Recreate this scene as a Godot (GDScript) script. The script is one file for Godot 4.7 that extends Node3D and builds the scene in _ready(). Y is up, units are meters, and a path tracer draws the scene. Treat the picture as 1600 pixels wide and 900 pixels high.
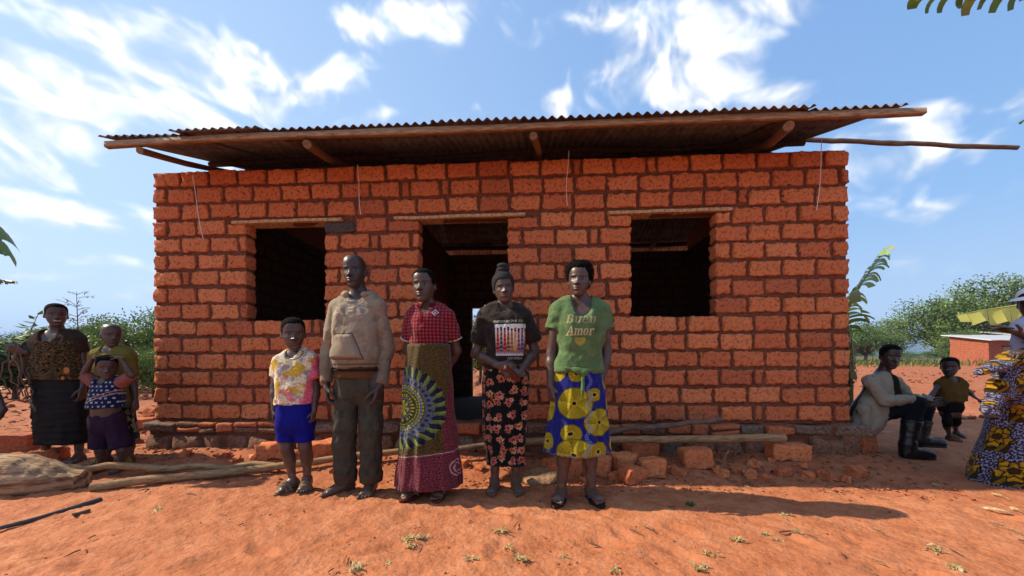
extends Node3D
# A brick house under a corrugated roof, with a family standing in front of it on red earth.

const CAM := Vector3(0, 1.0, 0)
const FOCAL := 600.0
const ROLL := 0.005

var M := {}
var used := {}
var rng := RandomNumberGenerator.new()
var nz := FastNoiseLite.new()
var nz2 := FastNoiseLite.new()
var nz_cloth := FastNoiseLite.new()
var t_start := 0


func _ready() -> void:
	t_start = Time.get_ticks_msec()
	rng.seed = 7
	nz.seed = 3
	nz.frequency = 1.0
	nz.fractal_octaves = 3
	nz2.seed = 11
	nz2.frequency = 1.0
	nz2.noise_type = FastNoiseLite.TYPE_SIMPLEX
	nz2.fractal_octaves = 1
	nz_cloth.seed = 19
	nz_cloth.frequency = 1.0
	nz_cloth.fractal_octaves = 2
	nz_cloth.fractal_gain = 0.35
	nz_cloth.domain_warp_enabled = true
	nz_cloth.domain_warp_amplitude = 0.5
	nz_cloth.domain_warp_frequency = 0.6
	view_and_light()
	materials()
	ground()
	far_land()
	house()
	props()
	plants()
	people()
	lap("all")


func lap(what: String) -> void:
	print(what, " ", Time.get_ticks_msec() - t_start, " ms")


func view_and_light() -> void:
	var cam := Camera3D.new()
	cam.name = "camera"
	cam.projection = Camera3D.PROJECTION_FRUSTUM
	cam.near = 0.05
	cam.far = 9000.0
	cam.size = 0.05 * 900.0 / FOCAL
	cam.frustum_offset = Vector2(0, 0.05 * 107.0 / FOCAL)
	add_child(cam)
	cam.position = CAM
	cam.rotation.z = -ROLL
	cam.current = true
	var env := Environment.new()
	env.background_mode = Environment.BG_SKY
	env.tonemap_mode = Environment.TONE_MAPPER_LINEAR
	env.tonemap_exposure = 1.88
	env.sdfgi_enabled = true
	env.ssao_enabled = true
	env.ssil_enabled = true
	env.fog_enabled = true
	env.fog_density = 0.0004
	env.fog_light_color = Color(0.62, 0.74, 0.9)
	var sky := Sky.new()
	var pano := PanoramaSkyMaterial.new()
	pano.panorama = sky_picture()
	sky.sky_material = pano
	env.sky = sky
	env.background_energy_multiplier = 1.0
	var we := WorldEnvironment.new()
	we.name = "world_environment"
	we.environment = env
	add_child(we)
	var sun := DirectionalLight3D.new()
	sun.name = "sun"
	sun.light_energy = 1.3
	sun.light_angular_distance = 0.5
	sun.light_color = Color(1.0, 0.93, 0.82)
	sun.shadow_enabled = true
	add_child(sun)
	var to_sun := Vector3(-0.760, 0.643, -0.082).normalized()
	sun.look_at_from_position(to_sun * 50.0, Vector3.ZERO, Vector3.UP)


# ---------------------------------------------------------------- the sky
func blob(p: Vector2, c: Vector2, r: Vector2, turn: float) -> float:
	var q := (p - c).rotated(-turn)
	q.x /= r.x
	q.y /= r.y
	return clampf(1.35 - q.length(), 0.0, 1.0)


func sky_picture() -> ImageTexture:
	var w := 2048
	var h := 1024
	var data := PackedFloat32Array()
	data.resize(w * h * 3)
	var n1 := FastNoiseLite.new()
	n1.seed = 5
	n1.frequency = 1.0
	n1.fractal_octaves = 5
	n1.fractal_gain = 0.55
	var n2 := FastNoiseLite.new()
	n2.seed = 23
	n2.frequency = 1.0
	n2.fractal_octaves = 3
	var top := Vector3(0.095, 0.195, 0.40)
	var mid := Vector3(0.165, 0.295, 0.50)
	var low := Vector3(0.36, 0.46, 0.57)
	# cloud banks as they stand in the sky, in directions (east per north, up per north)
	var banks := [
		[Vector2(-0.917, 0.778), Vector2(0.450, 0.125), -0.42, 1.00],
		[Vector2(-1.000, 0.645), Vector2(0.467, 0.125), -0.25, 1.00],
		[Vector2(-1.267, 0.612), Vector2(0.267, 0.183), -0.20, 0.95],
		[Vector2(-0.617, 0.742), Vector2(0.167, 0.063), -0.35, 1.00],
		[Vector2(-0.433, 0.742), Vector2(0.150, 0.070), 0.50, 0.95],
		[Vector2(-0.333, 0.870), Vector2(0.200, 0.092), 0.20, 0.95],
		[Vector2(-0.192, 0.837), Vector2(0.092, 0.067), 0.60, 0.85],
		[Vector2(-0.697, 0.833), Vector2(0.037, 0.022), 0.00, 0.80],
		[Vector2(-0.417, 0.608), Vector2(0.117, 0.023), 0.10, 0.70],
		[Vector2(0.417, 0.862), Vector2(0.275, 0.130), -0.10, 1.05],
		[Vector2(0.483, 0.708), Vector2(0.233, 0.083), -0.10, 1.00],
		[Vector2(0.675, 0.687), Vector2(0.125, 0.047), 0.00, 0.85],
		[Vector2(0.742, 0.915), Vector2(0.100, 0.050), 0.10, 0.85],
		[Vector2(0.113, 0.653), Vector2(0.043, 0.037), 0.40, 0.90],
		[Vector2(1.000, 0.503), Vector2(0.317, 0.108), 0.30, 0.62],
		[Vector2(1.083, 0.628), Vector2(0.250, 0.043), 0.15, 0.50],
		[Vector2(1.250, 0.537), Vector2(0.150, 0.040), 0.60, 0.55],
		[Vector2(0.950, 0.395), Vector2(0.150, 0.075), 0.30, 0.55],
		[Vector2(1.167, 0.428), Vector2(0.200, 0.033), 0.50, 0.40],
		[Vector2(-1.083, 0.378), Vector2(0.383, 0.075), -0.12, 0.55],
		[Vector2(-1.167, 0.228), Vector2(0.367, 0.058), -0.05, 0.50],
		[Vector2(-0.950, 0.162), Vector2(0.333, 0.037), 0.00, 0.45],
		[Vector2(-0.783, 0.595), Vector2(0.233, 0.067), -0.20, 0.90]]
	for j in h:
		var el := (0.5 - (j + 0.5) / h) * PI
		var y := sin(el)
		var ce := cos(el)
		for i in w:
			var az := (i + 0.5) / w * TAU
			var d := Vector3(ce * sin(az), y, -ce * cos(az))
			var o := (j * w + i) * 3
			if y < -0.02:
				data[o] = 0.22
				data[o + 1] = 0.13
				data[o + 2] = 0.09
				continue
			var t := pow(clampf(1.0 - y, 0.0, 1.0), 2.2)
			var c := top.lerp(mid, clampf(t * 2.0, 0, 1)) if t < 0.5 else mid.lerp(low, (t - 0.5) * 2.0)
			# whiter towards the sun's side
			var side := clampf(0.5 - 0.5 * d.x, 0, 1)
			c = c.lerp(Vector3(0.60, 0.72, 0.84), 0.5 * side * side)
			var q := Vector3(d.x + 0.5 * d.y, d.y * (1.9 - 0.7 * d.y), d.z) * 3.0
			var wx := n2.get_noise_3d(q.x * 0.9, q.y * 0.9, q.z)
			var wy := n2.get_noise_3d(q.x * 0.9 + 40.0, q.y * 0.9, q.z)
			var f := n1.get_noise_3d(q.x * 2.2 + wx * 0.8, q.y * 2.6 + wy * 0.8, q.z * 2.2)
			var cover := 0.0
			if d.z < -0.2:
				var p := Vector2(d.x / -d.z, d.y / -d.z) + Vector2(wx, wy) * 0.05
				for b in banks:
					cover = maxf(cover, blob(p, b[0], b[1], b[2]) * b[3])
			else:
				cover = clampf(0.42 + 0.8 * n2.get_noise_3d(q.x * 0.4, q.y * 0.3 + 9.0, q.z * 0.4), 0, 1)
			if d.z < -0.2 and d.z > -0.35:
				cover = lerpf(0.42, cover, (-0.2 - d.z) / 0.15)
			var a := clampf((cover * 1.45 + f * 1.4 - 0.44) * 0.95, 0, 1)
			a = a * a * (3 - 2 * a) * smoothstep(-0.02, 0.07, y)
			var f2 := n1.get_noise_3d(q.x * 3.4 + wx * 1.5 + 7.0, q.y * 4.2 + wy * 1.5, q.z * 3.4)
			a *= clampf(0.84 + f2 * 1.5, 0.12, 1.0)
			a *= 0.95
			var body := 0.60 + 0.26 * f2 + 0.12 * side
			var thick := clampf((cover * 1.2 - f * 1.4 - 0.9) * 1.2, 0, 1)
			var white := Vector3(1.0, 1.0, 1.0) * body
			white = white.lerp(Vector3(0.36, 0.46, 0.60), thick * 0.5)
			c = c.lerp(white, a)
			data[o] = c.x
			data[o + 1] = c.y
			data[o + 2] = c.z
	var im := Image.create_from_data(w, h, false, Image.FORMAT_RGBF, data.to_byte_array())
	lap("sky")
	return ImageTexture.create_from_image(im)


# ---------------------------------------------------------------- names, places
func hang(o: Node3D, called: String, parent: Node = self) -> Node3D:
	var key := str(parent.get_instance_id()) + called
	var n: int = used.get(key, 0)
	used[key] = n + 1
	o.name = called if n == 0 else "%s_%03d" % [called, n]
	parent.add_child(o, true)
	return o


func tag(o: Node, label: String, category := "", group := "", kind := "") -> Node:
	if label: o.set_meta("label", label)
	if category: o.set_meta("category", category)
	if group: o.set_meta("group", group)
	if kind: o.set_meta("kind", kind)
	return o


func thing(called: String, label: String, category: String, at := Vector3.ZERO, group := "") -> Node3D:
	var o := Node3D.new()
	hang(o, called)
	o.position = at
	tag(o, label, category, group)
	return o


func part(called: String, mesh: Mesh, mat: Material, parent: Node = self) -> MeshInstance3D:
	var o := MeshInstance3D.new()
	o.mesh = mesh
	if mesh and mesh.get_surface_count(): o.material_override = mat
	o.cast_shadow = GeometryInstance3D.SHADOW_CASTING_SETTING_ON
	hang(o, called, parent)
	return o


func at(px: float, py: float, depth: float) -> Vector3:
	var u := px - 800.0
	var v := 557.0 - py
	return CAM + Vector3((u + ROLL * v) / FOCAL * depth, (v - ROLL * u) / FOCAL * depth, -depth)


func on_ground(px: float, py: float) -> Vector3:
	var y := 0.0
	var p := Vector3.ZERO
	for i in 12:
		var v := 557.0 - py - ROLL * (px - 800.0)
		p = at(px, py, (1.0 - y) * FOCAL / -v)
		y = lerpf(y, ground_y(p.x, p.z), 0.7)
	p.y = ground_y(p.x, p.z)
	return p


# ---------------------------------------------------------------- mesh building
class Geo:
	var v := PackedVector3Array()
	var uv := PackedVector2Array()
	var c := PackedColorArray()
	var ix := PackedInt32Array()

	func add(p: Vector3, u := Vector2.ZERO, col := Color.WHITE) -> int:
		v.push_back(p)
		uv.push_back(u)
		c.push_back(col)
		return v.size() - 1

	func tri(i: int, j: int, k: int) -> void:   # counter-clockwise from outside
		ix.push_back(i)
		ix.push_back(k)
		ix.push_back(j)

	func quad(i: int, j: int, k: int, l: int) -> void:
		tri(i, j, k)
		tri(i, k, l)

	func flat_quad(a: Vector3, b: Vector3, cc: Vector3, d: Vector3, col := Color.WHITE) -> void:
		var i := add(a, Vector2(0, 1), col)
		add(b, Vector2(1, 1), col)
		add(cc, Vector2(1, 0), col)
		add(d, Vector2(0, 0), col)
		quad(i, i + 1, i + 2, i + 3)

	func box(lo: Vector3, hi: Vector3, col := Color.WHITE) -> void:
		var p := []
		for k in 8:
			p.append(Vector3(hi.x if k & 1 else lo.x, hi.y if k & 2 else lo.y, hi.z if k & 4 else lo.z))
		for f in [[4, 5, 7, 6], [1, 0, 2, 3], [5, 1, 3, 7], [0, 4, 6, 2], [6, 7, 3, 2], [0, 1, 5, 4]]:
			flat_quad(p[f[0]], p[f[1]], p[f[2]], p[f[3]], col)

	# a tube along a path, with rounded-off flat ends
	func tube(path: Array, radii: Array, sides := 8, col := Color.WHITE, rough := 0.0, seed_ := 0) -> void:
		var rows := []
		var up := Vector3(0.13, 0.2, 0.97)
		var r := RandomNumberGenerator.new()
		r.seed = seed_
		for i in path.size():
			var d: Vector3 = (path[mini(i + 1, path.size() - 1)] - path[maxi(i - 1, 0)]).normalized()
			if absf(d.dot(up)) > 0.9: up = Vector3(0.9, 0.3, 0.1)
			var x := d.cross(up).normalized()
			var y := d.cross(x)
			up = -y if false else up
			var row := PackedInt32Array()
			for s in sides:
				var a := TAU * s / sides
				var rr: float = radii[i] * (1.0 + rough * r.randf_range(-1, 1))
				row.push_back(add(path[i] + (x * cos(a) + y * sin(a)) * rr, Vector2(float(s) / sides, float(i) / path.size()), col))
			rows.append(row)
		for i in rows.size() - 1:
			for s in sides:
				var s2 := (s + 1) % sides
				quad(rows[i][s], rows[i][s2], rows[i + 1][s2], rows[i + 1][s])
		for e in [0, rows.size() - 1]:
			var mid := add(path[e], Vector2(0.5, 0.5), col)
			var cap := PackedInt32Array()
			for s in sides:
				cap.push_back(add(v[rows[e][s]], Vector2.ZERO, col))
			for s in sides:
				var s2 := (s + 1) % sides
				if e == 0: tri(mid, cap[s2], cap[s])
				else: tri(mid, cap[s], cap[s2])

	# a squashed ball, turned by a basis
	func ball(at_: Vector3, r: Vector3, turn := Basis(), col := Color.WHITE, rings := 8, sides := 12) -> void:
		var first := v.size()
		for i in rings + 1:
			var th := PI * i / rings
			for s in sides:
				var a := TAU * s / sides
				add(at_ + turn * (Vector3(sin(th) * cos(a), cos(th), sin(th) * sin(a)) * r), Vector2(float(s) / sides, float(i) / rings), col)
		for i in rings:
			for s in sides:
				var s2 := (s + 1) % sides
				var a := first + i * sides
				quad(a + s, a + s2, a + sides + s2, a + sides + s)

	func append(g: Geo, t := Transform3D()) -> void:
		var o := v.size()
		for i in g.v.size():
			v.push_back(t * g.v[i])
		uv.append_array(g.uv)
		c.append_array(g.c)
		for i in g.ix:
			ix.push_back(i + o)

	func mesh() -> ArrayMesh:
		var m := ArrayMesh.new()
		if ix.is_empty():
			return m
		var n := PackedVector3Array()
		n.resize(v.size())
		for i in range(0, ix.size(), 3):
			var a := ix[i]
			var b := ix[i + 1]
			var d := ix[i + 2]
			var f := (v[d] - v[a]).cross(v[b] - v[a])
			n[a] += f
			n[b] += f
			n[d] += f
		for i in n.size():
			n[i] = n[i].normalized() if n[i].length_squared() > 1e-30 else Vector3.UP
		var arr := []
		arr.resize(Mesh.ARRAY_MAX)
		arr[Mesh.ARRAY_VERTEX] = v
		arr[Mesh.ARRAY_NORMAL] = n
		arr[Mesh.ARRAY_TEX_UV] = uv
		arr[Mesh.ARRAY_COLOR] = c
		arr[Mesh.ARRAY_INDEX] = ix
		m.add_surface_from_arrays(Mesh.PRIMITIVE_TRIANGLES, arr)
		return m


# a lattice box with rounded, uneven edges: bricks, stones, planks
func rough_box(size: Vector3, round_: float, cells: Vector3i, amp: float, freq: float, seed_: int, chip := 0.0) -> Geo:
	var g := Geo.new()
	var ids := {}
	var half := size * 0.5
	var inner := half - Vector3.ONE * round_
	var r := RandomNumberGenerator.new()
	r.seed = seed_
	var off := Vector3(seed_ * 3.7, seed_ * 1.3, seed_ * 5.1)
	var n: Array = [cells.x, cells.y, cells.z]
	for axis in 3:
		var a1 := (axis + 1) % 3
		var a2 := (axis + 2) % 3
		for s in [0, 1]:
			var grid := []
			for i in int(n[a1]) + 1:
				var line := PackedInt32Array()
				for j in int(n[a2]) + 1:
					var key := Vector3i()
					key[axis] = s * int(n[axis])
					key[a1] = i
					key[a2] = j
					if not ids.has(key):
						var p := Vector3()
						for k in 3:
							var m: int = n[k]
							var t := float(key[k]) / m
							if m > 2:
								var e: float = minf(0.35, round_ * 1.1 / size[k])
								t = 0.0 if key[k] == 0 else 1.0 if key[k] == m else e + (1.0 - 2.0 * e) * float(key[k] - 1) / (m - 2)
							p[k] = (t - 0.5) * size[k]
						var q := p.clamp(-inner, inner)
						var dir := p - q
						var corner := dir.length() / maxf(round_, 0.0001)
						if dir.length() > 0.00001:
							p = q + dir.normalized() * minf(dir.length(), round_)
						var w := p * freq + off
						p += Vector3(nz2.get_noise_3d(w.x, w.y, w.z), nz2.get_noise_3d(w.y + 9.0, w.z, w.x), nz2.get_noise_3d(w.z, w.x + 17.0, w.y)) * amp
						if chip > 0.0 and corner > 1.2 and r.randf() < 0.4:
							p -= p.normalized() * r.randf() * chip
						ids[key] = g.add(p)
					line.push_back(ids[key])
				grid.append(line)
			for i in int(n[a1]):
				for j in int(n[a2]):
					if s == 1: g.quad(grid[i][j], grid[i + 1][j], grid[i + 1][j + 1], grid[i][j + 1])
					else: g.quad(grid[i][j], grid[i][j + 1], grid[i + 1][j + 1], grid[i + 1][j])
	return g


# ---------------------------------------------------------------- smooth bodies: tapered capsules joined by a smooth minimum, meshed as surface nets
class Flesh:
	var prims := []

	# a to b with radii ra, rb; k the blend; flatten by s along n; cut_a / cut_b give the tube a flat end
	func cap(a: Vector3, b: Vector3, ra: float, rb: float, k := 0.03, s := 1.0, n := Vector3(0, 0, 1), cut_a := false, cut_b := false, minus := false) -> void:
		prims.append([a, b, ra, rb, k, s, n, cut_a, cut_b, minus])

	func build(g: Geo, h: float, wrinkle := 0.0, wfreq := Vector3.ONE, noise: FastNoiseLite = null, tint := Color.WHITE) -> void:
		var lo := Vector3.ONE * 1e6
		var hi := -lo
		for p in prims:
			if p[9]: continue
			var r: float = maxf(p[2], p[3])
			lo = lo.min(p[0] - Vector3.ONE * r).min(p[1] - Vector3.ONE * r)
			hi = hi.max(p[0] + Vector3.ONE * r).max(p[1] + Vector3.ONE * r)
		lo -= Vector3.ONE * h * 3
		hi += Vector3.ONE * h * 3
		var nx := int((hi.x - lo.x) / h) + 2
		var ny := int((hi.y - lo.y) / h) + 2
		var nq := int((hi.z - lo.z) / h) + 2
		var F := PackedFloat32Array()
		F.resize(nx * ny * nq)
		F.fill(1.0)
		for p in prims:
			var a: Vector3 = p[0]
			var b: Vector3 = p[1]
			var ra: float = p[2]
			var rb: float = p[3]
			var k: float = p[4]
			var inv_s: float = 1.0 / float(p[5]) - 1.0
			var n: Vector3 = p[6]
			var ca: bool = p[7]
			var cb: bool = p[8]
			var minus: bool = p[9]
			var m := maxf(ra, rb) + k + 3.0 * h
			var l := a.min(b) - Vector3.ONE * m
			var u := a.max(b) + Vector3.ONE * m
			var x0 := clampi(int((l.x - lo.x) / h), 0, nx - 1)
			var x1 := clampi(int((u.x - lo.x) / h) + 1, 0, nx - 1)
			var y0 := clampi(int((l.y - lo.y) / h), 0, ny - 1)
			var y1 := clampi(int((u.y - lo.y) / h) + 1, 0, ny - 1)
			var z0 := clampi(int((l.z - lo.z) / h), 0, nq - 1)
			var z1 := clampi(int((u.z - lo.z) / h) + 1, 0, nq - 1)
			var ab := b - a
			var L := ab.length()
			var inv := 1.0 / maxf(ab.length_squared(), 1e-9)
			var dr := rb - ra
			var ik := 0.25 / k
			for z in range(z0, z1 + 1):
				for y in range(y0, y1 + 1):
					var i := (z * ny + y) * nx + x0
					var q := Vector3(lo.x + x0 * h, lo.y + y * h, lo.z + z * h) - a
					for x in range(x0, x1 + 1):
						var tt := q.dot(ab) * inv
						var t := clampf(tt, 0.0, 1.0)
						var e := q - ab * t
						if inv_s != 0.0:
							e += n * (e.dot(n) * inv_s)
						var d := e.length() - (ra + dr * t)
						if cb: d = maxf(d, (tt - 1.0) * L)
						if ca: d = maxf(d, -tt * L)
						var f := F[i]
						if minus:
							F[i] = maxf(f, -d)
						else:
							var hh := k - absf(d - f)
							F[i] = minf(d, f) - (hh * hh * ik if hh > 0.0 else 0.0)
						i += 1
						q.x += h
		var id := PackedInt32Array()
		id.resize(F.size())
		id.fill(-1)
		var sx := 1
		var sy := nx
		var sq := nx * ny
		var near := h * 3.4
		var cells := PackedInt32Array()
		for z in nq - 1:
			for y in ny - 1:
				var row := (z * ny + y) * nx
				for x in nx - 1:
					var i := row + x
					var f0 := F[i]
					if f0 > near or f0 < -near: continue
					var f1 := F[i + sx]
					var f2 := F[i + sy]
					var f3 := F[i + sx + sy]
					var f4 := F[i + sq]
					var f5 := F[i + sx + sq]
					var f6 := F[i + sy + sq]
					var f7 := F[i + sx + sy + sq]
					var neg := int(f0 < 0) + int(f1 < 0) + int(f2 < 0) + int(f3 < 0) + int(f4 < 0) + int(f5 < 0) + int(f6 < 0) + int(f7 < 0)
					if neg == 0 or neg == 8: continue
					var s := Vector3.ZERO
					var c := 0
					if (f0 < 0) != (f1 < 0): s += Vector3(f0 / (f0 - f1), 0, 0); c += 1
					if (f2 < 0) != (f3 < 0): s += Vector3(f2 / (f2 - f3), 1, 0); c += 1
					if (f4 < 0) != (f5 < 0): s += Vector3(f4 / (f4 - f5), 0, 1); c += 1
					if (f6 < 0) != (f7 < 0): s += Vector3(f6 / (f6 - f7), 1, 1); c += 1
					if (f0 < 0) != (f2 < 0): s += Vector3(0, f0 / (f0 - f2), 0); c += 1
					if (f1 < 0) != (f3 < 0): s += Vector3(1, f1 / (f1 - f3), 0); c += 1
					if (f4 < 0) != (f6 < 0): s += Vector3(0, f4 / (f4 - f6), 1); c += 1
					if (f5 < 0) != (f7 < 0): s += Vector3(1, f5 / (f5 - f7), 1); c += 1
					if (f0 < 0) != (f4 < 0): s += Vector3(0, 0, f0 / (f0 - f4)); c += 1
					if (f1 < 0) != (f5 < 0): s += Vector3(1, 0, f1 / (f1 - f5)); c += 1
					if (f2 < 0) != (f6 < 0): s += Vector3(0, 1, f2 / (f2 - f6)); c += 1
					if (f3 < 0) != (f7 < 0): s += Vector3(1, 1, f3 / (f3 - f7)); c += 1
					var p := lo + (Vector3(x, y, z) + s / c) * h
					if wrinkle > 0.0:
						var grad := Vector3(f1 - f0, f2 - f0, f4 - f0)
						var w := p * wfreq
						p += grad.normalized() * noise.get_noise_3d(w.x, w.y, w.z) * wrinkle
					id[i] = g.add(p, Vector2.ZERO, tint)
					cells.push_back(i)
		for i in cells:
			var neg := F[i] < 0
			if neg != (F[i + sx] < 0):
				var a := id[i]; var b := id[i - sy]; var c := id[i - sy - sq]; var d := id[i - sq]
				if a >= 0 and b >= 0 and c >= 0 and d >= 0:
					if neg: g.quad(a, b, c, d)
					else: g.quad(d, c, b, a)
			if neg != (F[i + sy] < 0):
				var a := id[i]; var b := id[i - sq]; var c := id[i - sx - sq]; var d := id[i - sx]
				if a >= 0 and b >= 0 and c >= 0 and d >= 0:
					if neg: g.quad(a, b, c, d)
					else: g.quad(d, c, b, a)
			if neg != (F[i + sq] < 0):
				var a := id[i]; var b := id[i - sx]; var c := id[i - sx - sy]; var d := id[i - sy]
				if a >= 0 and b >= 0 and c >= 0 and d >= 0:
					if neg: g.quad(a, b, c, d)
					else: g.quad(d, c, b, a)


# ---------------------------------------------------------------- materials
func noise_tex(freq: float, octaves: int, colors: Array, stops: Array, size := 512, seed_ := 1, kind := FastNoiseLite.TYPE_SIMPLEX_SMOOTH) -> NoiseTexture2D:
	var n := FastNoiseLite.new()
	n.noise_type = kind
	n.seed = seed_
	n.frequency = freq
	n.fractal_octaves = octaves
	n.fractal_gain = 0.6
	var t := NoiseTexture2D.new()
	t.width = size
	t.height = size
	t.seamless = true
	t.noise = n
	if colors.size():
		var gr := Gradient.new()
		gr.offsets = PackedFloat32Array(stops)
		gr.colors = PackedColorArray(colors)
		t.color_ramp = gr
	return t


func lin(r: float, g: float, b: float) -> Color:   # a real-world base colour, as albedo_color wants it
	return Color(r, g, b).linear_to_srgb()


func plain(name_: String, col: Color, rough := 0.85, spec := 0.35) -> StandardMaterial3D:
	var m := StandardMaterial3D.new()
	m.resource_name = name_
	m.albedo_color = col
	m.roughness = rough
	m.metallic_specular = spec
	M[name_] = m
	return m


# a material whose colour and relief wrap the thing from three sides
func wrapped(name_: String, col: Color, tex: Texture2D, scale_: float, relief: Texture2D = null, relief_cm := 0.5, world := true, rough := 0.9) -> StandardMaterial3D:
	var m := plain(name_, col, rough)
	m.albedo_texture = tex
	m.uv1_triplanar = true
	m.uv1_world_triplanar = world
	m.uv1_scale = Vector3.ONE * scale_
	if relief:
		m.heightmap_enabled = true
		m.heightmap_texture = relief
		m.heightmap_scale = relief_cm
	return m


func grey(a: float) -> Color:
	return Color(a, a, a)


func materials() -> void:
	var fine := noise_tex(0.055, 5, [], [], 512, 4)
	var pits := noise_tex(0.03, 4, [grey(0.0), grey(0.75), grey(1.0)], [0.0, 0.35, 1.0], 512, 9, FastNoiseLite.TYPE_CELLULAR)
	var brick_tex := noise_tex(0.014, 6, [Color(0.40, 0.33, 0.30), Color(0.80, 0.78, 0.77), Color(0.94, 0.94, 0.94), Color(1.0, 0.98, 0.92)], [0.12, 0.27, 0.5, 0.9], 1024, 5)
	for k in 6:
		var tone: Array = [[0.63, 0.190, 0.074], [0.67, 0.214, 0.082], [0.58, 0.169, 0.068], [0.71, 0.245, 0.098], [0.50, 0.148, 0.063], [0.43, 0.136, 0.065]][k]
		wrapped("brick%d" % k, lin(tone[0], tone[1], tone[2]), brick_tex, 1.7, fine, 0.6, true, 0.95)
	wrapped("brick_grey", lin(0.10, 0.085, 0.08), brick_tex, 1.7, fine, 1.0, true, 0.95)
	wrapped("hut_brick", lin(0.36, 0.115, 0.062), brick_tex, 0.5, null, 0, true, 0.95)
	wrapped("indoor_shade_brick", lin(0.16, 0.055, 0.033), brick_tex, 1.7, fine, 0.6, true, 0.95)  # house brick with the shade of the rooms put into its colour
	wrapped("indoor_shade_mud", lin(0.085, 0.040, 0.028), brick_tex, 1.7, fine, 0.6, true, 0.95)  # mud between those bricks and on the floor, darkened for the same indoor shade
	wrapped("mud_mortar", lin(0.29, 0.108, 0.060), brick_tex, 2.3, fine, 2.6, true, 0.97)
	wrapped("stone", lin(0.38, 0.19, 0.12), noise_tex(0.025, 5, [Color(0.45, 0.4, 0.38), Color(0.8, 0.78, 0.75), Color(1, 1, 1)], [0.0, 0.5, 1.0], 512, 8), 2.0, fine, 1.8, true, 0.95)
	wrapped("stone_pale", lin(0.36, 0.25, 0.19), noise_tex(0.025, 5, [Color(0.45, 0.38, 0.34), Color(0.8, 0.78, 0.75), Color(1, 1, 1)], [0.0, 0.5, 1.0], 512, 18), 2.0, fine, 1.8, true, 0.95)
	# red earth: the colour comes from broad, middle and fine patches laid over each other
	var g := wrapped("earth", Color.WHITE, noise_tex(0.012, 6, [lin(0.34, 0.115, 0.047), lin(0.42, 0.152, 0.066), lin(0.455, 0.175, 0.080), lin(0.50, 0.215, 0.112)], [0.15, 0.42, 0.62, 0.95], 1024, 31), 0.36, noise_tex(0.05, 5, [], [], 1024, 6), 0.9, true, 0.97)
	g.vertex_color_use_as_albedo = true
	g.detail_enabled = true
	g.detail_blend_mode = BaseMaterial3D.BLEND_MODE_MUL
	g.detail_albedo = noise_tex(0.09, 4, [Color(0.72, 0.66, 0.64, 0.7), Color(1, 1, 1, 0.7), Color(1, 1, 1, 0.7)], [0.1, 0.42, 1.0], 1024, 77)
	g.detail_uv_layer = BaseMaterial3D.DETAIL_UV_1
	wrapped("clod", Color.WHITE, brick_tex, 3.0, fine, 1.0, true, 0.97).vertex_color_use_as_albedo = true
	# wood
	var grain := noise_tex(0.02, 5, [Color(0.5, 0.42, 0.36), Color(0.82, 0.78, 0.72), Color(1, 1, 1)], [0.0, 0.45, 1.0], 512, 12)
	wrapped("pole_wood", lin(0.36, 0.21, 0.115), grain, 3.0, fine, 0.5, true, 0.8)
	wrapped("old_pole", lin(0.10, 0.06, 0.042), grain, 3.0, fine, 0.5, true, 0.85)
	wrapped("pale_pole", lin(0.47, 0.31, 0.17), grain, 3.0, fine, 0.5, true, 0.8)
	wrapped("grey_wood", lin(0.23, 0.17, 0.135), grain, 4.0, fine, 0.5, true, 0.85)
	wrapped("bark_log", lin(0.44, 0.33, 0.235), noise_tex(0.014, 5, [Color(0.36, 0.27, 0.22), Color(0.78, 0.70, 0.62), Color(1, 0.97, 0.9)], [0.15, 0.45, 0.7], 512, 14), 2.0, fine, 1.0, true, 0.9).uv1_scale = Vector3(0.35, 2.6, 2.6)
	wrapped("plank", lin(0.72, 0.49, 0.29), grain, 2.4, fine, 0.25, true, 0.75)
	wrapped("fascia", lin(0.50, 0.345, 0.215), grain, 2.4, fine, 0.3, true, 0.75)
	wrapped("dry_leaf", Color.WHITE, grain, 6.0, null, 0, true, 0.8).vertex_color_use_as_albedo = true
	plain("wire", lin(0.75, 0.72, 0.68), 0.4)
	var zinc := wrapped("roof_iron", lin(0.33, 0.325, 0.33), noise_tex(0.015, 5, [Color(0.55, 0.42, 0.34), Color(0.85, 0.8, 0.78), Color(1, 1, 1)], [0.1, 0.5, 0.9], 512, 33), 0.8, null, 0, true, 0.5)
	zinc.metallic = 0.12
	for q in [["roof_iron_rusty", lin(0.27, 0.22, 0.195)], ["roof_iron_pale", lin(0.40, 0.395, 0.39)]]:
		var z2: StandardMaterial3D = zinc.duplicate()
		z2.resource_name = q[0]
		z2.albedo_color = q[1]
		M[q[0]] = z2
	var tin := plain("bright_tin", lin(0.62, 0.64, 0.66), 0.45)
	tin.metallic = 0.4
	plain("iron_bar", lin(0.06, 0.058, 0.06), 0.5)
	wrapped("pale_rock", lin(0.50, 0.33, 0.20), grain, 3.0, fine, 1.0)
	wrapped("banana_stem", lin(0.16, 0.15, 0.06), grain, 3.0, fine, 0.8)
	# plants: vertex colours hold each leaf's own green
	for n in ["leaf", "banana"]:
		var m := plain(n, Color.WHITE, 0.5 if n == "leaf" else 0.42, 0.4)
		m.vertex_color_use_as_albedo = true
		m.cull_mode = BaseMaterial3D.CULL_DISABLED
		m.backlight_enabled = true
		m.backlight = lin(0.30, 0.38, 0.07)
	M.pole_wood.uv1_scale = Vector3(0.7, 5.0, 5.0)
	M.pale_pole.uv1_scale = Vector3(0.7, 5.0, 5.0)
	M.grey_wood.uv1_scale = Vector3(0.7, 5.0, 5.0)
	M.old_pole.uv1_scale = Vector3(0.7, 5.0, 5.0)
	M.fascia.uv1_scale = Vector3(0.7, 5.0, 5.0)
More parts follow.
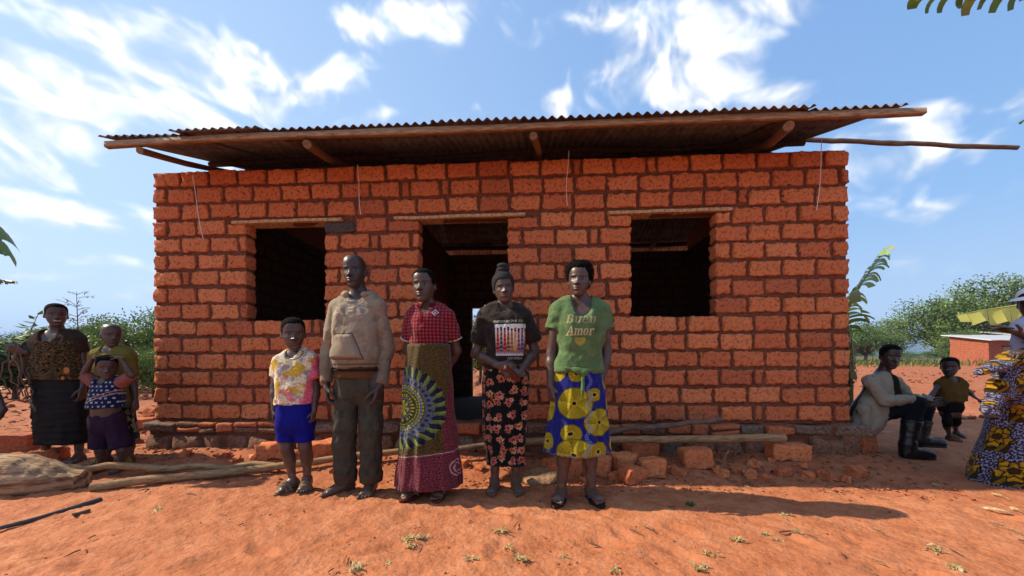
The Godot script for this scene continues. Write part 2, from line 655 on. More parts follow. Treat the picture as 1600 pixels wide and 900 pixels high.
	wrapped("trunk", lin(0.13, 0.09, 0.065), grain, 2.0, fine, 1.0)
	plain("far_hill", lin(0.055, 0.085, 0.05), 1.0, 0.1)
	# people
	var skin := plain("skin", Color.WHITE, 0.42, 0.46)
	skin.vertex_color_use_as_albedo = true
	var hair := wrapped("hair", lin(0.019, 0.016, 0.015), fine, 20.0, pits, 0.6, true, 0.95)
	hair.metallic_specular = 0.2
	lap("materials")


# a picture computed point by point; u runs right, v down
func picture(w: int, h: int, f: Callable, repeat := false) -> ImageTexture:
	var d := PackedByteArray()
	d.resize(w * h * 3)
	var o := 0
	for j in h:
		for i in w:
			var c: Color = f.call((i + 0.5) / w, (j + 0.5) / h)
			d[o] = clampi(int(c.r * 255.0), 0, 255)
			d[o + 1] = clampi(int(c.g * 255.0), 0, 255)
			d[o + 2] = clampi(int(c.b * 255.0), 0, 255)
			o += 3
	return ImageTexture.create_from_image(Image.create_from_data(w, h, false, Image.FORMAT_RGB8, d))


func cloth(name_: String, tex: Texture2D, col := Color.WHITE, rough := 0.88) -> StandardMaterial3D:
	var m := plain(name_, col, rough, 0.25)
	m.albedo_texture = tex
	m.rim_enabled = true
	m.rim = 0.25
	return m


# ---------------------------------------------------------------- the ground
func ground_y(x: float, z: float) -> float:
	var y := 0.0
	# distance in front of the house front, along its own axes
	var s := (x + 0.279) * 0.9984 + (z + 3.815) * 0.0562
	var f := -(x + 0.279) * 0.0562 + (z + 3.815) * 0.9984
	if absf(s) < 4.2 and f > -0.1 and f < 1.2:
		var side := clampf((4.0 - absf(s)) * 2.0, 0, 1)
		var e := clampf(1.0 - f / 0.75, 0, 1)
		y += 0.075 * e * e * (3 - 2 * e) * side * (1.0 + 0.5 * nz.get_noise_2d(x * 1.2, z * 1.2))
	y += nz.get_noise_2d(x * 0.35, z * 0.35) * 0.035
	var far := smoothstep(5.5, 9.0, -z)
	var outside := smoothstep(0.0, 1.5, absf(s) - 3.6)
	var dug := maxf(far, smoothstep(3.6, 5.2, -z) * outside * smoothstep(-3.0, -5.0, x))
	if dug > 0.0 and z > -70.0:
		y += dug * (absf(nz.get_noise_2d(x * 1.1, z * 1.1)) * 0.22 + nz2.get_noise_2d(x * 3.2, z * 3.2) * 0.05)
	if z < -70.0 or absf(x) > 70.0:
		y += 1.6 * nz.get_noise_2d(x * 0.006, z * 0.006)
	return y


func axis_steps(fine0: float, fine1: float, step: float, lo: float, hi: float) -> PackedFloat32Array:
	var a := []
	var x := fine0
	while x < fine1:
		a.append(x)
		x += step
	var st := step
	x = fine1
	while x < hi:
		a.append(x)
		st *= 1.085
		x += st
	a.append(hi)
	st = step
	x = fine0
	while x > lo:
		st *= 1.085
		x -= st
		a.push_front(maxf(x, lo))
	return PackedFloat32Array(a)


func ground() -> void:
	var xs := axis_steps(-5.0, 5.4, 0.03, -6000.0, 6000.0)
	var zs := axis_steps(-4.4, -1.5, 0.026, -6000.0, 400.0)
	var dents := []
	var dr := RandomNumberGenerator.new()
	dr.seed = 61
	for k in 90:
		dents.append([Vector2(dr.randf_range(-4.2, 4.6), dr.randf_range(-3.1, -1.55)), dr.randf() * TAU, dr.randf_range(0.006, 0.016)])
	var g := Geo.new()
	var w := xs.size()
	for j in zs.size():
		for i in w:
			var x := xs[i]
			var z := zs[j]
			var y := ground_y(x, z)
			var near := -z < 9.0 and absf(x) < 9.0
			if near:
				var a := nz.get_noise_2d(x * 2.2 + 5.0, z * 2.6)
				var b := nz2.get_noise_2d(x * 9.0, z * 12.0)
				y += a * 0.014 + b * 0.004 + maxf(0.0, nz2.get_noise_2d(x * 26.0, z * 26.0) - 0.45) * 0.014
				if z > -3.3 and z < -1.4 and absf(x) < 4.9:
					for q in dents:
						var e: Vector2 = Vector2(x, z) - q[0]
						if absf(e.x) > 0.22 or absf(e.y) > 0.22: continue
						e = e.rotated(q[1])
						var m2 := sqrt(pow(e.x / 0.115, 2.0) + pow(e.y / 0.045, 2.0))
						y += float(q[2]) * (0.55 * exp(-pow((m2 - 1.25) / 0.35, 2.0)) - smoothstep(1.2, 0.7, m2))
			# soil tones: packed pale yard, darker dug field, weeds further off
			var t := Color(1, 1, 1)
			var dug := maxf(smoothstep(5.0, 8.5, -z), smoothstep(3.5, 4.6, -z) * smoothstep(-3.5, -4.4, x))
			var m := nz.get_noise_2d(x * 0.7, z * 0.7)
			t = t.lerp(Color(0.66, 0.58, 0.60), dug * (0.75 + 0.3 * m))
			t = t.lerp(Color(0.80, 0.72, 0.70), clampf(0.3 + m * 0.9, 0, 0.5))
			var s := (x + 0.279) * 0.9984 + (z + 3.815) * 0.0562
			var f := -(x + 0.279) * 0.0562 + (z + 3.815) * 0.9984
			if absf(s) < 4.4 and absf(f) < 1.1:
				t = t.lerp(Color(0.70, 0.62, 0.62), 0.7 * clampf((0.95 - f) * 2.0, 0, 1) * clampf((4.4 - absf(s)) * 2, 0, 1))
			var weeds := smoothstep(30.0, 55.0, -z + 6.0 * nz.get_noise_2d(x * 0.1, z * 0.1))
			t = t.lerp(Color(0.24, 0.62, 0.55), weeds)
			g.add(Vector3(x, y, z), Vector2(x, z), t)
	for j in zs.size() - 1:
		for i in w - 1:
			var a := j * w + i
			g.quad(a, a + w, a + w + 1, a + 1)
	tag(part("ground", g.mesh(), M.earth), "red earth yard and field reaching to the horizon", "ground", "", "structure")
	lap("ground %d" % g.v.size())
	# loose crumbs of soil and pebbles on the yard, and clods in the dug fields
	var shapes := Geo.new()
	shapes.append(rough_box(Vector3(1, 0.62, 0.85), 0.42, Vector3i(3, 3, 3), 0.22, 1.6, 3))
	var crumb := shapes.mesh()
	var mm := MultiMesh.new()
	mm.transform_format = MultiMesh.TRANSFORM_3D
	mm.use_colors = true
	mm.mesh = crumb
	var tr := []
	var r := RandomNumberGenerator.new()
	r.seed = 99
	for k in 7000:   # the yard
		var p := Vector3(r.randf_range(-4.8, 5.2), 0, r.randf_range(-4.2, -1.5))
		if nz.get_noise_2d(p.x * 1.4, p.z * 1.4) + r.randf() * 0.5 < 0.28: continue
		tr.append([p, 0.003 + 0.012 * pow(r.randf(), 4.0), r.randf_range(0.45, 1.25)])
	for k in 2200:   # rubble strip under the wall
		var s := r.randf_range(-3.7, 3.7)
		var f := 0.05 + 0.85 * r.randf() * r.randf()
		var p := Vector3(-0.279 + 0.9984 * s - 0.0562 * f, 0, -3.815 + 0.0562 * s + 0.9984 * f)
		tr.append([p, 0.006 + 0.030 * pow(r.randf(), 3.0), r.randf_range(0.55, 1.0)])
	for k in 1500:   # the soft edge of the strip
		var s := r.randf_range(-0.6, 3.6)
		var f := 0.78 + 0.10 * r.randfn()
		var p := Vector3(-0.279 + 0.9984 * s - 0.0562 * f, 0, -3.815 + 0.0562 * s + 0.9984 * f)
		tr.append([p, 0.005 + 0.022 * pow(r.randf(), 2.5), r.randf_range(0.8, 1.05)])
	for k in 5200:   # dug land to the left, the right and behind
		var p := Vector3(r.randf_range(-16, -3.9), 0, r.randf_range(-13, -4.0)) if k < 2600 else Vector3(r.randf_range(3.4, 24), 0, r.randf_range(-26, -5.6))
		tr.append([p, 0.02 + 0.11 * pow(r.randf(), 2.2), r.randf_range(0.5, 0.85)])
	mm.instance_count = tr.size()
	for k in tr.size():
		var p: Vector3 = tr[k][0]
		var sc: float = tr[k][1]
		p.y = ground_y(p.x, p.z) + sc * 0.12
		var b := Basis.from_euler(Vector3(r.randf_range(-0.5, 0.5), r.randf() * TAU, r.randf_range(-0.5, 0.5))).scaled(Vector3(1, r.randf_range(0.6, 1.1), 1) * sc)
		mm.set_instance_transform(k, Transform3D(b, p))
		var t: float = tr[k][2]
		mm.set_instance_color(k, Color(0.50 * t, 0.165 * t, 0.075 * t))
	var o := MultiMeshInstance3D.new()
	o.multimesh = mm
	o.material_override = M.clod
	hang(o, "soil_crumbs")
	tag(o, "loose crumbs, pebbles and clods of red soil over yard and field", "soil", "", "stuff")
	lap("crumbs")


func far_land() -> void:
	# a low ridge of blue hills on the horizon, and the dark line of a far wood below it
	var g := Geo.new()
	var n := 160
	var rows := 5
	for i in n:
		var a := lerpf(-1.5, 1.5, float(i) / (n - 1))
		for k in rows:
			var d := 2000.0 + 350.0 * k
			var hgt := (95.0 + 40.0 * nz.get_noise_2d(a * 2.0, 3.0) + 25.0 * nz.get_noise_2d(a * 9.0, k)) * sin(PI * k / (rows - 1)) - 4.0
			g.add(Vector3(sin(a) * d, hgt, -cos(a) * d))
	for i in n - 1:
		for k in rows - 1:
			var q := i * rows + k
			g.quad(q, q + rows, q + rows + 1, q + 1)
	tag(part("hills", g.mesh(), M.far_hill), "low blue hills on the horizon", "hills", "", "structure")
	lap("hills")


# ---------------------------------------------------------------- the house
const HL := -3.47
const HR := 3.47
const DEEP := 3.6
const THICK := 0.15
const BASE := 0.357
const COURSE := 0.173
var house_frame := Transform3D()
var bricks := {}


func brick_mesh(kind: int, variant: int) -> Mesh:
	var key := kind * 10 + variant
	if not bricks.has(key):
		var w: float = [0.28, 0.20, 0.13, 0.065][kind]
		bricks[key] = rough_box(Vector3(w, 0.141, THICK - 0.004), 0.010, Vector3i([11, 8, 6, 4][kind], 6, 4), 0.0105, 15.0, 20 + key, 0.022).mesh()
	return bricks[key]


func lay_course(a: float, b: float, half_first: bool, r: RandomNumberGenerator) -> Array:
	var joint := 0.031
	var kinds := []
	var x := a
	if half_first:
		kinds.append(2)
		x += 0.13 + joint
	while b - x > 0.275:
		kinds.append(0)
		x += 0.28 + joint
		if r.randf() < 0.10 and b - x > 0.4:
			kinds.append(3)
			x += 0.065 + joint
	var rest := b - x
	if rest > 0.175: kinds.append(1)
	elif rest > 0.105: kinds.append(2)
	elif rest > 0.055: kinds.append(3)
	if kinds.is_empty(): kinds.append(2 if b - a < 0.2 else 1)
	var sum := 0.0
	for k in kinds:
		sum += [0.28, 0.20, 0.13, 0.065][k]
	var stretch := (b - a - joint * (kinds.size() - 1)) / sum
	var out := []
	x = a
	for k in kinds:
		var w: float = [0.28, 0.20, 0.13, 0.065][k] * stretch
		out.append([k, x + w * 0.5, stretch])
		x += w + joint
	return out


# spans of a course that are wall, given openings [x0, x1, y0, y1]
func spans(y: float, openings: Array, lo: float, hi: float) -> Array:
	var out := [[lo, hi]]
	for o in openings:
		if y > o[2] and y < o[3]:
			var next := []
			for s in out:
				if o[0] > s[0] and o[1] < s[1]:
					next.append([s[0], o[0]])
					next.append([o[1], s[1]])
				else: next.append(s)
			out = next
	return out


func mortar_wall(openings: Array, lo: float, hi: float, y0: float, y1: float, recess: float) -> ArrayMesh:
	var g := Geo.new()
	var xs := [lo, hi]
	var ys := [y0, y1]
	for o in openings:
		xs.append_array([o[0], o[1]])
		ys.append_array([maxf(o[2], y0), minf(o[3], y1)])
	xs.sort()
	ys.sort()
	var zf := -recess
	var zb := -THICK + recess
	for i in xs.size() - 1:
		for j in ys.size() - 1:
			var a: float = xs[i]
			var b: float = xs[i + 1]
			var c: float = ys[j]
			var d: float = ys[j + 1]
			if b - a < 0.001 or d - c < 0.001: continue
			var mx := (a + b) * 0.5
			var my := (c + d) * 0.5
			var hole := false
			for o in openings:
				if mx > o[0] and mx < o[1] and my > o[2] and my < o[3]: hole = true
			if hole: continue
			var nx := maxi(1, int((b - a) / 0.024))
			var ny := maxi(1, int((d - c) / 0.024))
			for side in 2:
				var first := g.v.size()
				for jj in ny + 1:
					for ii in nx + 1:
						var x := lerpf(a, b, float(ii) / nx)
						var y := lerpf(c, d, float(jj) / ny)
						var off := nz.get_noise_2d(x * 7.0, y * 9.0 + side * 50.0) * 0.009 + nz2.get_noise_2d(x * 30.0, y * 30.0) * 0.004
						g.add(Vector3(x, y, (zf + off) if side == 0 else (zb - off)))
				for jj in ny:
					for ii in nx:
						var q := first + jj * (nx + 1) + ii
						if side == 0: g.quad(q, q + 1, q + nx + 2, q + nx + 1)
						else: g.quad(q, q + nx + 1, q + nx + 2, q + 1)
			# ends at openings and outer edges, pulled in a little
			for e in [[a, true], [b, false]]:
				var ex: float = e[0]
				g.flat_quad(Vector3(ex, c, zb), Vector3(ex, c, zf), Vector3(ex, d, zf), Vector3(ex, d, zb))
			for e in [c, d]:
				g.flat_quad(Vector3(a, e, zf), Vector3(b, e, zf), Vector3(b, e, zb), Vector3(a, e, zb))
	return g.mesh()


func house() -> void:
	house_frame = Transform3D(Basis(Vector3.UP, -0.0562), Vector3(-0.279, 0, -3.815))
	var h := thing("brick_house", "unfinished red brick house with a door, two window openings and a corrugated iron roof", "house")
	h.transform = house_frame
	var r := RandomNumberGenerator.new()
	r.seed = 41
	# the front wall: every brick laid by itself into mud mortar
	var lip := BASE + 12 * COURSE - 0.055
	var front := [[-2.459, -1.625, 1.376, lip], [-0.653, 0.241, 0.30, lip], [1.445, 2.250, 1.376, lip]]
	var wall_openings := []
	for o in front:
		wall_openings.append([o[0] - 0.012, o[1] + 0.012, o[2], o[3] + 0.002])
	var wall := part("front_wall", mortar_wall(wall_openings, HL + 0.015, HR - 0.015, BASE - 0.01, BASE + 15 * COURSE - 0.012, 0.022), M.mud_mortar, h)
	for row in 15:
		var y := BASE + (row + 0.5) * COURSE
		for s in spans(y, front, HL, HR):
			var first_half: bool = (row % 2 == 1) if s[0] == HL else (row % 2 == 0) != (s[0] > 1.0)
			for b in lay_course(s[0], s[1], first_half, r):
				var k: int = b[0]
				var m := part("brick", brick_mesh(k, r.randi() % 7), M["brick%d" % [0, 0, 0, 1, 1, 1, 2, 2, 3, 3, 4, 0][r.randi() % 12]], wall)
				if k == 3 and r.randf() < 0.5: m.material_override = M.brick4
				m.position = Vector3(b[1], y + r.randf_range(-0.006, 0.006), -THICK * 0.5 + r.randf_range(-0.006, 0.007))
				m.rotation = Vector3(r.randf_range(-0.02, 0.02), r.randf_range(-0.018, 0.018) + (PI if r.randf() < 0.5 else 0.0), r.randf_range(-0.012, 0.012))
				m.scale = Vector3(b[2], r.randf_range(0.94, 1.04), 1.0)
				if row == 11 and b[1] > -1.65 and b[1] < -1.3: m.material_override = M.brick_grey
				# the bricks that carry the lintel boards are cut lower
				for o in front:
					if row == 11 and (absf(b[1] - o[0]) < 0.26 or absf(b[1] - o[1]) < 0.26) and absf(b[1] - (o[0] + o[1]) * 0.5) > (o[1] - o[0]) * 0.5:
						m.scale.y *= 0.74
						m.position.y -= 0.022
	# lintel boards: a thin lip in front, a thick plank over each opening
	for o in [[-2.60, -1.44], [-0.90, 0.42], [1.22, 2.40]]:
		var pl := part("lintel_board", rough_box(Vector3(o[1] - o[0], 0.032, 0.185), 0.006, Vector3i(14, 2, 3), 0.004, 2.5, int(o[0] * 10)).mesh(), M.plank, wall)
		pl.position = Vector3((o[0] + o[1]) * 0.5, lip + 0.018, -0.068)
		pl.rotation.z = 0.004
	# the other walls: bricks joined, one part for each wall
	var back_open := [[-0.68, 0.22, 0.2, 2.0]]
	var spare := RandomNumberGenerator.new()
	spare.seed = 12
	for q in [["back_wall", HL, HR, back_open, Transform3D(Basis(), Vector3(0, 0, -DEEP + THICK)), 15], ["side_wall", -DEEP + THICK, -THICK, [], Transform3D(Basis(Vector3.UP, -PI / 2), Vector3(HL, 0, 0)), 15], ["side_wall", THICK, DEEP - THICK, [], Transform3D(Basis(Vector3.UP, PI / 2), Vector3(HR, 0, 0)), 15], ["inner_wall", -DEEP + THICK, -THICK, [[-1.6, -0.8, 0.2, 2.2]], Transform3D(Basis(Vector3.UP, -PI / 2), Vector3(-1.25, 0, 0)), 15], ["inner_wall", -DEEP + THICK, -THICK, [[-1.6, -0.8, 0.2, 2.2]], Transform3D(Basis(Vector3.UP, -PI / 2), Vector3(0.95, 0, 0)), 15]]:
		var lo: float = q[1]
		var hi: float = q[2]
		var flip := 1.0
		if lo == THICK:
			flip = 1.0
		var w := part(q[0], mortar_wall(q[3], lo, hi, 0.0, BASE + int(q[5]) * COURSE - 0.012, 0.012), M.indoor_shade_mud, h)
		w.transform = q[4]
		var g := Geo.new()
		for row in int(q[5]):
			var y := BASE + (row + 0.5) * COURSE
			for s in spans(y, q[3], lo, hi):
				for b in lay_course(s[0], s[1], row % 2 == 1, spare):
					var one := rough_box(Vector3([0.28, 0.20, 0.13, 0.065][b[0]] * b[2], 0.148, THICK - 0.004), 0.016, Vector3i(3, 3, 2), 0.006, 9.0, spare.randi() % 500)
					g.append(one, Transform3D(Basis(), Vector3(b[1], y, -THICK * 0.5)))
		tag(part("brick", g.mesh(), M.indoor_shade_brick, w), "", "", "", "stuff")
	lap("walls")
	# the plinth: boulders below, thin flat stones above, bedded in mud
	var pg := Geo.new()
	pg.append(rough_box(Vector3(HR - HL + 0.06, 0.40, 0.20), 0.03, Vector3i(90, 8, 3), 0.02, 3.0, 5), Transform3D(Basis(), Vector3(0, 0.145, -0.065)))
	var pl := part("plinth", pg.mesh(), M.mud_mortar, h)
	var x := HL - 0.05
	while x < HR - 0.1:
		var w := r.randf_range(0.20, 0.33)
		var hh := r.randf_range(0.17, 0.24)
		var st := part("stone", rough_box(Vector3(w - 0.015, hh, 0.2), 0.05, Vector3i(4, 4, 3), 0.028, 4.5, r.randi() % 900).mesh(), M.stone if r.randf() < 0.85 else M.stone_pale, pl)
		st.position = Vector3(x + w * 0.5, 0.11, -0.005 + r.randf_range(-0.015, 0.015))
		st.rotation.z = r.randf_range(-0.15, 0.15)
		x += w
	x = HL - 0.06
	while x < HR - 0.05:
		var w := r.randf_range(0.17, 0.36)
		var two := r.randf() < 0.25
		for k in (2 if two else 1):
			var hh := 0.045 if two else r.randf_range(0.075, 0.105)
			var st := part("stone", rough_box(Vector3(w - 0.02, hh, 0.2), 0.016, Vector3i(4, 3, 3), 0.012, 6.0, r.randi() % 900).mesh(), M.brick4 if r.randf() < 0.55 else M.stone if r.randf() < 0.7 else M.stone_pale, pl)
			st.position = Vector3(x + w * 0.5, 0.292 + (0.028 if k == 1 else -0.03 if two else 0.0), -0.025 + r.randf_range(-0.015, 0.015))
			st.rotation = Vector3(0, 0, r.randf_range(-0.05, 0.05))
		x += w
	# bricks standing on edge at the right corner
	var cb := part("stone", rough_box(Vector3(0.17, 0.34, 0.14), 0.03, Vector3i(4, 5, 3), 0.02, 5.0, 77).mesh(), M.stone, pl)
	cb.position = Vector3(HR - 0.06, 0.14, 0.03)
	cb.rotation.z = -0.1
	# floor inside
	part("floor", rough_box(Vector3(HR - HL - 0.31, 0.1, DEEP - 0.31), 0.01, Vector3i(20, 2, 12), 0.015, 2.0, 6).mesh(), M.indoor_shade_mud, h).position = Vector3(0, 0.2, -DEEP * 0.5)
	roof(h, r)
	# tie wires hanging from the roof down the front
	for q in [[278, 262, 296, 366], [554, 252, 560, 332], [888, 240, 884, 325], [1262, 232, 1256, 340]]:
		var a := house_frame.affine_inverse() * at(q[0], q[1], 3.8)
		var b := house_frame.affine_inverse() * at(q[2], q[3], 3.8)
		var p := []
		for i in 9:
			var t := i / 8.0
			var v := a.lerp(b, t)
			v.z = 0.022
			v.x += 0.014 * sin(t * 5.0 + q[0]) * t
			p.append(v)
		var g := Geo.new()
		var rad := []
		for i in 9: rad.append(0.0034)
		g.tube(p, rad, 5)
		part("tie_wire", g.mesh(), M.wire, h)
	lap("house")


func roof(h: Node3D, r: RandomNumberGenerator) -> void:
	var slope := 0.315
	var rf := Node3D.new()
	hang(rf, "roof", h)
	var x0 := -3.40
	var x1 := 3.48
	var zf := 0.62
	var ridge := -1.75
	var zb := -4.15
	var y_front := 2.965
	var y_ridge := y_front + (zf - ridge) * slope
	var y_back := y_ridge - (ridge - zb) * slope
	# a sheet of corrugated iron, shared by all
	var wide := (x1 - x0) / 9.0
	var sheets := []
	for q in [[zf, y_front, ridge, y_ridge], [ridge, y_ridge, zb, y_back]]:
		var g := Geo.new()
		var n := 90
		for j in 4:
			var t := j / 3.0
			for i in n + 1:
				var x := (float(i) / n - 0.5) * (wide + 0.04)
				g.add(Vector3(x, lerpf(q[1], q[3], t) + 0.0135 * cos(x / 0.0764 * TAU), lerpf(q[0], q[2], t)))
		for j in 3:
			for i in n:
				var a := j * (n + 1) + i
				g.quad(a, a + 1, a + n + 2, a + n + 1)
		sheets.append(g.mesh())
	for side in 2:
		for i in 9:
			var s := part("roof_sheet", sheets[side], M[["roof_iron", "roof_iron_rusty", "roof_iron_pale"][(i * 5 + side) % 3]], rf)
			s.position = Vector3(x0 + (i + 0.5) * wide, 0.002 * (i % 2) + r.randf_range(0, 0.004), r.randf_range(-0.035, 0.03) if side == 0 else 0.0)
			s.rotation.y = r.randf_range(-0.008, 0.008)
			s.rotation.z = r.randf_range(-0.004, 0.004)
			if i == 0 and side == 0: s.rotation.z = -0.02
			if i == 8 and side == 0:
				s.rotation.z = 0.018
				s.position.y -= 0.005
	# the eave beam, a squared pole that bows a little
	var pts := []
	var g := Geo.new()
	for i in 25:
		var t := i / 24.0
		var w := Vector3(lerpf(-3.31, 3.59, t), lerpf(2.905, 2.925, t) + 0.012 * sin(t * PI) + 0.006 * sin(t * 11.0), 0.57 + 0.01 * sin(t * 7.0))
		pts.append(w)
	var first := 0
	for i in 25:
		var hh := lerpf(0.022, 0.031, nz.get_noise_1d(i * 1.3) * 0.8 + 0.5)
		for k in [[-0.020, -hh], [0.018, -hh * 0.9], [0.021, -hh * 0.5], [0.020, hh], [-0.020, hh]]:
			g.add(pts[i] + Vector3(0, k[1], k[0]))
	for i in 24:
		for k in 5:
			var k2 := (k + 1) % 5
			g.quad(i * 5 + k2, i * 5 + k, i * 5 + 5 + k, i * 5 + 5 + k2)
	for e in [0, 24]:
		var o: Array = [0, 1, 2, 3, 4]
		var b := []
		for k in o: b.append(g.add(g.v[e * 5 + k]))
		for k in [1, 2, 3]:
			if e == 0: g.tri(b[0], b[k + 1], b[k])
			else: g.tri(b[0], b[k], b[k + 1])
	part("eave_beam", g.mesh(), M.fascia, rf)
	# round purlins across, and rafter poles reaching out over the wall
	for q in [[-0.52, 0.030], [-1.1, 0.035], [-1.70, 0.045], [-2.6, 0.035], [-3.55, 0.045]]:
		var z: float = q[0]
		var y: float = (y_front - (z - zf) * slope if z > ridge else y_ridge + (z - ridge) * slope) - 0.012 - q[1]
		var path := []
		var rad := []
		for i in 15:
			path.append(Vector3(lerpf(-3.3, 3.42, i / 14.0), y + 0.012 * sin(i * 1.3 + z * 5.0), z + 0.02 * sin(i * 0.9)))
			rad.append(q[1] * (1.0 + 0.08 * sin(i * 2.1)))
		var t := Geo.new()
		t.tube(path, rad, 8)
		part("purlin", t.mesh(), M.old_pole, rf)
	for q in [[-2.98, -3.12, 0.028], [-1.45, -1.60, 0.033], [0.50, 0.56, 0.029], [2.55, 2.78, 0.037]]:
		var path := []
		var rad := []
		for i in 9:
			var t := i / 8.0
			var z := lerpf(0.585, ridge, t)
			var y := y_front - (z - zf) * slope - 0.115 - 0.01 * sin(t * 5.0)
			path.append(Vector3(lerpf(q[0], q[1], minf(1.0, t * 3.6)), maxf(y, lerpf(2.84, 2.99, clampf(t * 4.0, 0, 1))) - 0.02 * (1.0 - t), z))
			rad.append(q[2] * (1.1 - 0.25 * t))
		var g2 := Geo.new()
		g2.tube(path, rad, 9, Color.WHITE, 0.06, int(q[0] * 10))
		part("rafter", g2.mesh(), M.pole_wood, rf)
	# rafters under the rear slope
	for xx in [-3.0, -1.5, 0.55, 2.7]:
		var g3 := Geo.new()
		g3.tube([Vector3(xx, y_ridge - 0.1, ridge), Vector3(xx + 0.03, y_back - 0.08, zb + 0.1)], [0.035, 0.04], 8)
		part("rafter", g3.mesh(), M.pole_wood, rf)
	# low gables of the same brick, a hand short of the roof
	for xx in [HL + THICK * 0.5, HR - THICK * 0.5]:
		var gb := Geo.new()
		gb.append(rough_box(Vector3(THICK - 0.01, 1.0, 1.0), 0.01, Vector3i(2, 8, 30), 0.0, 2.0, 4))
		for i in gb.v.size():
			var p := gb.v[i]
			var z := lerpf(-0.15, -DEEP + 0.15, 0.5 - p.z)
			var top: float = (y_front - (z - zf) * slope if z > ridge else y_ridge + (z - ridge) * slope) - 0.035 + 0.012 * nz.get_noise_1d(z * 5.0)
			top = lerpf(BASE + 15 * COURSE - 0.012, top, smoothstep(-0.35, -1.25, z))
			gb.v[i] = Vector3(p.x + 0.008 * nz.get_noise_2d(z * 8.0, p.y * 8.0), lerpf(BASE + 15 * COURSE - 0.012, top, p.y + 0.5), z)
		var gm := part("gable", gb.mesh(), M.brick2, h)
		gm.position.x = xx
	# a short wall plate and posts that carry the ridge
	for xx in [-3.3, -1.3, 0.9, 3.3]:
		var g4 := Geo.new()
		g4.tube([Vector3(xx, BASE + 15 * COURSE - 0.02, ridge), Vector3(xx + 0.02, y_ridge - 0.06, ridge)], [0.04, 0.035], 8)
		part("ridge_post", g4.mesh(), M.pole_wood, rf)


# ---------------------------------------------------------------- people: heads, hands, feet, clothes
# the skull's outline, in head heights: height, half width, front and back of the middle
const HEAD := [[-0.50, 0.06, 0.29, -0.14], [-0.475, 0.125, 0.335, -0.02], [-0.42, 0.175, 0.355, 0.06], [-0.35, 0.215, 0.36, 0.15], [-0.25, 0.262, 0.365, 0.26], [-0.12, 0.298, 0.37, 0.37], [0.0, 0.315, 0.372, 0.43], [0.12, 0.325, 0.382, 0.455], [0.25, 0.322, 0.372, 0.44], [0.36, 0.285, 0.32, 0.375], [0.44, 0.205, 0.235, 0.265], [0.485, 0.105, 0.12, 0.13], [0.5, 0.004, 0.005, 0.005]]


func skull(y: float) -> Vector3:
	var k := 0
	while k < HEAD.size() - 2 and y > HEAD[k + 1][0]: k += 1
	var a: Array = HEAD[maxi(k - 1, 0)]
	var b: Array = HEAD[k]
	var c: Array = HEAD[k + 1]
	var d: Array = HEAD[mini(k + 2, HEAD.size() - 1)]
	var t: float = clampf((y - b[0]) / (c[0] - b[0]), 0, 1)
	var o := Vector3()
	for i in 3:
		var m0: float = (c[i + 1] - a[i + 1]) / maxf(c[0] - a[0], 1e-4) * (c[0] - b[0])
		var m1: float = (d[i + 1] - b[i + 1]) / maxf(d[0] - b[0], 1e-4) * (c[0] - b[0])
		var t2 := t * t
		var t3 := t2 * t
		o[i] = (2 * t3 - 3 * t2 + 1) * b[i + 1] + (t3 - 2 * t2 + t) * m0 + (-2 * t3 + 3 * t2) * c[i + 1] + (t3 - t2) * m1
	return o


func bump(x: float, y: float, cx: float, cy: float, sx: float, sy: float) -> float:
	var a := (x - cx) / sx
	var b := (y - cy) / sy
	return exp(-a * a - b * b)


func hairline(phi: float) -> float:
	var t := [[0.0, 0.315], [0.6, 0.305], [0.95, 0.20], [1.2, 0.02], [1.5, -0.03], [1.75, -0.06], [2.1, -0.24], [3.15, -0.30]]
	var a := absf(phi)
	for i in 7:
		if a <= t[i + 1][0]:
			return lerpf(t[i][1], t[i + 1][1], smoothstep(0.0, 1.0, (a - t[i][0]) / (t[i + 1][0] - t[i][0])))
	return -0.3


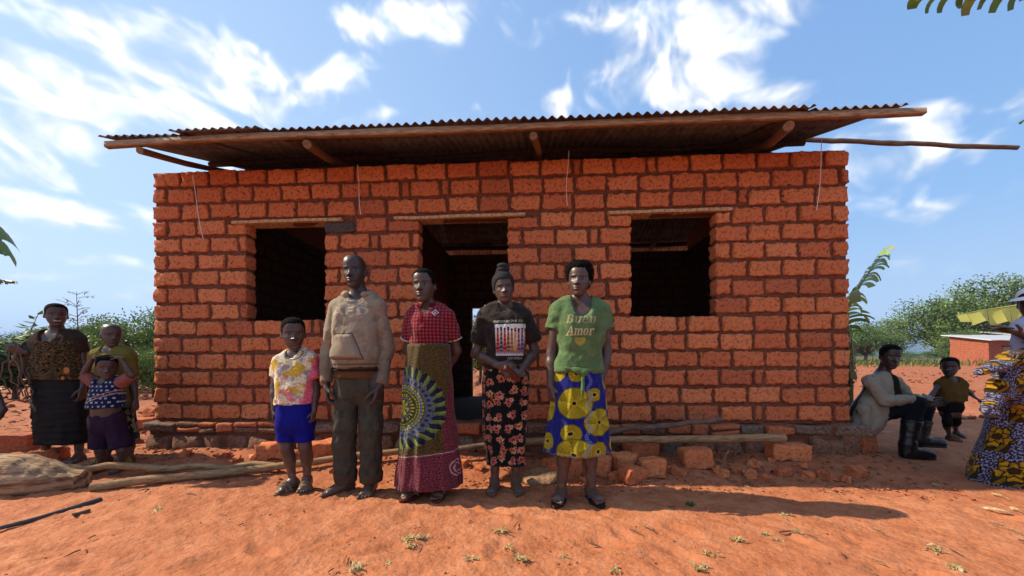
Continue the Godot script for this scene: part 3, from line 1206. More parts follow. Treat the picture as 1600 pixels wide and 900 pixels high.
# one face vertex: x across, y up (in head heights); o: smile, wide, jaw
func face_point(y: float, phi: float, o: Dictionary) -> Vector3:
	var p := skull(y)
	var w := p.x * float(o.get("wide", 1.0)) * (lerpf(float(o.get("jaw", 1.0)), 1.0, smoothstep(-0.45, -0.05, y)))
	var zc := (p.y - p.z) * 0.5
	var hd := (p.y + p.z) * 0.5
	var s := sin(phi)
	var c := cos(phi)
	var x := w * signf(s) * pow(absf(s), 0.93)
	var z := zc + hd * signf(c) * pow(absf(c), 0.96)
	var m := smoothstep(0.0, 0.45, c)
	if m > 0.0:
		var ax := absf(x)
		var d := 0.0
		d -= 0.042 * bump(ax, y, 0.135, 0.01, 0.075, 0.05)            # sockets
		d += 0.022 * bump(ax, y, 0.138, 0.0, 0.05, 0.03)              # eyeballs
		d += 0.018 * bump(ax, y, 0.12, 0.085, 0.10, 0.03)             # brows
		d += 0.014 * bump(ax, y, 0.20, -0.10, 0.07, 0.06)             # cheekbones
		var nose := smoothstep(0.10, -0.14, y) * smoothstep(-0.20, -0.155, y)
		d += 0.075 * nose * exp(-pow(x / 0.042, 2.0))
		d += 0.062 * bump(x, y, 0, -0.135, 0.06, 0.04)
		d += 0.050 * bump(ax, y, 0.068, -0.15, 0.036, 0.03)           # nostrils' wings
		d -= 0.012 * bump(x, y, 0, -0.20, 0.03, 0.02)
		var wide := 0.105 + 0.02 * float(o.get("smile", 0.0))
		var yc := y - 0.04 * float(o.get("smile", 0.0)) * pow(ax / 0.12, 2.0)
		d += 0.030 * bump(ax, y, 0.0, -0.27, 0.17, 0.09)              # the mouth's mound
		d += 0.034 * bump(x, yc, 0, -0.242, wide, 0.020)
		d += 0.036 * bump(x, yc, 0, -0.302, wide * 0.85, 0.024)
		d -= 0.026 * bump(x, yc, 0, -0.270, wide * 1.05, 0.008)
		d -= 0.016 * bump(x, y, 0, -0.355, 0.08, 0.025)
		d += 0.014 * bump(x, y, 0, -0.43, 0.09, 0.04)                 # chin
		z += d * m
	return Vector3(x, y, z)


func face_colour(p: Vector3, phi: float, tone: Color, o: Dictionary) -> Color:
	var c := tone
	var ax := absf(p.x)
	c = c * (1.0 + 0.12 * nz2.get_noise_3d(p.x * 9.0, p.y * 9.0, p.z * 9.0))
	c = c.lerp(tone * 1.25, 0.5 * bump(ax, p.y, 0.17, -0.09, 0.1, 0.07) * float(cos(phi) > 0))
	var crop: float = o.get("crop", 0.0)
	if crop > 0.0:
		var hm := smoothstep(-0.03, 0.04, p.y - hairline(phi) + 0.02 * nz2.get_noise_3d(p.x * 20.0, p.y * 20.0, p.z * 20.0))
		c = c.lerp(Color(0.020, 0.0165, 0.015), hm * crop)
	if cos(phi) > 0.25:
		var smile: float = o.get("smile", 0.0)
		var yc := p.y - 0.04 * smile * pow(ax / 0.12, 2.0)
		c = c.lerp(tone * 0.55, 0.7 * bump(ax, p.y, 0.13, 0.085, 0.085, 0.016))   # eyebrows
		var lip := maxf(bump(p.x, yc, 0, -0.245, 0.11, 0.016), bump(p.x, yc, 0, -0.30, 0.09, 0.02))
		c = c.lerp(Color(tone.r * 1.5 + 0.012, tone.g * 1.15, tone.b * 1.2), clampf(lip * 1.2, 0, 0.85))
		c = c.lerp(tone * 0.3, clampf(bump(p.x, yc, 0, -0.271, 0.12, 0.009) * 1.2, 0, 0.9))
		if smile > 0.7 and ax < 0.10 and absf(yc + 0.268) < 0.02:
			c = Color(0.5, 0.46, 0.40)
		var e := Vector2((ax - 0.137) / 0.062, (p.y - 0.002 + 0.10 * maxf(ax - 0.137, 0.0)) / 0.023)
		if e.length() < 1.0:
			c = Color(0.15, 0.13, 0.115)
			if absf(ax - 0.137) < 0.031: c = Color(0.010, 0.007, 0.006)
		elif e.length() < 1.5: c = c * 0.45
		c = c.lerp(tone * 0.3, clampf(bump(ax, p.y, 0.045, -0.178, 0.024, 0.012), 0, 0.9))
	c.a = 1.0
	return c


func head(g: Geo, at_: Vector3, turn: Basis, hh: float, tone: Color, o := {}) -> void:
	var rings := 66
	var sides := 56
	var rows := []
	for i in rings + 1:
		var t := float(i) / rings
		var y := -0.5 + pow(sin(t * PI * 0.5), 1.0) * 0.0 + t
		y = clampf(-0.5 + t, -0.5, 0.5)
		if t > 0.86: y = 0.36 + 0.14 * sin((t - 0.86) / 0.14 * PI * 0.5)
		var row := PackedInt32Array()
		for s in sides:
			var a := (float(s) / sides - 0.5) * TAU
			var phi := a - 0.42 * sin(a)
			var p := face_point(y, phi, o)
			row.push_back(g.add(at_ + turn * (p * hh), Vector2.ZERO, face_colour(p, phi, tone, o)))
		rows.append(row)
	for i in rings:
		for s in sides:
			var s2 := (s + 1) % sides
			g.quad(rows[i][s], rows[i][s2], rows[i + 1][s2], rows[i + 1][s])
	var mid := g.add(at_ + turn * (Vector3(0, -0.5, 0.2) * hh), Vector2.ZERO, tone)
	for s in sides:
		g.tri(mid, rows[0][(s + 1) % sides], rows[0][s])
	for sgn in [-1.0, 1.0]:   # ears
		var eb := turn * Basis.from_euler(Vector3(0.15, sgn * -0.45, sgn * 0.12))
		g.ball(at_ + turn * (Vector3(sgn * 0.318 * float(o.get("wide", 1.0)), -0.02, -0.03) * hh), Vector3(0.028, 0.125, 0.07) * hh, eb, tone * 0.9, 9, 12)
		g.ball(at_ + turn * (Vector3(sgn * 0.312 * float(o.get("wide", 1.0)), -0.11, 0.005) * hh), Vector3(0.026, 0.04, 0.032) * hh, eb, tone, 6, 8)


# hair as a shell over the skull: thick at the crown, ending at the hairline
func hair(at_: Vector3, turn: Basis, hh: float, thick: float, lump: float, o := {}, line_shift := 0.0) -> ArrayMesh:
	var g := Geo.new()
	var rings := 46
	var sides := 56
	var rows := []
	var keep := []
	for i in rings + 1:
		var t := float(i) / rings
		var y := -0.34 + 0.84 * t
		if t > 0.8: y = 0.332 + 0.168 * sin((t - 0.8) / 0.2 * PI * 0.5)
		var row := PackedInt32Array()
		var kr := []
		for s in sides:
			var phi := (float(s) / sides - 0.5) * TAU
			var p := face_point(y, phi, o)
			var mask := smoothstep(-0.035, 0.03, y - hairline(phi) - line_shift + 0.018 * nz2.get_noise_2d(phi * 6.0, 2.0))
			var out := Vector3(p.x * 1.2, p.y + 0.02, p.z).normalized()
			var grow := smoothstep(-0.02, 0.28, y - hairline(phi) - line_shift)
			var n := nz2.get_noise_3d(p.x * 14.0, p.y * 14.0, p.z * 14.0) + nz2.get_noise_3d(p.x * 33.0, p.y * 33.0, p.z * 33.0) * 0.6
			p += out * (lerpf(-0.02, 0.010 + thick * lerpf(0.35, 1.0, grow), mask) + lump * n * mask)
			row.push_back(g.add(at_ + turn * (p * hh)))
			kr.append(mask > 0.02)
		rows.append(row)
		keep.append(kr)
	for i in rings:
		for s in sides:
			var s2 := (s + 1) % sides
			if keep[i][s] or keep[i + 1][s] or keep[i][s2] or keep[i + 1][s2]:
				g.quad(rows[i][s], rows[i][s2], rows[i + 1][s2], rows[i + 1][s])
	return g.mesh()


# a hand at wrist w, pointing along d with its palm towards n; thumb on the side t
func hand(g: Geo, w: Vector3, d: Vector3, n: Vector3, t: Vector3, s: float, curl: float, tone: Color, cell := 0.0042, thumb_in := 0.3) -> void:
	d = d.normalized()
	n = (n - d * n.dot(d)).normalized()
	var tt := d.cross(n)
	t = tt if tt.dot(t) > 0 else -tt
	var f := Flesh.new()
	f.cap(w - d * 0.03 * s, w + d * 0.012 * s, 0.024 * s, 0.023 * s, 0.01, 0.8, n)
	var xs := [0.029, 0.0095, -0.0095, -0.028]
	var len_ := [0.072, 0.081, 0.075, 0.058]
	for i in 4:
		var k: Vector3 = w + (d * (0.092 - 0.004 * absf(i - 1.2)) + t * xs[i]) * s
		f.cap(w + t * xs[i] * 0.55 * s, k, 0.0135 * s, 0.0115 * s, 0.012 * s)
		var a := 0.0
		var p := k
		var bend := [curl * 0.55, curl * 0.8, curl * 0.5]
		for q in 3:
			a += bend[q] * (1.0 + 0.12 * (i - 1))
			var dir: Vector3 = (d * cos(a) + n * sin(a) + t * xs[i] * 1.6).normalized()
			var e: Vector3 = p + dir * len_[i] * [0.45, 0.31, 0.24][q] * s
			f.cap(p, e, (0.0096 - 0.0008 * q) * s, (0.0088 - 0.0009 * q) * s, 0.003)
			p = e
	var b := w + (d * 0.022 + t * 0.022 + n * 0.004) * s
	var d1 := (d * 0.62 + t * (0.85 - thumb_in) + n * (0.25 + thumb_in * 0.5)).normalized()
	var e1 := b + d1 * 0.042 * s
	var d2 := (d * 0.85 + t * (0.4 - thumb_in) + n * (0.3 + thumb_in * 0.6)).normalized()
	f.cap(b, e1, 0.0155 * s, 0.0115 * s, 0.012 * s)
	f.cap(e1, e1 + d2 * 0.030 * s, 0.0112 * s, 0.0100 * s, 0.003)
	f.cap(e1 + d2 * 0.030 * s, e1 + d2 * 0.030 * s + (d2 + d * 0.25 + n * curl * 0.2).normalized() * 0.024 * s, 0.0100 * s, 0.0082 * s, 0.003)
	f.build(g, cell, 0.0, Vector3.ONE, null, tone)


# a foot under ankle a, pointing along yaw; big: which side the big toe is on
func foot(g: Geo, a: Vector3, yaw: float, s: float, big: float, tone: Color, lift := 0.0, cell := 0.0055) -> void:
	var F := Vector3(sin(yaw), 0, cos(yaw))
	var S := Vector3(cos(yaw), 0, -sin(yaw)) * big
	var o := Vector3(a.x, lift, a.z)
	var f := Flesh.new()
	f.cap(a, o - F * 0.035 * s + Vector3.UP * 0.034 * s, 0.036 * s, 0.034 * s, 0.02)
	f.cap(a + Vector3.DOWN * 0.005, o + F * 0.10 * s + Vector3.UP * 0.026 * s, 0.036 * s, 0.024 * s, 0.03)
	f.cap(o - F * 0.03 * s + Vector3.UP * 0.025 * s, o + F * 0.115 * s - S * 0.024 * s + Vector3.UP * 0.018 * s, 0.026 * s, 0.019 * s, 0.03)
	f.cap(o + F * 0.02 * s + S * 0.01 * s + Vector3.UP * 0.034 * s, o + F * 0.125 * s + S * 0.026 * s + Vector3.UP * 0.020 * s, 0.026 * s, 0.021 * s, 0.03)
	for i in 5:
		var x: float = [0.034, 0.013, -0.005, -0.021, -0.036][i]
		var l: float = [0.064, 0.062, 0.054, 0.044, 0.034][i]
		var r: float = [0.0145, 0.0105, 0.0098, 0.0092, 0.0088][i]
		var st: Vector3 = o + F * [0.128, 0.127, 0.122, 0.113, 0.100][i] * s + S * x * s + Vector3.UP * 0.017 * s
		f.cap(st, st + (F + S * x * 2.0).normalized() * l * 0.62 * s + Vector3.UP * (r + 0.002 - 0.017) * s, r * s, r * 0.95 * s, 0.004)
	f.build(g, cell, 0.0, Vector3.ONE, null, tone)


# a flat sandal under a foot: sole with straps
func sandal(p: Node3D, a: Vector3, yaw: float, s: float, sole: Material, strap: Material, broad := false) -> void:
	var F := Vector3(sin(yaw), 0, cos(yaw))
	var S := Vector3(cos(yaw), 0, -sin(yaw))
	var g := Geo.new()
	var top := PackedInt32Array()
	var bot := PackedInt32Array()
	var rim := PackedInt32Array()
	var o := Vector3(a.x, 0, a.z)
	var n := 28
	for k in n:
		var t := TAU * k / n
		var l := 0.055 + 0.125 * cos(t)
		var wd := (0.043 + 0.008 * cos(t + 0.4) - 0.006 * cos(2.0 * t)) * sin(t)
		var q := o + F * (l * s) + S * (wd * s)
		top.push_back(g.add(q + Vector3.UP * 0.018))
		rim.push_back(g.add(q * 1.0 + Vector3.UP * 0.018))
		bot.push_back(g.add(q + Vector3.UP * -0.004))
	var c := g.add(o + F * 0.055 * s + Vector3.UP * 0.018)
	for k in n:
		var k2 := (k + 1) % n
		g.tri(c, top[k], top[k2])
		g.quad(rim[k], bot[k], bot[k2], rim[k2])
	var part_ := part("sandal", g.mesh(), sole, p)
	var h := Geo.new()
	if broad:
		for w in [0.055, 0.095]:
			var path := []
			var rad := []
			for k in 9:
				var t := lerpf(-1.0, 1.0, k / 8.0)
				path.append(o + F * (w + 0.02 * (1 - t * t)) * s + S * t * 0.047 * s + Vector3.UP * (0.020 + (0.072 if w < 0.09 else 0.050) * (1.0 - t * t)) * s)
				rad.append(0.015)
			h.tube(path, rad, 6)
	else:
		var toe := o + F * 0.135 * s + Vector3.UP * 0.034
		for sg in [-1.0, 1.0]:
			var path := []
			var rad := []
			for k in 7:
				var t := k / 6.0
				path.append(toe.lerp(o + F * 0.035 * s + S * sg * 0.046 * s + Vector3.UP * 0.02, t) + (Vector3.UP * 0.022 + S * sg * 0.012) * sin(t * PI) * s)
				rad.append(0.0065)
			h.tube(path, rad, 6)
	part("strap", h.mesh(), strap, part_)


# the trunk as stacked flat slices: [y, centre x, centre z, half width, half depth]
func trunk(f: Flesh, rows: Array, grow := 0.0, k := 0.012) -> void:
	for i in rows.size() - 1:
		var a: Array = rows[i]
		var b: Array = rows[i + 1]
		var n := maxi(1, int(ceilf(absf(a[0] - b[0]) / 0.024)))
		for q in n + (1 if i == rows.size() - 2 else 0):
			var t := float(q) / n
			var e := t * t * (3 - 2 * t)
			var w: float = lerpf(a[3], b[3], e) + grow
			var r: float = lerpf(a[4], b[4], e) + grow
			var c := Vector3(lerpf(a[1], b[1], e), lerpf(a[0], b[0], t), lerpf(a[2], b[2], e))
			var h := Vector3(maxf(w - r, 0.002), 0, 0)
			f.cap(c - h, c + h, r, r, k)


# the bare figure: one continuous body with head, hands and feet
func figure(p: Node3D, J: Dictionary) -> MeshInstance3D:
	var g := Geo.new()
	var f := Flesh.new()
	var b: float = J.b
	var tone: Color = J.tone
	var turn: Basis = J.turn
	var rows := []
	for i in J.trunk.size():
		var q: Array = J.trunk[i].duplicate()
		if i >= 3:
			q[3] -= 0.014
			q[4] -= 0.014
		rows.append(q)
	trunk(f, rows, -0.007)
	var nape: Vector3 = J.head + turn * (Vector3(0, -0.16, -0.12) * J.hh)
	f.cap(J.neck + Vector3(0, -0.03, -0.01) * b, nape, 0.056 * b, 0.052 * b, 0.03)
	for s in ["l", "r"]:
		f.cap(J.neck + Vector3(0, 0.0, -0.015), J["sh" + s] + Vector3(0, 0.012 * b, -0.005), 0.040 * b, 0.045 * b, 0.05)
		f.cap(J["sh" + s], J["el" + s], 0.049 * b, 0.037 * b, 0.03)
		var m: Vector3 = J["el" + s].lerp(J["wr" + s], 0.3)
		f.cap(J["el" + s], m, 0.037 * b, 0.039 * b, 0.02)
		f.cap(m, J["wr" + s], 0.039 * b, 0.0255 * b, 0.02)
		if J.has("hi" + s):
			f.cap(J["hi" + s], J["kn" + s], 0.080 * b, 0.054 * b, 0.03)
			var kn: Vector3 = J["kn" + s]
			var an: Vector3 = J["an" + s]
			var back: Vector3 = J.get("calf" + s, Vector3(0, 0, -0.018))
			f.cap(kn, kn.lerp(an, 0.4) + back * 0.6, 0.050 * b, 0.048 * b, 0.03)
			f.cap(kn.lerp(an, 0.25) + back, an, 0.050 * b, 0.033 * b, 0.03)
	f.build(g, J.get("cell", 0.010), 0.0, Vector3.ONE, null, tone)
	# dust on the shins and feet
	var dust: float = J.get("dust", 0.5)
	for i in g.v.size():
		var y := g.v[i].y
		var n := nz2.get_noise_3d(g.v[i].x * 20.0, y * 20.0, g.v[i].z * 20.0)
		g.c[i] = tone * (1.0 + 0.14 * n)
		if y < 0.34 * b: g.c[i] = g.c[i].lerp(Color(0.30, 0.15, 0.085), clampf((0.34 * b - y) / (0.3 * b), 0, 1) * (0.45 + 0.5 * n) * dust)
		g.c[i].a = 1.0
	head(g, J.head, turn, J.hh, tone, J.get("face", {}))
	for s in ["l", "r"]:
		if J.has("hand" + s):
			var h: Array = J["hand" + s]   # direction, palm, thumb side, curl
			hand(g, J["wr" + s], h[0], h[1], h[2], b * h[4] if h.size() > 4 else b, h[3], tone * 1.08, J.get("hand_cell", 0.0044))
		if J.has("ft" + s):
			foot(g, J["an" + s], J["ft" + s], J.get("fs", b), 1.0 if s == "l" else -1.0, tone.lerp(Color(0.30, 0.15, 0.085), 0.22 * dust), J.get("lift", 0.0), 0.0055 if b > 0.9 else 0.0048)
	var o := part("body", g.mesh(), M.skin, p)
	if J.get("hair", 0.02) > 0.0:
		part("hair", hair(J.head, turn, J.hh, J.get("hair", 0.02), J.get("lump", 0.004), J.get("face", {}), J.get("line", 0.0)), M.hair, p)
	return o


# lay a front-and-back print on a garment: box is [x0, x1, y0, y1] of the cloth
func lay_print(g: Geo, box: Array, back_plain := true) -> void:
	var n := PackedVector3Array()
	n.resize(g.v.size())
	for i in range(0, g.ix.size(), 3):
		var f := (g.v[g.ix[i + 2]] - g.v[g.ix[i]]).cross(g.v[g.ix[i + 1]] - g.v[g.ix[i]])
		for k in 3: n[g.ix[i + k]] += f
	for i in g.v.size():
		var u: float = (g.v[i].x - box[0]) / (box[1] - box[0])
		var v: float = 1.0 - (g.v[i].y - box[2]) / (box[3] - box[2])
		if back_plain and n[i].z < -1e-7: u = minf(u, 0.04) if u < 0.5 else maxf(u, 0.96)
		g.uv[i] = Vector2(u, v)


# a top of cloth: trunk slices plus sleeves; sleeve = how far down the arm (1 = elbow, 2 = wrist)
func top_geo(J: Dictionary, rows: Array, ease_: float, sleeve: float, hem: float, neck_r: float, neck_drop: float, sleeve_r := 0.062, wrinkle := 0.006, cell := 0.0095, wf := Vector3(9, 7, 9)) -> Geo:
	var f := Flesh.new()
	var b: float = J.b
	trunk(f, rows, ease_)
	# a wide flat cut along the hem
	f.cap(Vector3(0, hem - 3.0, 0), Vector3(0, hem - 3.0, 0.001), 3.0, 3.0, 0.01, 1.0, Vector3(0, 0, 1), false, false, true)
	for s in ["l", "r"]:
		var sh: Vector3 = J["sh" + s]
		var el: Vector3 = J["el" + s]
		var wr: Vector3 = J["wr" + s]
		f.cap(J.neck + Vector3(0, -0.008, -0.015), sh + Vector3(0, 0.012 * b, 0), 0.045 * b + ease_ * 0.5, 0.050 * b + ease_ * 0.6, 0.05)
		if sleeve <= 0.0: continue
		if sleeve <= 1.0:
			f.cap(sh, sh.lerp(el, sleeve), sleeve_r * 0.95 * b, sleeve_r * b, 0.015, 1.0, Vector3(0, 0, 1), false, true)
		else:
			f.cap(sh, el, (sleeve_r + 0.004) * b, sleeve_r * 0.90 * b, 0.014)
			f.cap(el, el.lerp(wr, sleeve - 1.0), sleeve_r * 0.90 * b, sleeve_r * 0.72 * b, 0.012, 1.0, Vector3(0, 0, 1), false, true)
	f.cap(J.neck + Vector3(0, 0.040, 0.008) * b, J.neck + Vector3(0, 0.25, 0.02) * b, neck_r, neck_r, 0.01, 1.0, Vector3(0, 0, 1), false, false, true)
	if neck_drop > 0.0:
		f.cap(J.neck + Vector3(0, 0.065, 0.03) * b, J.neck + Vector3(0, 0.055, 0.20) * b, neck_r * 0.97, neck_r * 0.97, 0.01, 1.0, Vector3(0, 0, 1), false, false, true)
		f.cap(J.neck + Vector3(0, 0.035, 0.04) * b, J.neck + Vector3(0, 0.045 - neck_drop, 0.15) * b, neck_r * 0.97, neck_r * 0.85, 0.01, 1.0, Vector3(0, 0, 1), false, false, true)
	var g := Geo.new()
	f.build(g, cell, wrinkle * 1.7, wf, nz_cloth)
	return g


# a wrapped skirt: rings [y, centre x, centre z, half width, half depth]; u runs round it (0.5 in front), v down
func skirt_geo(rows: Array, folds: float, count: float, seed_: int, overlap := 0.16) -> Geo:
	var g := Geo.new()
	var n := 120
	var m := 44
	var grid := []
	var y0: float = rows[0][0]
	var y1: float = rows[rows.size() - 1][0]
	for j in m + 3:
		var t := minf(float(j) / m, 1.0)
		var y := lerpf(y0, y1, t)
		var k := 0
		while k < rows.size() - 2 and y < rows[k + 1][0]: k += 1
		var e: float = clampf((y - rows[k][0]) / (rows[k + 1][0] - rows[k][0]), 0, 1)
		e = lerpf(e, e * e * (3 - 2 * e), 0.7)
		var q := [0.0, 0.0, 0.0, 0.0]
		for i in 4: q[i] = lerpf(rows[k][i + 1], rows[k + 1][i + 1], e)
		var inn := 0.0 if j <= m else 0.012 * (j - m)
		if j > m: y += 0.012 * (j - m)
		var line := PackedInt32Array()
		for i in n + 1:
			var a := (float(i) / n - 0.5) * TAU
			var fold := nz.get_noise_2d(sin(a) * count * 0.5 + seed_ * 7.0 + t * 0.6, cos(a) * count * 0.5 + t * 1.1) * folds * (0.25 + 0.9 * t)
			fold += 0.5 * folds * sin(a * count + seed_ + t * 1.5 + 2.0 * nz2.get_noise_2d(a, t * 2.0 + seed_)) * (0.1 + 0.5 * t)
			var step := 0.010 * smoothstep(0.0, 0.02, a - overlap) * smoothstep(1.6, 0.9, a)   # the free edge of the wrap
			var r := 1.0
			g.add(Vector3(q[0] + sin(a) * (q[2] + fold + step - inn) * r, y + 0.006 * sin(a * 2.0 + seed_) * t, q[1] + cos(a) * (q[3] + fold + step - inn) * r), Vector2(float(i) / n, t))
			line.push_back(g.v.size() - 1)
		grid.append(line)
	for j in m + 2:
		for i in n:
			g.quad(grid[j][i], grid[j + 1][i], grid[j + 1][i + 1], grid[j][i + 1])
	var c := g.add(Vector3(rows[0][1], y0, rows[0][2]))
	for i in n:
		g.tri(c, grid[0][i], grid[0][i + 1])
	return g


func legs_geo(J: Dictionary, rows: Array, ends: float, r0: float, r1: float, r2: float, ease_: float, wrinkle := 0.007, cell := 0.0095, wf := Vector3(13, 8, 13)) -> Geo:
	var f := Flesh.new()
	var b: float = J.b
	trunk(f, rows, ease_)
	for s in ["l", "r"]:
		var hi_: Vector3 = J["hi" + s]
		var kn: Vector3 = J["kn" + s]
		var an: Vector3 = J["an" + s]
		if ends <= 1.0:
			f.cap(hi_, hi_.lerp(kn, ends), r0 * b, r1 * b, 0.02, 1.0, Vector3(0, 0, 1), false, true)
		else:
			f.cap(hi_, kn, r0 * b, r1 * b, 0.02)
			f.cap(kn, kn.lerp(an, ends - 1.0), r1 * b, r2 * b, 0.02, 1.0, Vector3(0, 0, 1), false, true)
	var g := Geo.new()
	f.build(g, cell, wrinkle, wf, nz_cloth)
	return g


func look(yaw: float, pitch: float, roll: float) -> Basis:   # degrees; yaw to the picture's right, pitch down, roll to the right
	return Basis.from_euler(Vector3(deg_to_rad(pitch), deg_to_rad(yaw), deg_to_rad(-roll)))


# letters as a mask, by filling the triangles of a lettering mesh
func letters(text: String, w: int, h: int, slant := 0.0, bold := true, serif := true) -> PackedFloat32Array:
	var out := PackedFloat32Array()
	out.resize(w * h)
	var fnt := SystemFont.new()
	fnt.font_names = PackedStringArray(["Droid Serif" if serif else "Droid Sans"])
	fnt.font_weight = 700 if bold else 400
	var tm := TextMesh.new()
	tm.text = text
	tm.font = fnt
	tm.font_size = 48
	tm.depth = 0.0
	tm.pixel_size = 0.01
	var arr := tm.get_mesh_arrays()
	if arr.is_empty(): return out
	var v: PackedVector3Array = arr[Mesh.ARRAY_VERTEX]
	var ix: PackedInt32Array = arr[Mesh.ARRAY_INDEX]
	if v.is_empty(): return out
	var lo := Vector2(1e9, 1e9)
	var hi_ := -lo
	var q := PackedVector2Array()
	for p in v:
		var s := Vector2(p.x + p.y * slant, p.y)
		q.push_back(s)
		lo = lo.min(s)
		hi_ = hi_.max(s)
	var sc := Vector2((w - 2) / (hi_.x - lo.x), (h - 2) / (hi_.y - lo.y))
	for i in q.size():
		q[i] = Vector2((q[i].x - lo.x) * sc.x + 1, h - 1 - (q[i].y - lo.y) * sc.y)
	for k in range(0, ix.size(), 3):
		var a := q[ix[k]]
		var b := q[ix[k + 1]]
		var c := q[ix[k + 2]]
		var area := (b - a).cross(c - a)
		if absf(area) < 1e-6: continue
		for y in range(maxi(0, int(minf(a.y, minf(b.y, c.y)))), mini(h - 1, int(maxf(a.y, maxf(b.y, c.y)))) + 1):
			for x in range(maxi(0, int(minf(a.x, minf(b.x, c.x)))), mini(w - 1, int(maxf(a.x, maxf(b.x, c.x)))) + 1):
				var p := Vector2(x + 0.5, y + 0.5)
				var u := (b - a).cross(p - a) / area
				var t := (p - a).cross(c - a) / area
				if u >= -0.02 and t >= -0.02 and u + t <= 1.02: out[y * w + x] = 1.0
	return out


func loc(o: Vector3, px: float, py: float, z := 0.0) -> Vector3:
	return at(px, py, -o.z - z) - o


# ---------------------------------------------------------------- printed cloth
func hash2(a: float, b: float) -> float:
	return fposmod(sin(a * 127.1 + b * 311.7) * 43758.5453, 1.0)


func mixc(a: Color, b: Color, t: float) -> Color:
	return a.lerp(b, clampf(t, 0, 1))


func soft(d: float, w: float) -> float:   # 1 inside (d < 0), 0 outside
	return clampf(0.5 - d / w, 0, 1)


func weave(c: Color, x: float, y: float, amount := 0.10) -> Color:
	var n := nz.get_noise_2d(x * 0.09, y * 0.09) * amount * 1.4 + nz2.get_noise_2d(x * 0.9, y * 0.9) * amount * 0.7
	return Color(c.r * (1 + n), c.g * (1 + n), c.b * (1 + n))


# colours below are what the dyed cloth looks like in even light (sRGB)
func boy_shirt(px: float, py: float) -> Color:
	var c := Color(0.80, 0.75, 0.64)
	var n := func(k: float, s: float) -> float: return nz.get_noise_2d(px * s + k * 31.0, py * s + k * 17.0)
	c = mixc(c, Color(0.46, 0.42, 0.50), 0.6 * smoothstep(0.06, 0.3, n.call(1.0, 0.045) - absf(py - 565) * 0.004))
	c = mixc(c, Color(0.74, 0.62, 0.22), smoothstep(0.0, 0.16, n.call(2.0, 0.04) + 0.16 - Vector2((px - 466) / 24.0, (py - 592) / 20.0).length() * 0.18))
	c = mixc(c, Color(0.76, 0.38, 0.46), 0.75 * smoothstep(0.04, 0.2, n.call(3.0, 0.05) + 0.12 - Vector2((px - 462) / 28.0, (py - 616) / 10.0).length() * 0.18))
	c = mixc(c, Color(0.82, 0.36, 0.46), smoothstep(490.0, 493.0, px + 0.2 * (py - 575)) * 0.9)
	c = mixc(c, Color(0.30, 0.28, 0.30), soft(absf(Vector2(px - 464, (py - 553) * 1.4).length() - 13.0) - 1.2, 1.0) * 0.7)
	return weave(c, px * 3, py * 3, 0.16)


func hoodie_cloth(mask: PackedFloat32Array, px: float, py: float) -> Color:
	var c := Color(0.55, 0.505, 0.43)
	var n := nz.get_noise_2d(px * 0.05, py * 0.05)
	c = mixc(c, Color(0.37, 0.30, 0.22), smoothstep(0.0, 0.5, n) * 0.3)
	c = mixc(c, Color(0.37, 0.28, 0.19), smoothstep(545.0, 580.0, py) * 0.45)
	for s in [[535, 523, 562, 523], [562, 523, 578, 561], [519, 561, 535, 523], [519, 561, 578, 561], [523, 569, 593, 569]]:   # the pouch's seams and the waistband's
		var a := Vector2(s[0], s[1])
		var ab := Vector2(s[2], s[3]) - a
		var q := Vector2(px, py) - a
		var d := (q - ab * clampf(q.dot(ab) / ab.length_squared(), 0, 1)).length()
		c = mixc(c, Color(0.27, 0.23, 0.18), soft(d - 1.0, 1.2) * 0.75)
	var u := (px - 527.0) / 56.0
	var v := (py - 482.0) / 13.0
	if u > 0 and u < 1 and v > 0 and v < 1:
		var m := mask[int(v * 40) * 160 + int(u * 160)]
		c = mixc(c, Color(0.70, 0.66, 0.58), m * clampf(0.8 + n * 1.2, 0.6, 0.95))
	if absf(py - 498.5) < 0.8 and px > 553 and px < 579 and hash2(floor(px * 0.8), 3.0) > 0.35: c = mixc(c, Color(0.68, 0.64, 0.56), 0.6)
	return weave(c, px * 4, py * 4, 0.05)


func polo_cloth(px: float, py: float) -> Color:
	var c := Color(0.40, 0.055, 0.115)
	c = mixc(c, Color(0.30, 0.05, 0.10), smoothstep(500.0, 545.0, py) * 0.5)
	var gx := px / 5.2
	var gy := py / 5.2
	var ix := floorf(gx)
	var q := Vector2(gx - ix - 0.5, gy - floorf(gy) - 0.5)
	var odd := int(ix + floorf(gy)) % 2 == 0
	var d := absf(q.x) + absf(q.y) if odd else q.length() * 1.2
	c = mixc(c, Color(0.72, 0.47, 0.45), soft(absf(d - 0.25) - 0.09, 0.12) * 0.7)
	var e := Vector2(px - 684, py - 491)      # the stitched badge on the chest
	c = mixc(c, Color(0.80, 0.76, 0.72), soft(absf(absf(e.x) + absf(e.y) - 4.2) - 1.0, 0.8) * 0.9)
	c = mixc(c, Color(0.80, 0.76, 0.72), soft(e.length() - 1.3, 0.8) * 0.9)
	return weave(c, px * 4, py * 4, 0.12)


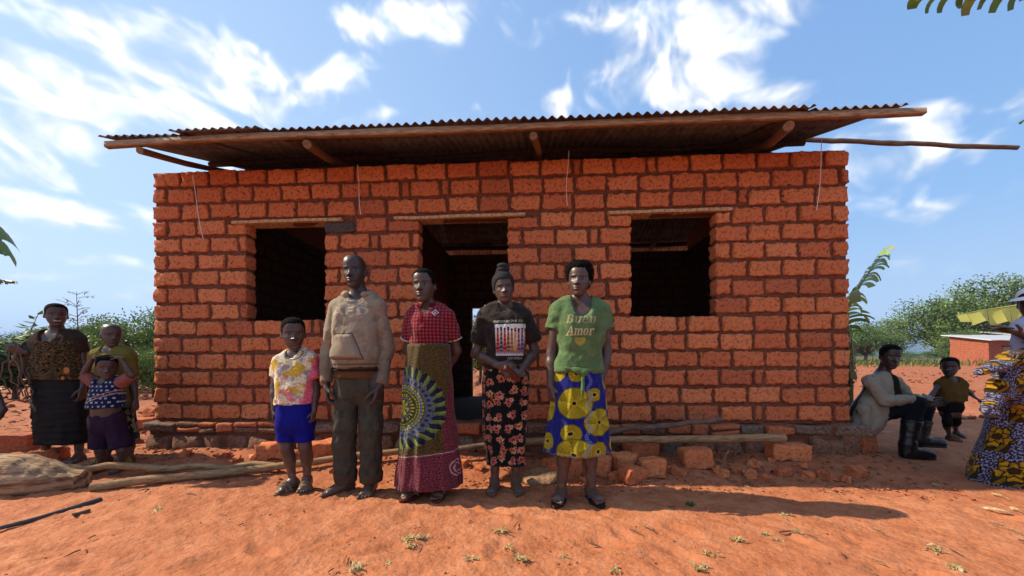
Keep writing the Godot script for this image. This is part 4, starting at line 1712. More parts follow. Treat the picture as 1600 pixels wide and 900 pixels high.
func medallion_cloth(s: float, t: float) -> Color:   # metres round from the front, metres below the waist
	var n := nz.get_noise_2d(s * 60.0, t * 60.0)
	var n2 := nz2.get_noise_2d(s * 190.0, t * 120.0)
	var gold := mixc(Color(0.09, 0.075, 0.05), Color(0.46, 0.37, 0.17), smoothstep(-0.15, 0.45, n2 + 0.3 * n))
	var rose := mixc(Color(0.29, 0.04, 0.10), Color(0.56, 0.34, 0.36), smoothstep(0.25, 0.55, n2 + 0.2 * n))
	var c := gold
	var edge := 0.19 - 0.12 * t + 0.02 * sin(t * 9.0)
	c = mixc(c, rose, smoothstep(0.0, 0.012, s - edge - 0.0) * smoothstep(0.30, 0.24, s) )
	c = mixc(c, rose, smoothstep(0.76, 0.77, t + 0.10 * s))
	c = mixc(c, Color(0.60, 0.50, 0.46), soft(absf(t + 0.10 * s - 0.762) - 0.004, 0.004))
	# the great wheel
	var q := Vector2(s + 0.155, t - 0.44)
	var r := q.length() / 0.205
	var a := q.angle()
	var fin := 0.16 * (1.0 - fposmod(a / TAU * 26.0, 1.0))
	if r < 1.34 + fin * 0.6:
		var ray := fposmod(a / TAU * 26.0 + r * 0.9, 1.0)
		c = Color(0.06, 0.09, 0.17) if ray < 0.55 else Color(0.44, 0.47, 0.18) if ray < 0.8 else Color(0.30, 0.42, 0.24)
	if r < 1.06 + 0.05 * sin(a * 34.0):
		c = mixc(Color(0.30, 0.33, 0.41), Color(0.12, 0.14, 0.21), soft(Vector2(fposmod(a / TAU * 34.0, 1.0) - 0.5, (r - 0.93) * 5.0).length() - 0.28, 0.12))
	if r < 0.80:
		var seg := fposmod(a / TAU * 40.0, 1.0)
		c = Color(0.10, 0.16, 0.09)
		if seg > 0.22: c = Color(0.62, 0.58, 0.18) if fposmod(r * 11.0, 1.0) < 0.55 else Color(0.16, 0.28, 0.13)
		if absf(r - 0.70) < 0.025: c = Color(0.36, 0.40, 0.56)
	if r < 0.50:
		var seg2 := fposmod(a / TAU * 24.0 + 0.3, 1.0)
		c = Color(0.70, 0.62, 0.16) if seg2 < 0.5 and absf(r - 0.42) < 0.05 else Color(0.11, 0.20, 0.12)
		if absf(r - 0.32) < 0.02: c = Color(0.40, 0.44, 0.58)
	if r < 0.26:
		c = Color(0.72, 0.66, 0.20) if fposmod(a / TAU * 6.0, 1.0) < 0.5 else Color(0.22, 0.36, 0.14)
	var w := Vector2(s - 0.20, t - 0.86).length()
	if t > 0.7: c = mixc(c, Color(0.74, 0.62, 0.60), (soft(absf(w - 0.055) - 0.005, 0.004) + soft(absf(w - 0.033) - 0.004, 0.004)) * 0.8)
	if n2 > 0.25 and r < 1.3: c = mixc(c, Color(0.5, 0.5, 0.4), 0.25)
	return weave(c, s * 700, t * 700, 0.15)


func floral_cloth(s: float, t: float, ground_: Color, a: Array, size: float, pitch: float) -> Color:
	var c := ground_
	var gx := s / pitch
	var gy := t / pitch
	for j in range(-1, 2):
		for i in range(-1, 2):
			var cx := floorf(gx) + i
			var cy := floorf(gy) + j
			var h := hash2(cx, cy)
			var o := Vector2(cx + 0.2 + 0.6 * hash2(cx + 5.0, cy), cy + 0.2 + 0.6 * hash2(cx, cy + 9.0))
			for k in 3:
				var q := Vector2(gx, gy) - o - Vector2(cos(k * 2.1 + h * 6.0), sin(k * 2.1 + h * 6.0)) * (0.22 if k else 0.0) * 1.3
				var r: float = q.length() * pitch / size * (1.0 if k == 0 else 1.7)
				if r > 1.7: continue
				var ang := q.angle() + h * 6.0
				var rim := 0.78 + 0.2 * cos(ang * 5.0)
				var col: Color = a[int(h * 17.0 + k) % a.size()]
				if r < rim:
					c = col.lerp(Color(0.86, 0.74, 0.58), clampf((r / rim - 0.55) * 1.6, 0, 0.75))
					if r < 0.22: c = Color(0.30, 0.06, 0.05)
					if absf(fposmod(ang / TAU * 5.0, 1.0) - 0.5) > 0.44: c = c.darkened(0.45)
				elif r < rim + 0.30 and sin(ang * 4.0 + 1.0) > 0.55:
					c = Color(0.26, 0.25, 0.14)
	return weave(c, s * 700, t * 700, 0.12)


func disc_cloth(s: float, t: float) -> Color:
	var c := Color(0.085, 0.105, 0.40)
	var n := nz.get_noise_2d(s * 30.0, t * 30.0)
	c = mixc(c, Color(0.13, 0.16, 0.47), smoothstep(0.1, 0.5, n) * 0.7)
	var discs := [[-0.040, 0.225, 0.105], [-0.030, 0.030, 0.056], [-0.055, 0.425, 0.062], [0.105, 0.355, 0.093], [-0.035, 0.560, 0.105], [0.085, 0.545, 0.064], [-0.21, 0.50, 0.06], [-0.255, 0.27, 0.10], [0.20, 0.09, 0.06], [0.075, 0.17, 0.045], [0.27, 0.52, 0.09], [0.28, 0.24, 0.07], [-0.17, 0.02, 0.07], [0.36, 0.36, 0.09], [-0.40, 0.40, 0.1], [-0.42, 0.15, 0.08], [0.46, 0.15, 0.1], [0.5, 0.5, 0.1], [-0.52, 0.55, 0.08]]
	for d in discs:
		var q := Vector2(s - d[0], t - d[1])
		var r: float = q.length() / d[2]
		if r < 1.0:
			var a := fposmod(q.angle() / TAU + d[0] * 3.0, 1.0)
			c = Color(0.56, 0.50, 0.075)
			if d[2] > 0.08:
				c = mixc(Color(0.50, 0.44, 0.06), Color(0.66, 0.61, 0.13), fposmod(a * 5.0, 1.0))
			if fposmod(r * 14.0, 1.0) < 0.22: c = c.darkened(0.10)
			if r > 0.94: c = Color(0.36, 0.33, 0.10)
			if q.length() < 0.019: c = Color(0.66, 0.60, 0.2)
			if q.length() < 0.012: c = Color(0.10, 0.07, 0.05)
	return weave(c, s * 700, t * 700, 0.12)


func lace_line(c: Color, s: float, t: float) -> Color:
	var x := s - 0.045 + 0.035 * (t - 0.2) + 0.010 * sin(t * 60.0)
	if absf(x) < 0.011 and sin(t * 420.0 + 3.0 * sin(x * 500.0)) > -0.2 and t < 0.56: c = mixc(c, Color(0.50, 0.55, 0.75), 0.75)
	var y := t - 0.575 + 0.008 * sin(s * 90.0)
	if absf(y) < 0.010 and sin(s * 330.0) > 0.0: c = mixc(c, Color(0.46, 0.54, 0.72), 0.7)
	return c


func graphic_shirt(head_: PackedFloat32Array, foot_: PackedFloat32Array, px: float, py: float) -> Color:
	var c := Color(0.135, 0.105, 0.09)
	c = mixc(c, Color(0.17, 0.135, 0.115), smoothstep(-0.1, 0.4, nz.get_noise_2d(px * 0.06, py * 0.06)))
	var u := (px - 771.5) / 45.0
	var v := (py - 501.5 + 0.03 * (px - 790)) / 6.5
	if u > 0 and u < 1 and v > 0 and v < 1 and head_[int(v * 30) * 200 + int(u * 200)] > 0.5: c = Color(0.62, 0.68, 0.56)
	v = (py - 557.8) / 4.0
	u = (px - 793.0) / 22.0
	if u > 0 and u < 1 and v > 0 and v < 1 and foot_[int(v * 24) * 140 + int(u * 140)] > 0.5: c = Color(0.56, 0.60, 0.54)
	# the printed panel: a row of standing figures on white
	var top := 509.0 - 0.03 * (px - 790)
	var right := 820.5 - 0.004 * pow(py - 525.0, 2.0) * smoothstep(525, 545, py)
	if px > 774.0 + 0.03 * (py - 509) and px < right and py > top and py < 556.0:
		c = Color(0.80, 0.79, 0.76)
		var k := floorf((px - 776.0) / 5.2)
		var x := (px - 776.0) / 5.2 - k - 0.5
		var h := hash2(k, 4.0)
		var y0 := 514.0 + 4.0 * h
		var robe: Color = [Color(0.50, 0.16, 0.14), Color(0.20, 0.22, 0.35), Color(0.55, 0.10, 0.18), Color(0.36, 0.24, 0.12), Color(0.50, 0.36, 0.26), Color(0.70, 0.58, 0.30), Color(0.48, 0.20, 0.38), Color(0.25, 0.30, 0.48)][int(fposmod(k, 8.0))]
		var y := py - y0
		if y > 0 and y < 3.4 and Vector2(x * 5.2, y - 1.7).length() < 1.6: c = Color(0.12, 0.08, 0.07)
		if y >= 3.2 and py < 550 and absf(x) < 0.17 + 0.012 * y: c = robe if fposmod(py * 0.16 + h, 1.0) < 0.62 else robe.lerp(Color(0.8, 0.6, 0.5), 0.5)
		if y > -2.5 and y < 0.4 and absf(x) < 0.32 and h > 0.4: c = robe.darkened(0.3)
		if py > 549: c = mixc(c, Color(0.42, 0.30, 0.38), 0.7 + 0.3 * sin(px * 1.9))
		if py > 553: c = Color(0.72, 0.70, 0.68)
	return weave(c, px * 4, py * 4, 0.10)


func green_shirt(one: PackedFloat32Array, two: PackedFloat32Array, px: float, py: float) -> Color:
	var c := Color(0.30, 0.40, 0.25)
	c = mixc(c, Color(0.34, 0.44, 0.275), smoothstep(-0.2, 0.4, nz.get_noise_2d(px * 0.05, py * 0.05)))
	var cream := Color(0.68, 0.63, 0.47)
	var u := (px - 879.0) / 46.0
	var v := (py - 494.5) / 13.0
	var wear := nz2.get_noise_2d(px * 0.5, py * 0.5)
	if u > 0 and u < 1 and v > 0 and v < 1:
		var m := one[int(v * 50) * 200 + int(u * 200)]
		c = mixc(c, cream, m * (0.9 if wear > -0.15 else 0.35))
	u = (px - 880.0) / 42.0
	v = (py - 512.0) / 14.0
	if u > 0 and u < 1 and v > 0 and v < 1: c = mixc(c, cream.lightened(0.1), two[int(v * 50) * 200 + int(u * 200)] * 0.92)
	if px > 922 and px < 930 and py > 506 and py < 524: c = mixc(c, Color(0.27, 0.29, 0.17), smoothstep(-0.3, 0.2, wear))
	var q := Vector2((px - 901.0) / 9.5, (536.0 - py) / 8.0)   # the heart
	var f := pow(q.x * q.x + q.y * q.y - 0.55, 3.0) - q.x * q.x * q.y * q.y * q.y
	if f < 0: c = mixc(c, Color(0.66, 0.60, 0.22), 0.85 if wear > -0.2 else 0.5)
	return weave(c, px * 4, py * 4, 0.09)


func leaf_wrap(s: float, t: float) -> Color:
	var c := Color(0.16, 0.125, 0.065)
	var n := nz.get_noise_2d(s * 16.0 + 3.0, t * 30.0 + s * 12.0)
	var n2 := nz.get_noise_2d(s * 34.0, t * 60.0 - s * 20.0)
	c = mixc(c, Color(0.42, 0.29, 0.12), smoothstep(0.0, 0.16, n))
	c = mixc(c, Color(0.09, 0.075, 0.05), smoothstep(0.05, 0.16, n2))
	c = mixc(c, Color(0.30, 0.27, 0.15), smoothstep(0.12, 0.3, -n))
	return weave(c, s * 700, t * 700, 0.2)


func bloom_cloth(s: float, t: float) -> Color:   # white and violet speckle with big ochre blooms
	var n := nz2.get_noise_2d(s * 60.0, t * 46.0) + 0.6 * nz2.get_noise_2d(s * 130.0, t * 110.0)
	var c := mixc(Color(0.14, 0.125, 0.23), Color(0.52, 0.52, 0.60), smoothstep(-0.05, 0.40, n))
	var pitch := 0.235
	for j in range(-1, 2):
		for i in range(-1, 2):
			var cy := floorf(t / pitch) + j
			var cx := floorf(s / pitch + 0.5 * fposmod(cy, 2.0)) + i
			var o := Vector2((cx + 0.5 - 0.5 * fposmod(cy, 2.0)) * pitch, (cy + 0.45) * pitch)
			var q := Vector2(s, t) - o
			q.x *= 0.95
			var a := q.angle()
			var r := q.length() / 0.085
			var rim := 0.95 + 0.22 * cos(a * 5.0 + cx) + 0.1 * cos(a * 11.0 + cy * 2.0)
			if r < rim:
				c = mixc(Color(0.50, 0.36, 0.03), Color(0.66, 0.50, 0.06), 0.5 + 0.5 * sin(r * 9.0 + 2.0 * sin(a * 5.0)))
				if sin(r * 13.0 + 2.5 * cos(a * 5.0 + cx)) > 0.72 or r > rim - 0.10: c = Color(0.11, 0.075, 0.03)
				if r < 0.3: c = Color(0.20, 0.13, 0.03)
			elif absf(q.y - 0.07) < 0.045 and absf(q.x) < 0.075:
				c = mixc(Color(0.17, 0.14, 0.05), Color(0.45, 0.33, 0.05), float(sin(q.x * 90.0 + q.y * 60.0) > 0.4))
	return weave(c, s * 700, t * 700, 0.12)


func star_cloth(px: float, py: float) -> Color:
	var c := Color(0.06, 0.075, 0.20)
	var k := Vector2(fposmod(px / 7.0 + 0.5 * fposmod(floorf(py / 6.0), 2.0), 1.0) - 0.5, fposmod(py / 6.0, 1.0) - 0.5)
	if maxf(absf(k.x), absf(k.y)) < 0.21 + 0.05 * sin(px * 3.0): c = Color(0.58, 0.60, 0.66)
	var l := py - (630.0 - 0.36 * (px - 145.0))
	if absf(l) < 1.0 or absf(l + 4.0) < 0.8: c = Color(0.56, 0.46, 0.44)
	return weave(c, px * 4, py * 4, 0.12)


# ---------------------------------------------------------------- the people
# the ground point under a person, then every joint as it stands in the yard
func joints(o: Vector3, d: Dictionary) -> Dictionary:
	var J := {}
	for k in d:
		var v = d[k]
		J[k] = loc(o, v[0], v[1], v[2] if v.size() > 2 else 0.0) if v is Array and k in ["neck", "head", "shl", "shr", "ell", "elr", "wrl", "wrr", "hil", "hir", "knl", "knr", "anl", "anr"] else v
	var rows := []
	for r in d.trunk:
		var a := loc(o, r[1], r[0])
		var b := loc(o, r[2], r[0])
		rows.append([a.y, (a.x + b.x) * 0.5, r[4] if r.size() > 4 else 0.0, (b.x - a.x) * 0.5, r[3]])
	J.trunk = rows
	J.turn = Basis(Vector3.UP, atan2(-o.x, -o.z)) * J.turn   # faces turn to whoever takes the picture
	return J


func ring_rows(o: Vector3, rows: Array) -> Array:
	var out := []
	for r in rows:
		var a := loc(o, r[1], r[0])
		var b := loc(o, r[2], r[0])
		out.append([a.y, (a.x + b.x) * 0.5, r[4] if r.size() > 4 else 0.0, (b.x - a.x) * 0.5, r[3]])
	return out


func print_box(o: Vector3, x0: float, x1: float, y0: float, y1: float) -> Array:
	return [loc(o, x0, y0).x, loc(o, x1, y0).x, loc(o, x0, y1).y, loc(o, x0, y0).y]


func px_picture(w: int, h: int, x0: float, x1: float, y0: float, y1: float, f: Callable) -> ImageTexture:
	return picture(w, h, func(u: float, v: float) -> Color: return f.call(lerpf(x0, x1, u), lerpf(y0, y1, v)))


func cloth_picture(w: int, h: int, round_: float, tall: float, f: Callable) -> ImageTexture:
	return picture(w, h, func(u: float, v: float) -> Color: return f.call((u - 0.5) * round_, v * tall))


# the front of a garment at x, y: how far out its cloth stands
func front_z(g: Geo, x: float, y: float) -> float:
	var best := 1e9
	var z := 0.0
	for p in g.v:
		if p.z < -0.02: continue
		var d := (p.x - x) * (p.x - x) + (p.y - y) * (p.y - y) - p.z * 0.0004
		if d < best:
			best = d
			z = p.z
	return z


# a patch of cloth laid on a garment: four corners in x, y (clockwise from top left)
func patch(g: Geo, c: Array, off: float, n := 10) -> ArrayMesh:
	var out := Geo.new()
	for j in n + 1:
		for i in n + 1:
			var u := float(i) / n
			var v := float(j) / n
			var a: Vector3 = c[0].lerp(c[1], u)
			var b: Vector3 = c[3].lerp(c[2], u)
			var p := a.lerp(b, v)
			var edge := 1.0 if i > 0 and j > 0 and i < n and j < n else 0.0
			p.z = front_z(g, p.x, p.y) + off * edge - 0.004 * (1.0 - edge) + 0.003 * nz.get_noise_2d(p.x * 20.0, p.y * 20.0)
			out.add(p, Vector2(u, v))
	for j in n:
		for i in n:
			var q := j * (n + 1) + i
			out.quad(q, q + n + 1, q + n + 2, q + 1)
	return out.mesh()


func ring_tube(c: Vector3, rx: float, rz: float, tilt: float, r: float, a0 := 0.0, a1 := TAU, n := 28) -> ArrayMesh:
	var path := []
	var rad := []
	for i in n + 1:
		var a := lerpf(a0, a1, float(i) / n)
		path.append(c + Vector3(sin(a) * rx, -cos(a) * tilt, cos(a) * rz))
		rad.append(r)
	var g := Geo.new()
	g.tube(path, rad, 7)
	return g.mesh()


const DARK := Color(0.074, 0.043, 0.033)
const DEEPER := Color(0.048, 0.030, 0.025)


func people() -> void:
	boy()
	hooded_man()
	maroon_woman()
	headwrap_woman()
	green_woman()
	lap("five people")
	left_group()
	right_group()
	lap("people")


func boy() -> void:
	var o := on_ground(467, 767)
	var p := thing("person", "boy in stained pale t-shirt, bright blue shorts and beige sandals", "person", o, "people lined up in front of the house")
	var J := joints(o, {"b": 0.77, "hh": 0.245, "tone": DARK, "turn": look(3, 4, -2), "fs": 0.86, "lift": 0.018, "cell": 0.0085, "dust": 0.9,
		"head": [458.5, 521.5, 0.02], "neck": [462.5, 555, -0.02], "shl": [439, 565], "shr": [487, 564], "ell": [430, 604, -0.02], "wrl": [428, 641, 0.03], "elr": [494, 606, -0.02], "wrr": [491, 643, 0.03],
		"hil": [448, 662], "hir": [475, 662], "knl": [447.5, 700, 0.01], "knr": [477, 700, 0.01], "anl": [457, 751, -0.02], "anr": [480, 748, -0.03], "ftl": -0.32, "ftr": 0.28,
		"trunk": [[553, 452, 476, 0.045, -0.02], [561, 438, 490, 0.062, -0.015], [580, 435, 490, 0.075], [605, 436, 488, 0.078, 0.01], [632, 434, 490, 0.085, 0.005], [664, 434, 490, 0.09]],
		"handl": [Vector3(0.05, -1, 0.12), Vector3(1, 0, -0.3), Vector3(0, 0, 1), 0.75, 0.80], "handr": [Vector3(-0.1, -1, 0.12), Vector3(-1, 0, -0.3), Vector3(0, 0, 1), 0.75, 0.80],
		"hair": 0.003, "lump": 0.0025, "face": {"wide": 0.98, "jaw": 0.94, "crop": 0.85}})
	figure(p, J)
	var s := top_geo(J, J.trunk, 0.008, 0.62, loc(o, 0, 633).y, 0.047, 0.03, 0.074, 0.008, 0.0085)
	lay_print(s, print_box(o, 420, 510, 548, 640))
	part("shirt", s.mesh(), cloth("boy_shirt", px_picture(220, 220, 420, 510, 548, 640, boy_shirt)), p)
	var sh := legs_geo(J, [[loc(o, 0, 628).y, J.trunk[4][1], 0.0, J.trunk[4][3] - 0.006, 0.092], [loc(o, 0, 664).y, J.trunk[5][1], 0.0, J.trunk[5][3] + 0.002, 0.098]], 0.74, 0.094, 0.084, 0.08, 0.0, 0.006, 0.0085)
	var blue := plain("blue_shorts", Color(0.055, 0.075, 0.46), 0.8, 0.25)
	part("shorts", sh.mesh(), blue, p)
	var sole := plain("beige_sole", Color(0.44, 0.37, 0.29), 0.9)
	sandal(p, J.anl, J.ftl, 0.86, sole, sole, true)
	sandal(p, J.anr, J.ftr, 0.86, sole, sole, true)


func hooded_man() -> void:
	var o := on_ground(557, 769)
	var p := thing("person", "tall barefoot man in beige hooded sweatshirt and rolled dark trousers", "person", o, "people lined up in front of the house")
	var J := joints(o, {"b": 1.03, "hh": 0.252, "tone": DEEPER, "turn": look(-20, 2, -4), "cell": 0.0095, "dust": 0.7, "fs": 1.06,
		"head": [554, 425, 0.03], "neck": [561, 464, -0.02], "shl": [528, 482], "shr": [592, 481], "ell": [513, 546, -0.05], "wrl": [510, 602, 0.05], "elr": [605, 547, -0.05], "wrr": [594, 604, 0.06],
		"hil": [543, 590], "hir": [580, 590], "knl": [538, 668, 0.03], "knr": [579, 670, 0.03], "anl": [540, 752, -0.03], "anr": [580, 752, -0.02], "ftl": -0.80, "ftr": 0.08,
		"trunk": [[464, 546, 578, 0.055, -0.02], [474, 531, 590, 0.075, -0.02], [500, 526, 591, 0.105, 0.005], [535, 526, 589, 0.112, 0.015], [562, 523, 591, 0.120, 0.015], [576, 525, 590, 0.112, 0.01], [592, 526, 592, 0.11], [612, 526, 596, 0.11]],
		"handl": [Vector3(0.12, -1, 0.1), Vector3(1, 0, -0.35), Vector3(0.1, 0, 1), 0.95, 1.05], "handr": [Vector3(-0.18, -1, 0.12), Vector3(-1, 0, -0.35), Vector3(0, 0, 1), 0.95, 1.05],
		"hair": 0.0, "face": {"wide": 0.93, "jaw": 0.92, "smile": 0.45, "crop": 0.35}})
	figure(p, J)
	var mask := letters("AFD", 160, 40, 0.0, true, false)
	var s := top_geo(J, J.trunk, 0.012, 1.93, loc(o, 0, 577).y, 0.066, 0.05, 0.058, 0.009, 0.0095, Vector3(6, 5, 6))
	lay_print(s, print_box(o, 500, 625, 455, 620))
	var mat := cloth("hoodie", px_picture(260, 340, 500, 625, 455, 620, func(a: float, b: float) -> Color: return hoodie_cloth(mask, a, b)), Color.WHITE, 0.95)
	part("sweatshirt", s.mesh(), mat, p)
	var hm := plain("hoodie_plain", Color(0.55, 0.505, 0.43), 0.95, 0.2)
	# the hood lying behind the neck, the neck's placket, the pouch and the cuffs
	var hf := Flesh.new()
	var nk: Vector3 = J.neck
	for k in 11:
		var a := lerpf(0.75, TAU - 0.75, k / 10.0)
		var c := nk + Vector3(sin(a) * 0.098, 0.028 - 0.018 * cos(a) - 0.012 * absf(sin(a)), cos(a) * 0.085 + 0.01)
		var a2 := lerpf(0.75, TAU - 0.75, (k + 1) / 10.0)
		var c2 := nk + Vector3(sin(a2) * 0.098, 0.028 - 0.018 * cos(a2) - 0.012 * absf(sin(a2)), cos(a2) * 0.085 + 0.01)
		if k < 10: hf.cap(c, c2, 0.025, 0.025, 0.02, 0.8, Vector3(0, 1, 0))
	hf.cap(nk + Vector3(-0.05, -0.03, -0.13), nk + Vector3(0.05, -0.03, -0.13), 0.07, 0.07, 0.05)
	var hg := Geo.new()
	hf.build(hg, 0.009, 0.008, Vector3(12, 12, 12), nz_cloth)
	part("hood", hg.mesh(), hm, p)
	part("collar", patch(s, [loc(o, 546, 465), loc(o, 566, 466), loc(o, 560, 476), loc(o, 549, 476)], 0.012, 6), plain("pale_lining", Color(0.62, 0.58, 0.52), 0.95, 0.2), p)
	part("pouch", patch(s, [loc(o, 535, 524), loc(o, 562, 524), loc(o, 577, 560), loc(o, 520, 560)], 0.020, 16), hm, p)
	# a brown shirt hem showing below, then the trousers
	var hem := skirt_geo(ring_rows(o, [[570, 526, 590, 0.110, 0.01], [578, 524.5, 592, 0.118, 0.01], [590, 524, 594, 0.118, 0.01]]), 0.004, 5, 3, 9.0)
	part("shirt_hem", hem.mesh(), plain("ochre_hem", Color(0.36, 0.24, 0.14), 0.95, 0.2), p)
	part("belt", ring_tube(Vector3(J.trunk[4][1], loc(o, 0, 580.5).y, 0.01), J.trunk[4][3] + 0.012, 0.124, 0.0, 0.007), plain("dark_band", Color(0.09, 0.075, 0.07), 0.9), p)
	var t := legs_geo(J, [[loc(o, 0, 582).y, J.trunk[5][1], 0.0, J.trunk[5][3] - 0.004, 0.105], [loc(o, 0, 612).y, J.trunk[6][1], 0.0, J.trunk[6][3], 0.112]], 1.88, 0.084, 0.078, 0.074, 0.0, 0.017, 0.0095, Vector3(10, 6, 10))
	var denim := plain("worn_denim", Color(0.27, 0.26, 0.225), 0.95, 0.2)
	denim.albedo_texture = noise_tex(0.018, 4, [Color(0.85, 0.85, 0.85), Color(1, 1, 1), Color(1.0, 0.96, 0.9)], [0.2, 0.5, 0.9], 256, 51)
	denim.uv1_triplanar = true
	denim.uv1_scale = Vector3.ONE * 2.2
	part("trousers", t.mesh(), denim, p)
	for sd in ["l", "r"]:
		var cf := Flesh.new()
		var c: Vector3 = J["kn" + sd].lerp(J["an" + sd], 0.80)
		var e: Vector3 = J["kn" + sd].lerp(J["an" + sd], 0.985)
		cf.cap(c, e, 0.083, 0.082, 0.01, 1.0, Vector3(0, 0, 1), true, true)
		var cg := Geo.new()
		cf.build(cg, 0.009, 0.008, Vector3(12, 8, 12), nz)
		part("cuff", cg.mesh(), plain("cuff_cloth", Color(0.29, 0.235, 0.18), 0.95, 0.2), p)


func maroon_woman() -> void:
	var o := on_ground(668, 775)
	var p := thing("person", "woman in maroon patterned polo shirt and long wrap skirt with a big wheel print", "person", o, "people lined up in front of the house")
	var J := joints(o, {"b": 0.95, "hh": 0.246, "tone": DARK, "turn": look(-18, 0, -3), "dust": 0.5, "lift": 0.018, "fs": 0.95,
		"head": [662.5, 447, 0.02], "neck": [668, 481, -0.02], "shl": [645, 496], "shr": [699, 495], "ell": [637, 546, -0.09], "wrl": [656, 582, -0.19], "elr": [713, 548, -0.07], "wrr": [694, 584, -0.19],
		"hil": [652, 590], "hir": [688, 590], "knl": [652, 680], "knr": [688, 680], "anl": [651, 759, -0.02], "anr": [687, 762, -0.02], "ftl": -0.45, "ftr": 0.05,
		"trunk": [[481, 656, 682, 0.05, -0.02], [490, 645, 699, 0.070, -0.02], [512, 643, 699, 0.118, 0.015], [530, 645, 697, 0.108, 0.01], [548, 643, 697, 0.10], [580, 638, 702, 0.115], [610, 636, 704, 0.12]],
		"handl": [Vector3(0.7, -0.6, -0.1), Vector3(0, 0, -1), Vector3(0, -1, 0), 0.5], "handr": [Vector3(-0.7, -0.6, -0.1), Vector3(0, 0, -1), Vector3(0, -1, 0), 0.5],
		"hair": 0.003, "lump": 0.0025, "face": {"wide": 0.97, "jaw": 0.98, "smile": 0.3, "crop": 0.9}})
	figure(p, J)
	var s := top_geo(J, J.trunk, 0.010, 0.66, loc(o, 0, 556).y, 0.064, 0.045, 0.064, 0.007)
	lay_print(s, print_box(o, 622, 728, 470, 562))
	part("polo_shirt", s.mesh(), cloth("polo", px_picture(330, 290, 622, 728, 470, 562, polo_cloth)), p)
	var collar := plain("collar_red", Color(0.42, 0.08, 0.11), 0.9, 0.2)
	var trim := plain("cream_trim", Color(0.76, 0.68, 0.60), 0.9, 0.2)
	var nk: Vector3 = J.neck
	var col := part("collar", ring_tube(nk + Vector3(0, 0.030, -0.005), 0.066, 0.066, 0.026, 0.019, 0.35, TAU - 0.35), collar, p)
	part("trim", ring_tube(nk + Vector3(0, 0.018, -0.003), 0.081, 0.083, 0.034, 0.004, 0.30, 1.6, 10), trim, col)
	part("placket", patch(s, [loc(o, 660, 487), loc(o, 668, 487), loc(o, 668, 508), loc(o, 662, 508)], 0.007, 5), collar, p)
	for sd in ["l", "r"]:
		var c: Vector3 = J["sh" + sd].lerp(J["el" + sd], 0.655)
		var d: Vector3 = (J["el" + sd] - J["sh" + sd]).normalized()
		var x := d.cross(Vector3(0, 0, 1)).normalized()
		var path := []
		var rad := []
		for i in 19:
			path.append(c + (x * cos(i / 18.0 * TAU) + d.cross(x) * sin(i / 18.0 * TAU)) * 0.0625)
			rad.append(0.005)
		var tg := Geo.new()
		tg.tube(path, rad, 6)
		part("trim", tg.mesh(), trim, p)
	var rows := ring_rows(o, [[538, 637, 704, 0.132], [570, 633, 706, 0.138], [620, 629, 708, 0.135], [690, 624, 714, 0.150], [757, 619, 719, 0.17]])
	var sk := skirt_geo(rows, 0.026, 6, 1, 0.55)
	var round_: float = PI * (rows[2][3] + rows[2][4])
	part("wrap_skirt", sk.mesh(), cloth("wheel_print", cloth_picture(560, 560, round_, 1.0, medallion_cloth)), p)
	var sole := plain("red_sole", Color(0.36, 0.12, 0.085), 0.85)
	var strap := plain("beige_strap", Color(0.52, 0.44, 0.36), 0.8)
	sandal(p, J.anl, J.ftl, 0.97, sole, strap)
	sandal(p, J.anr, J.ftr, 0.97, sole, strap)


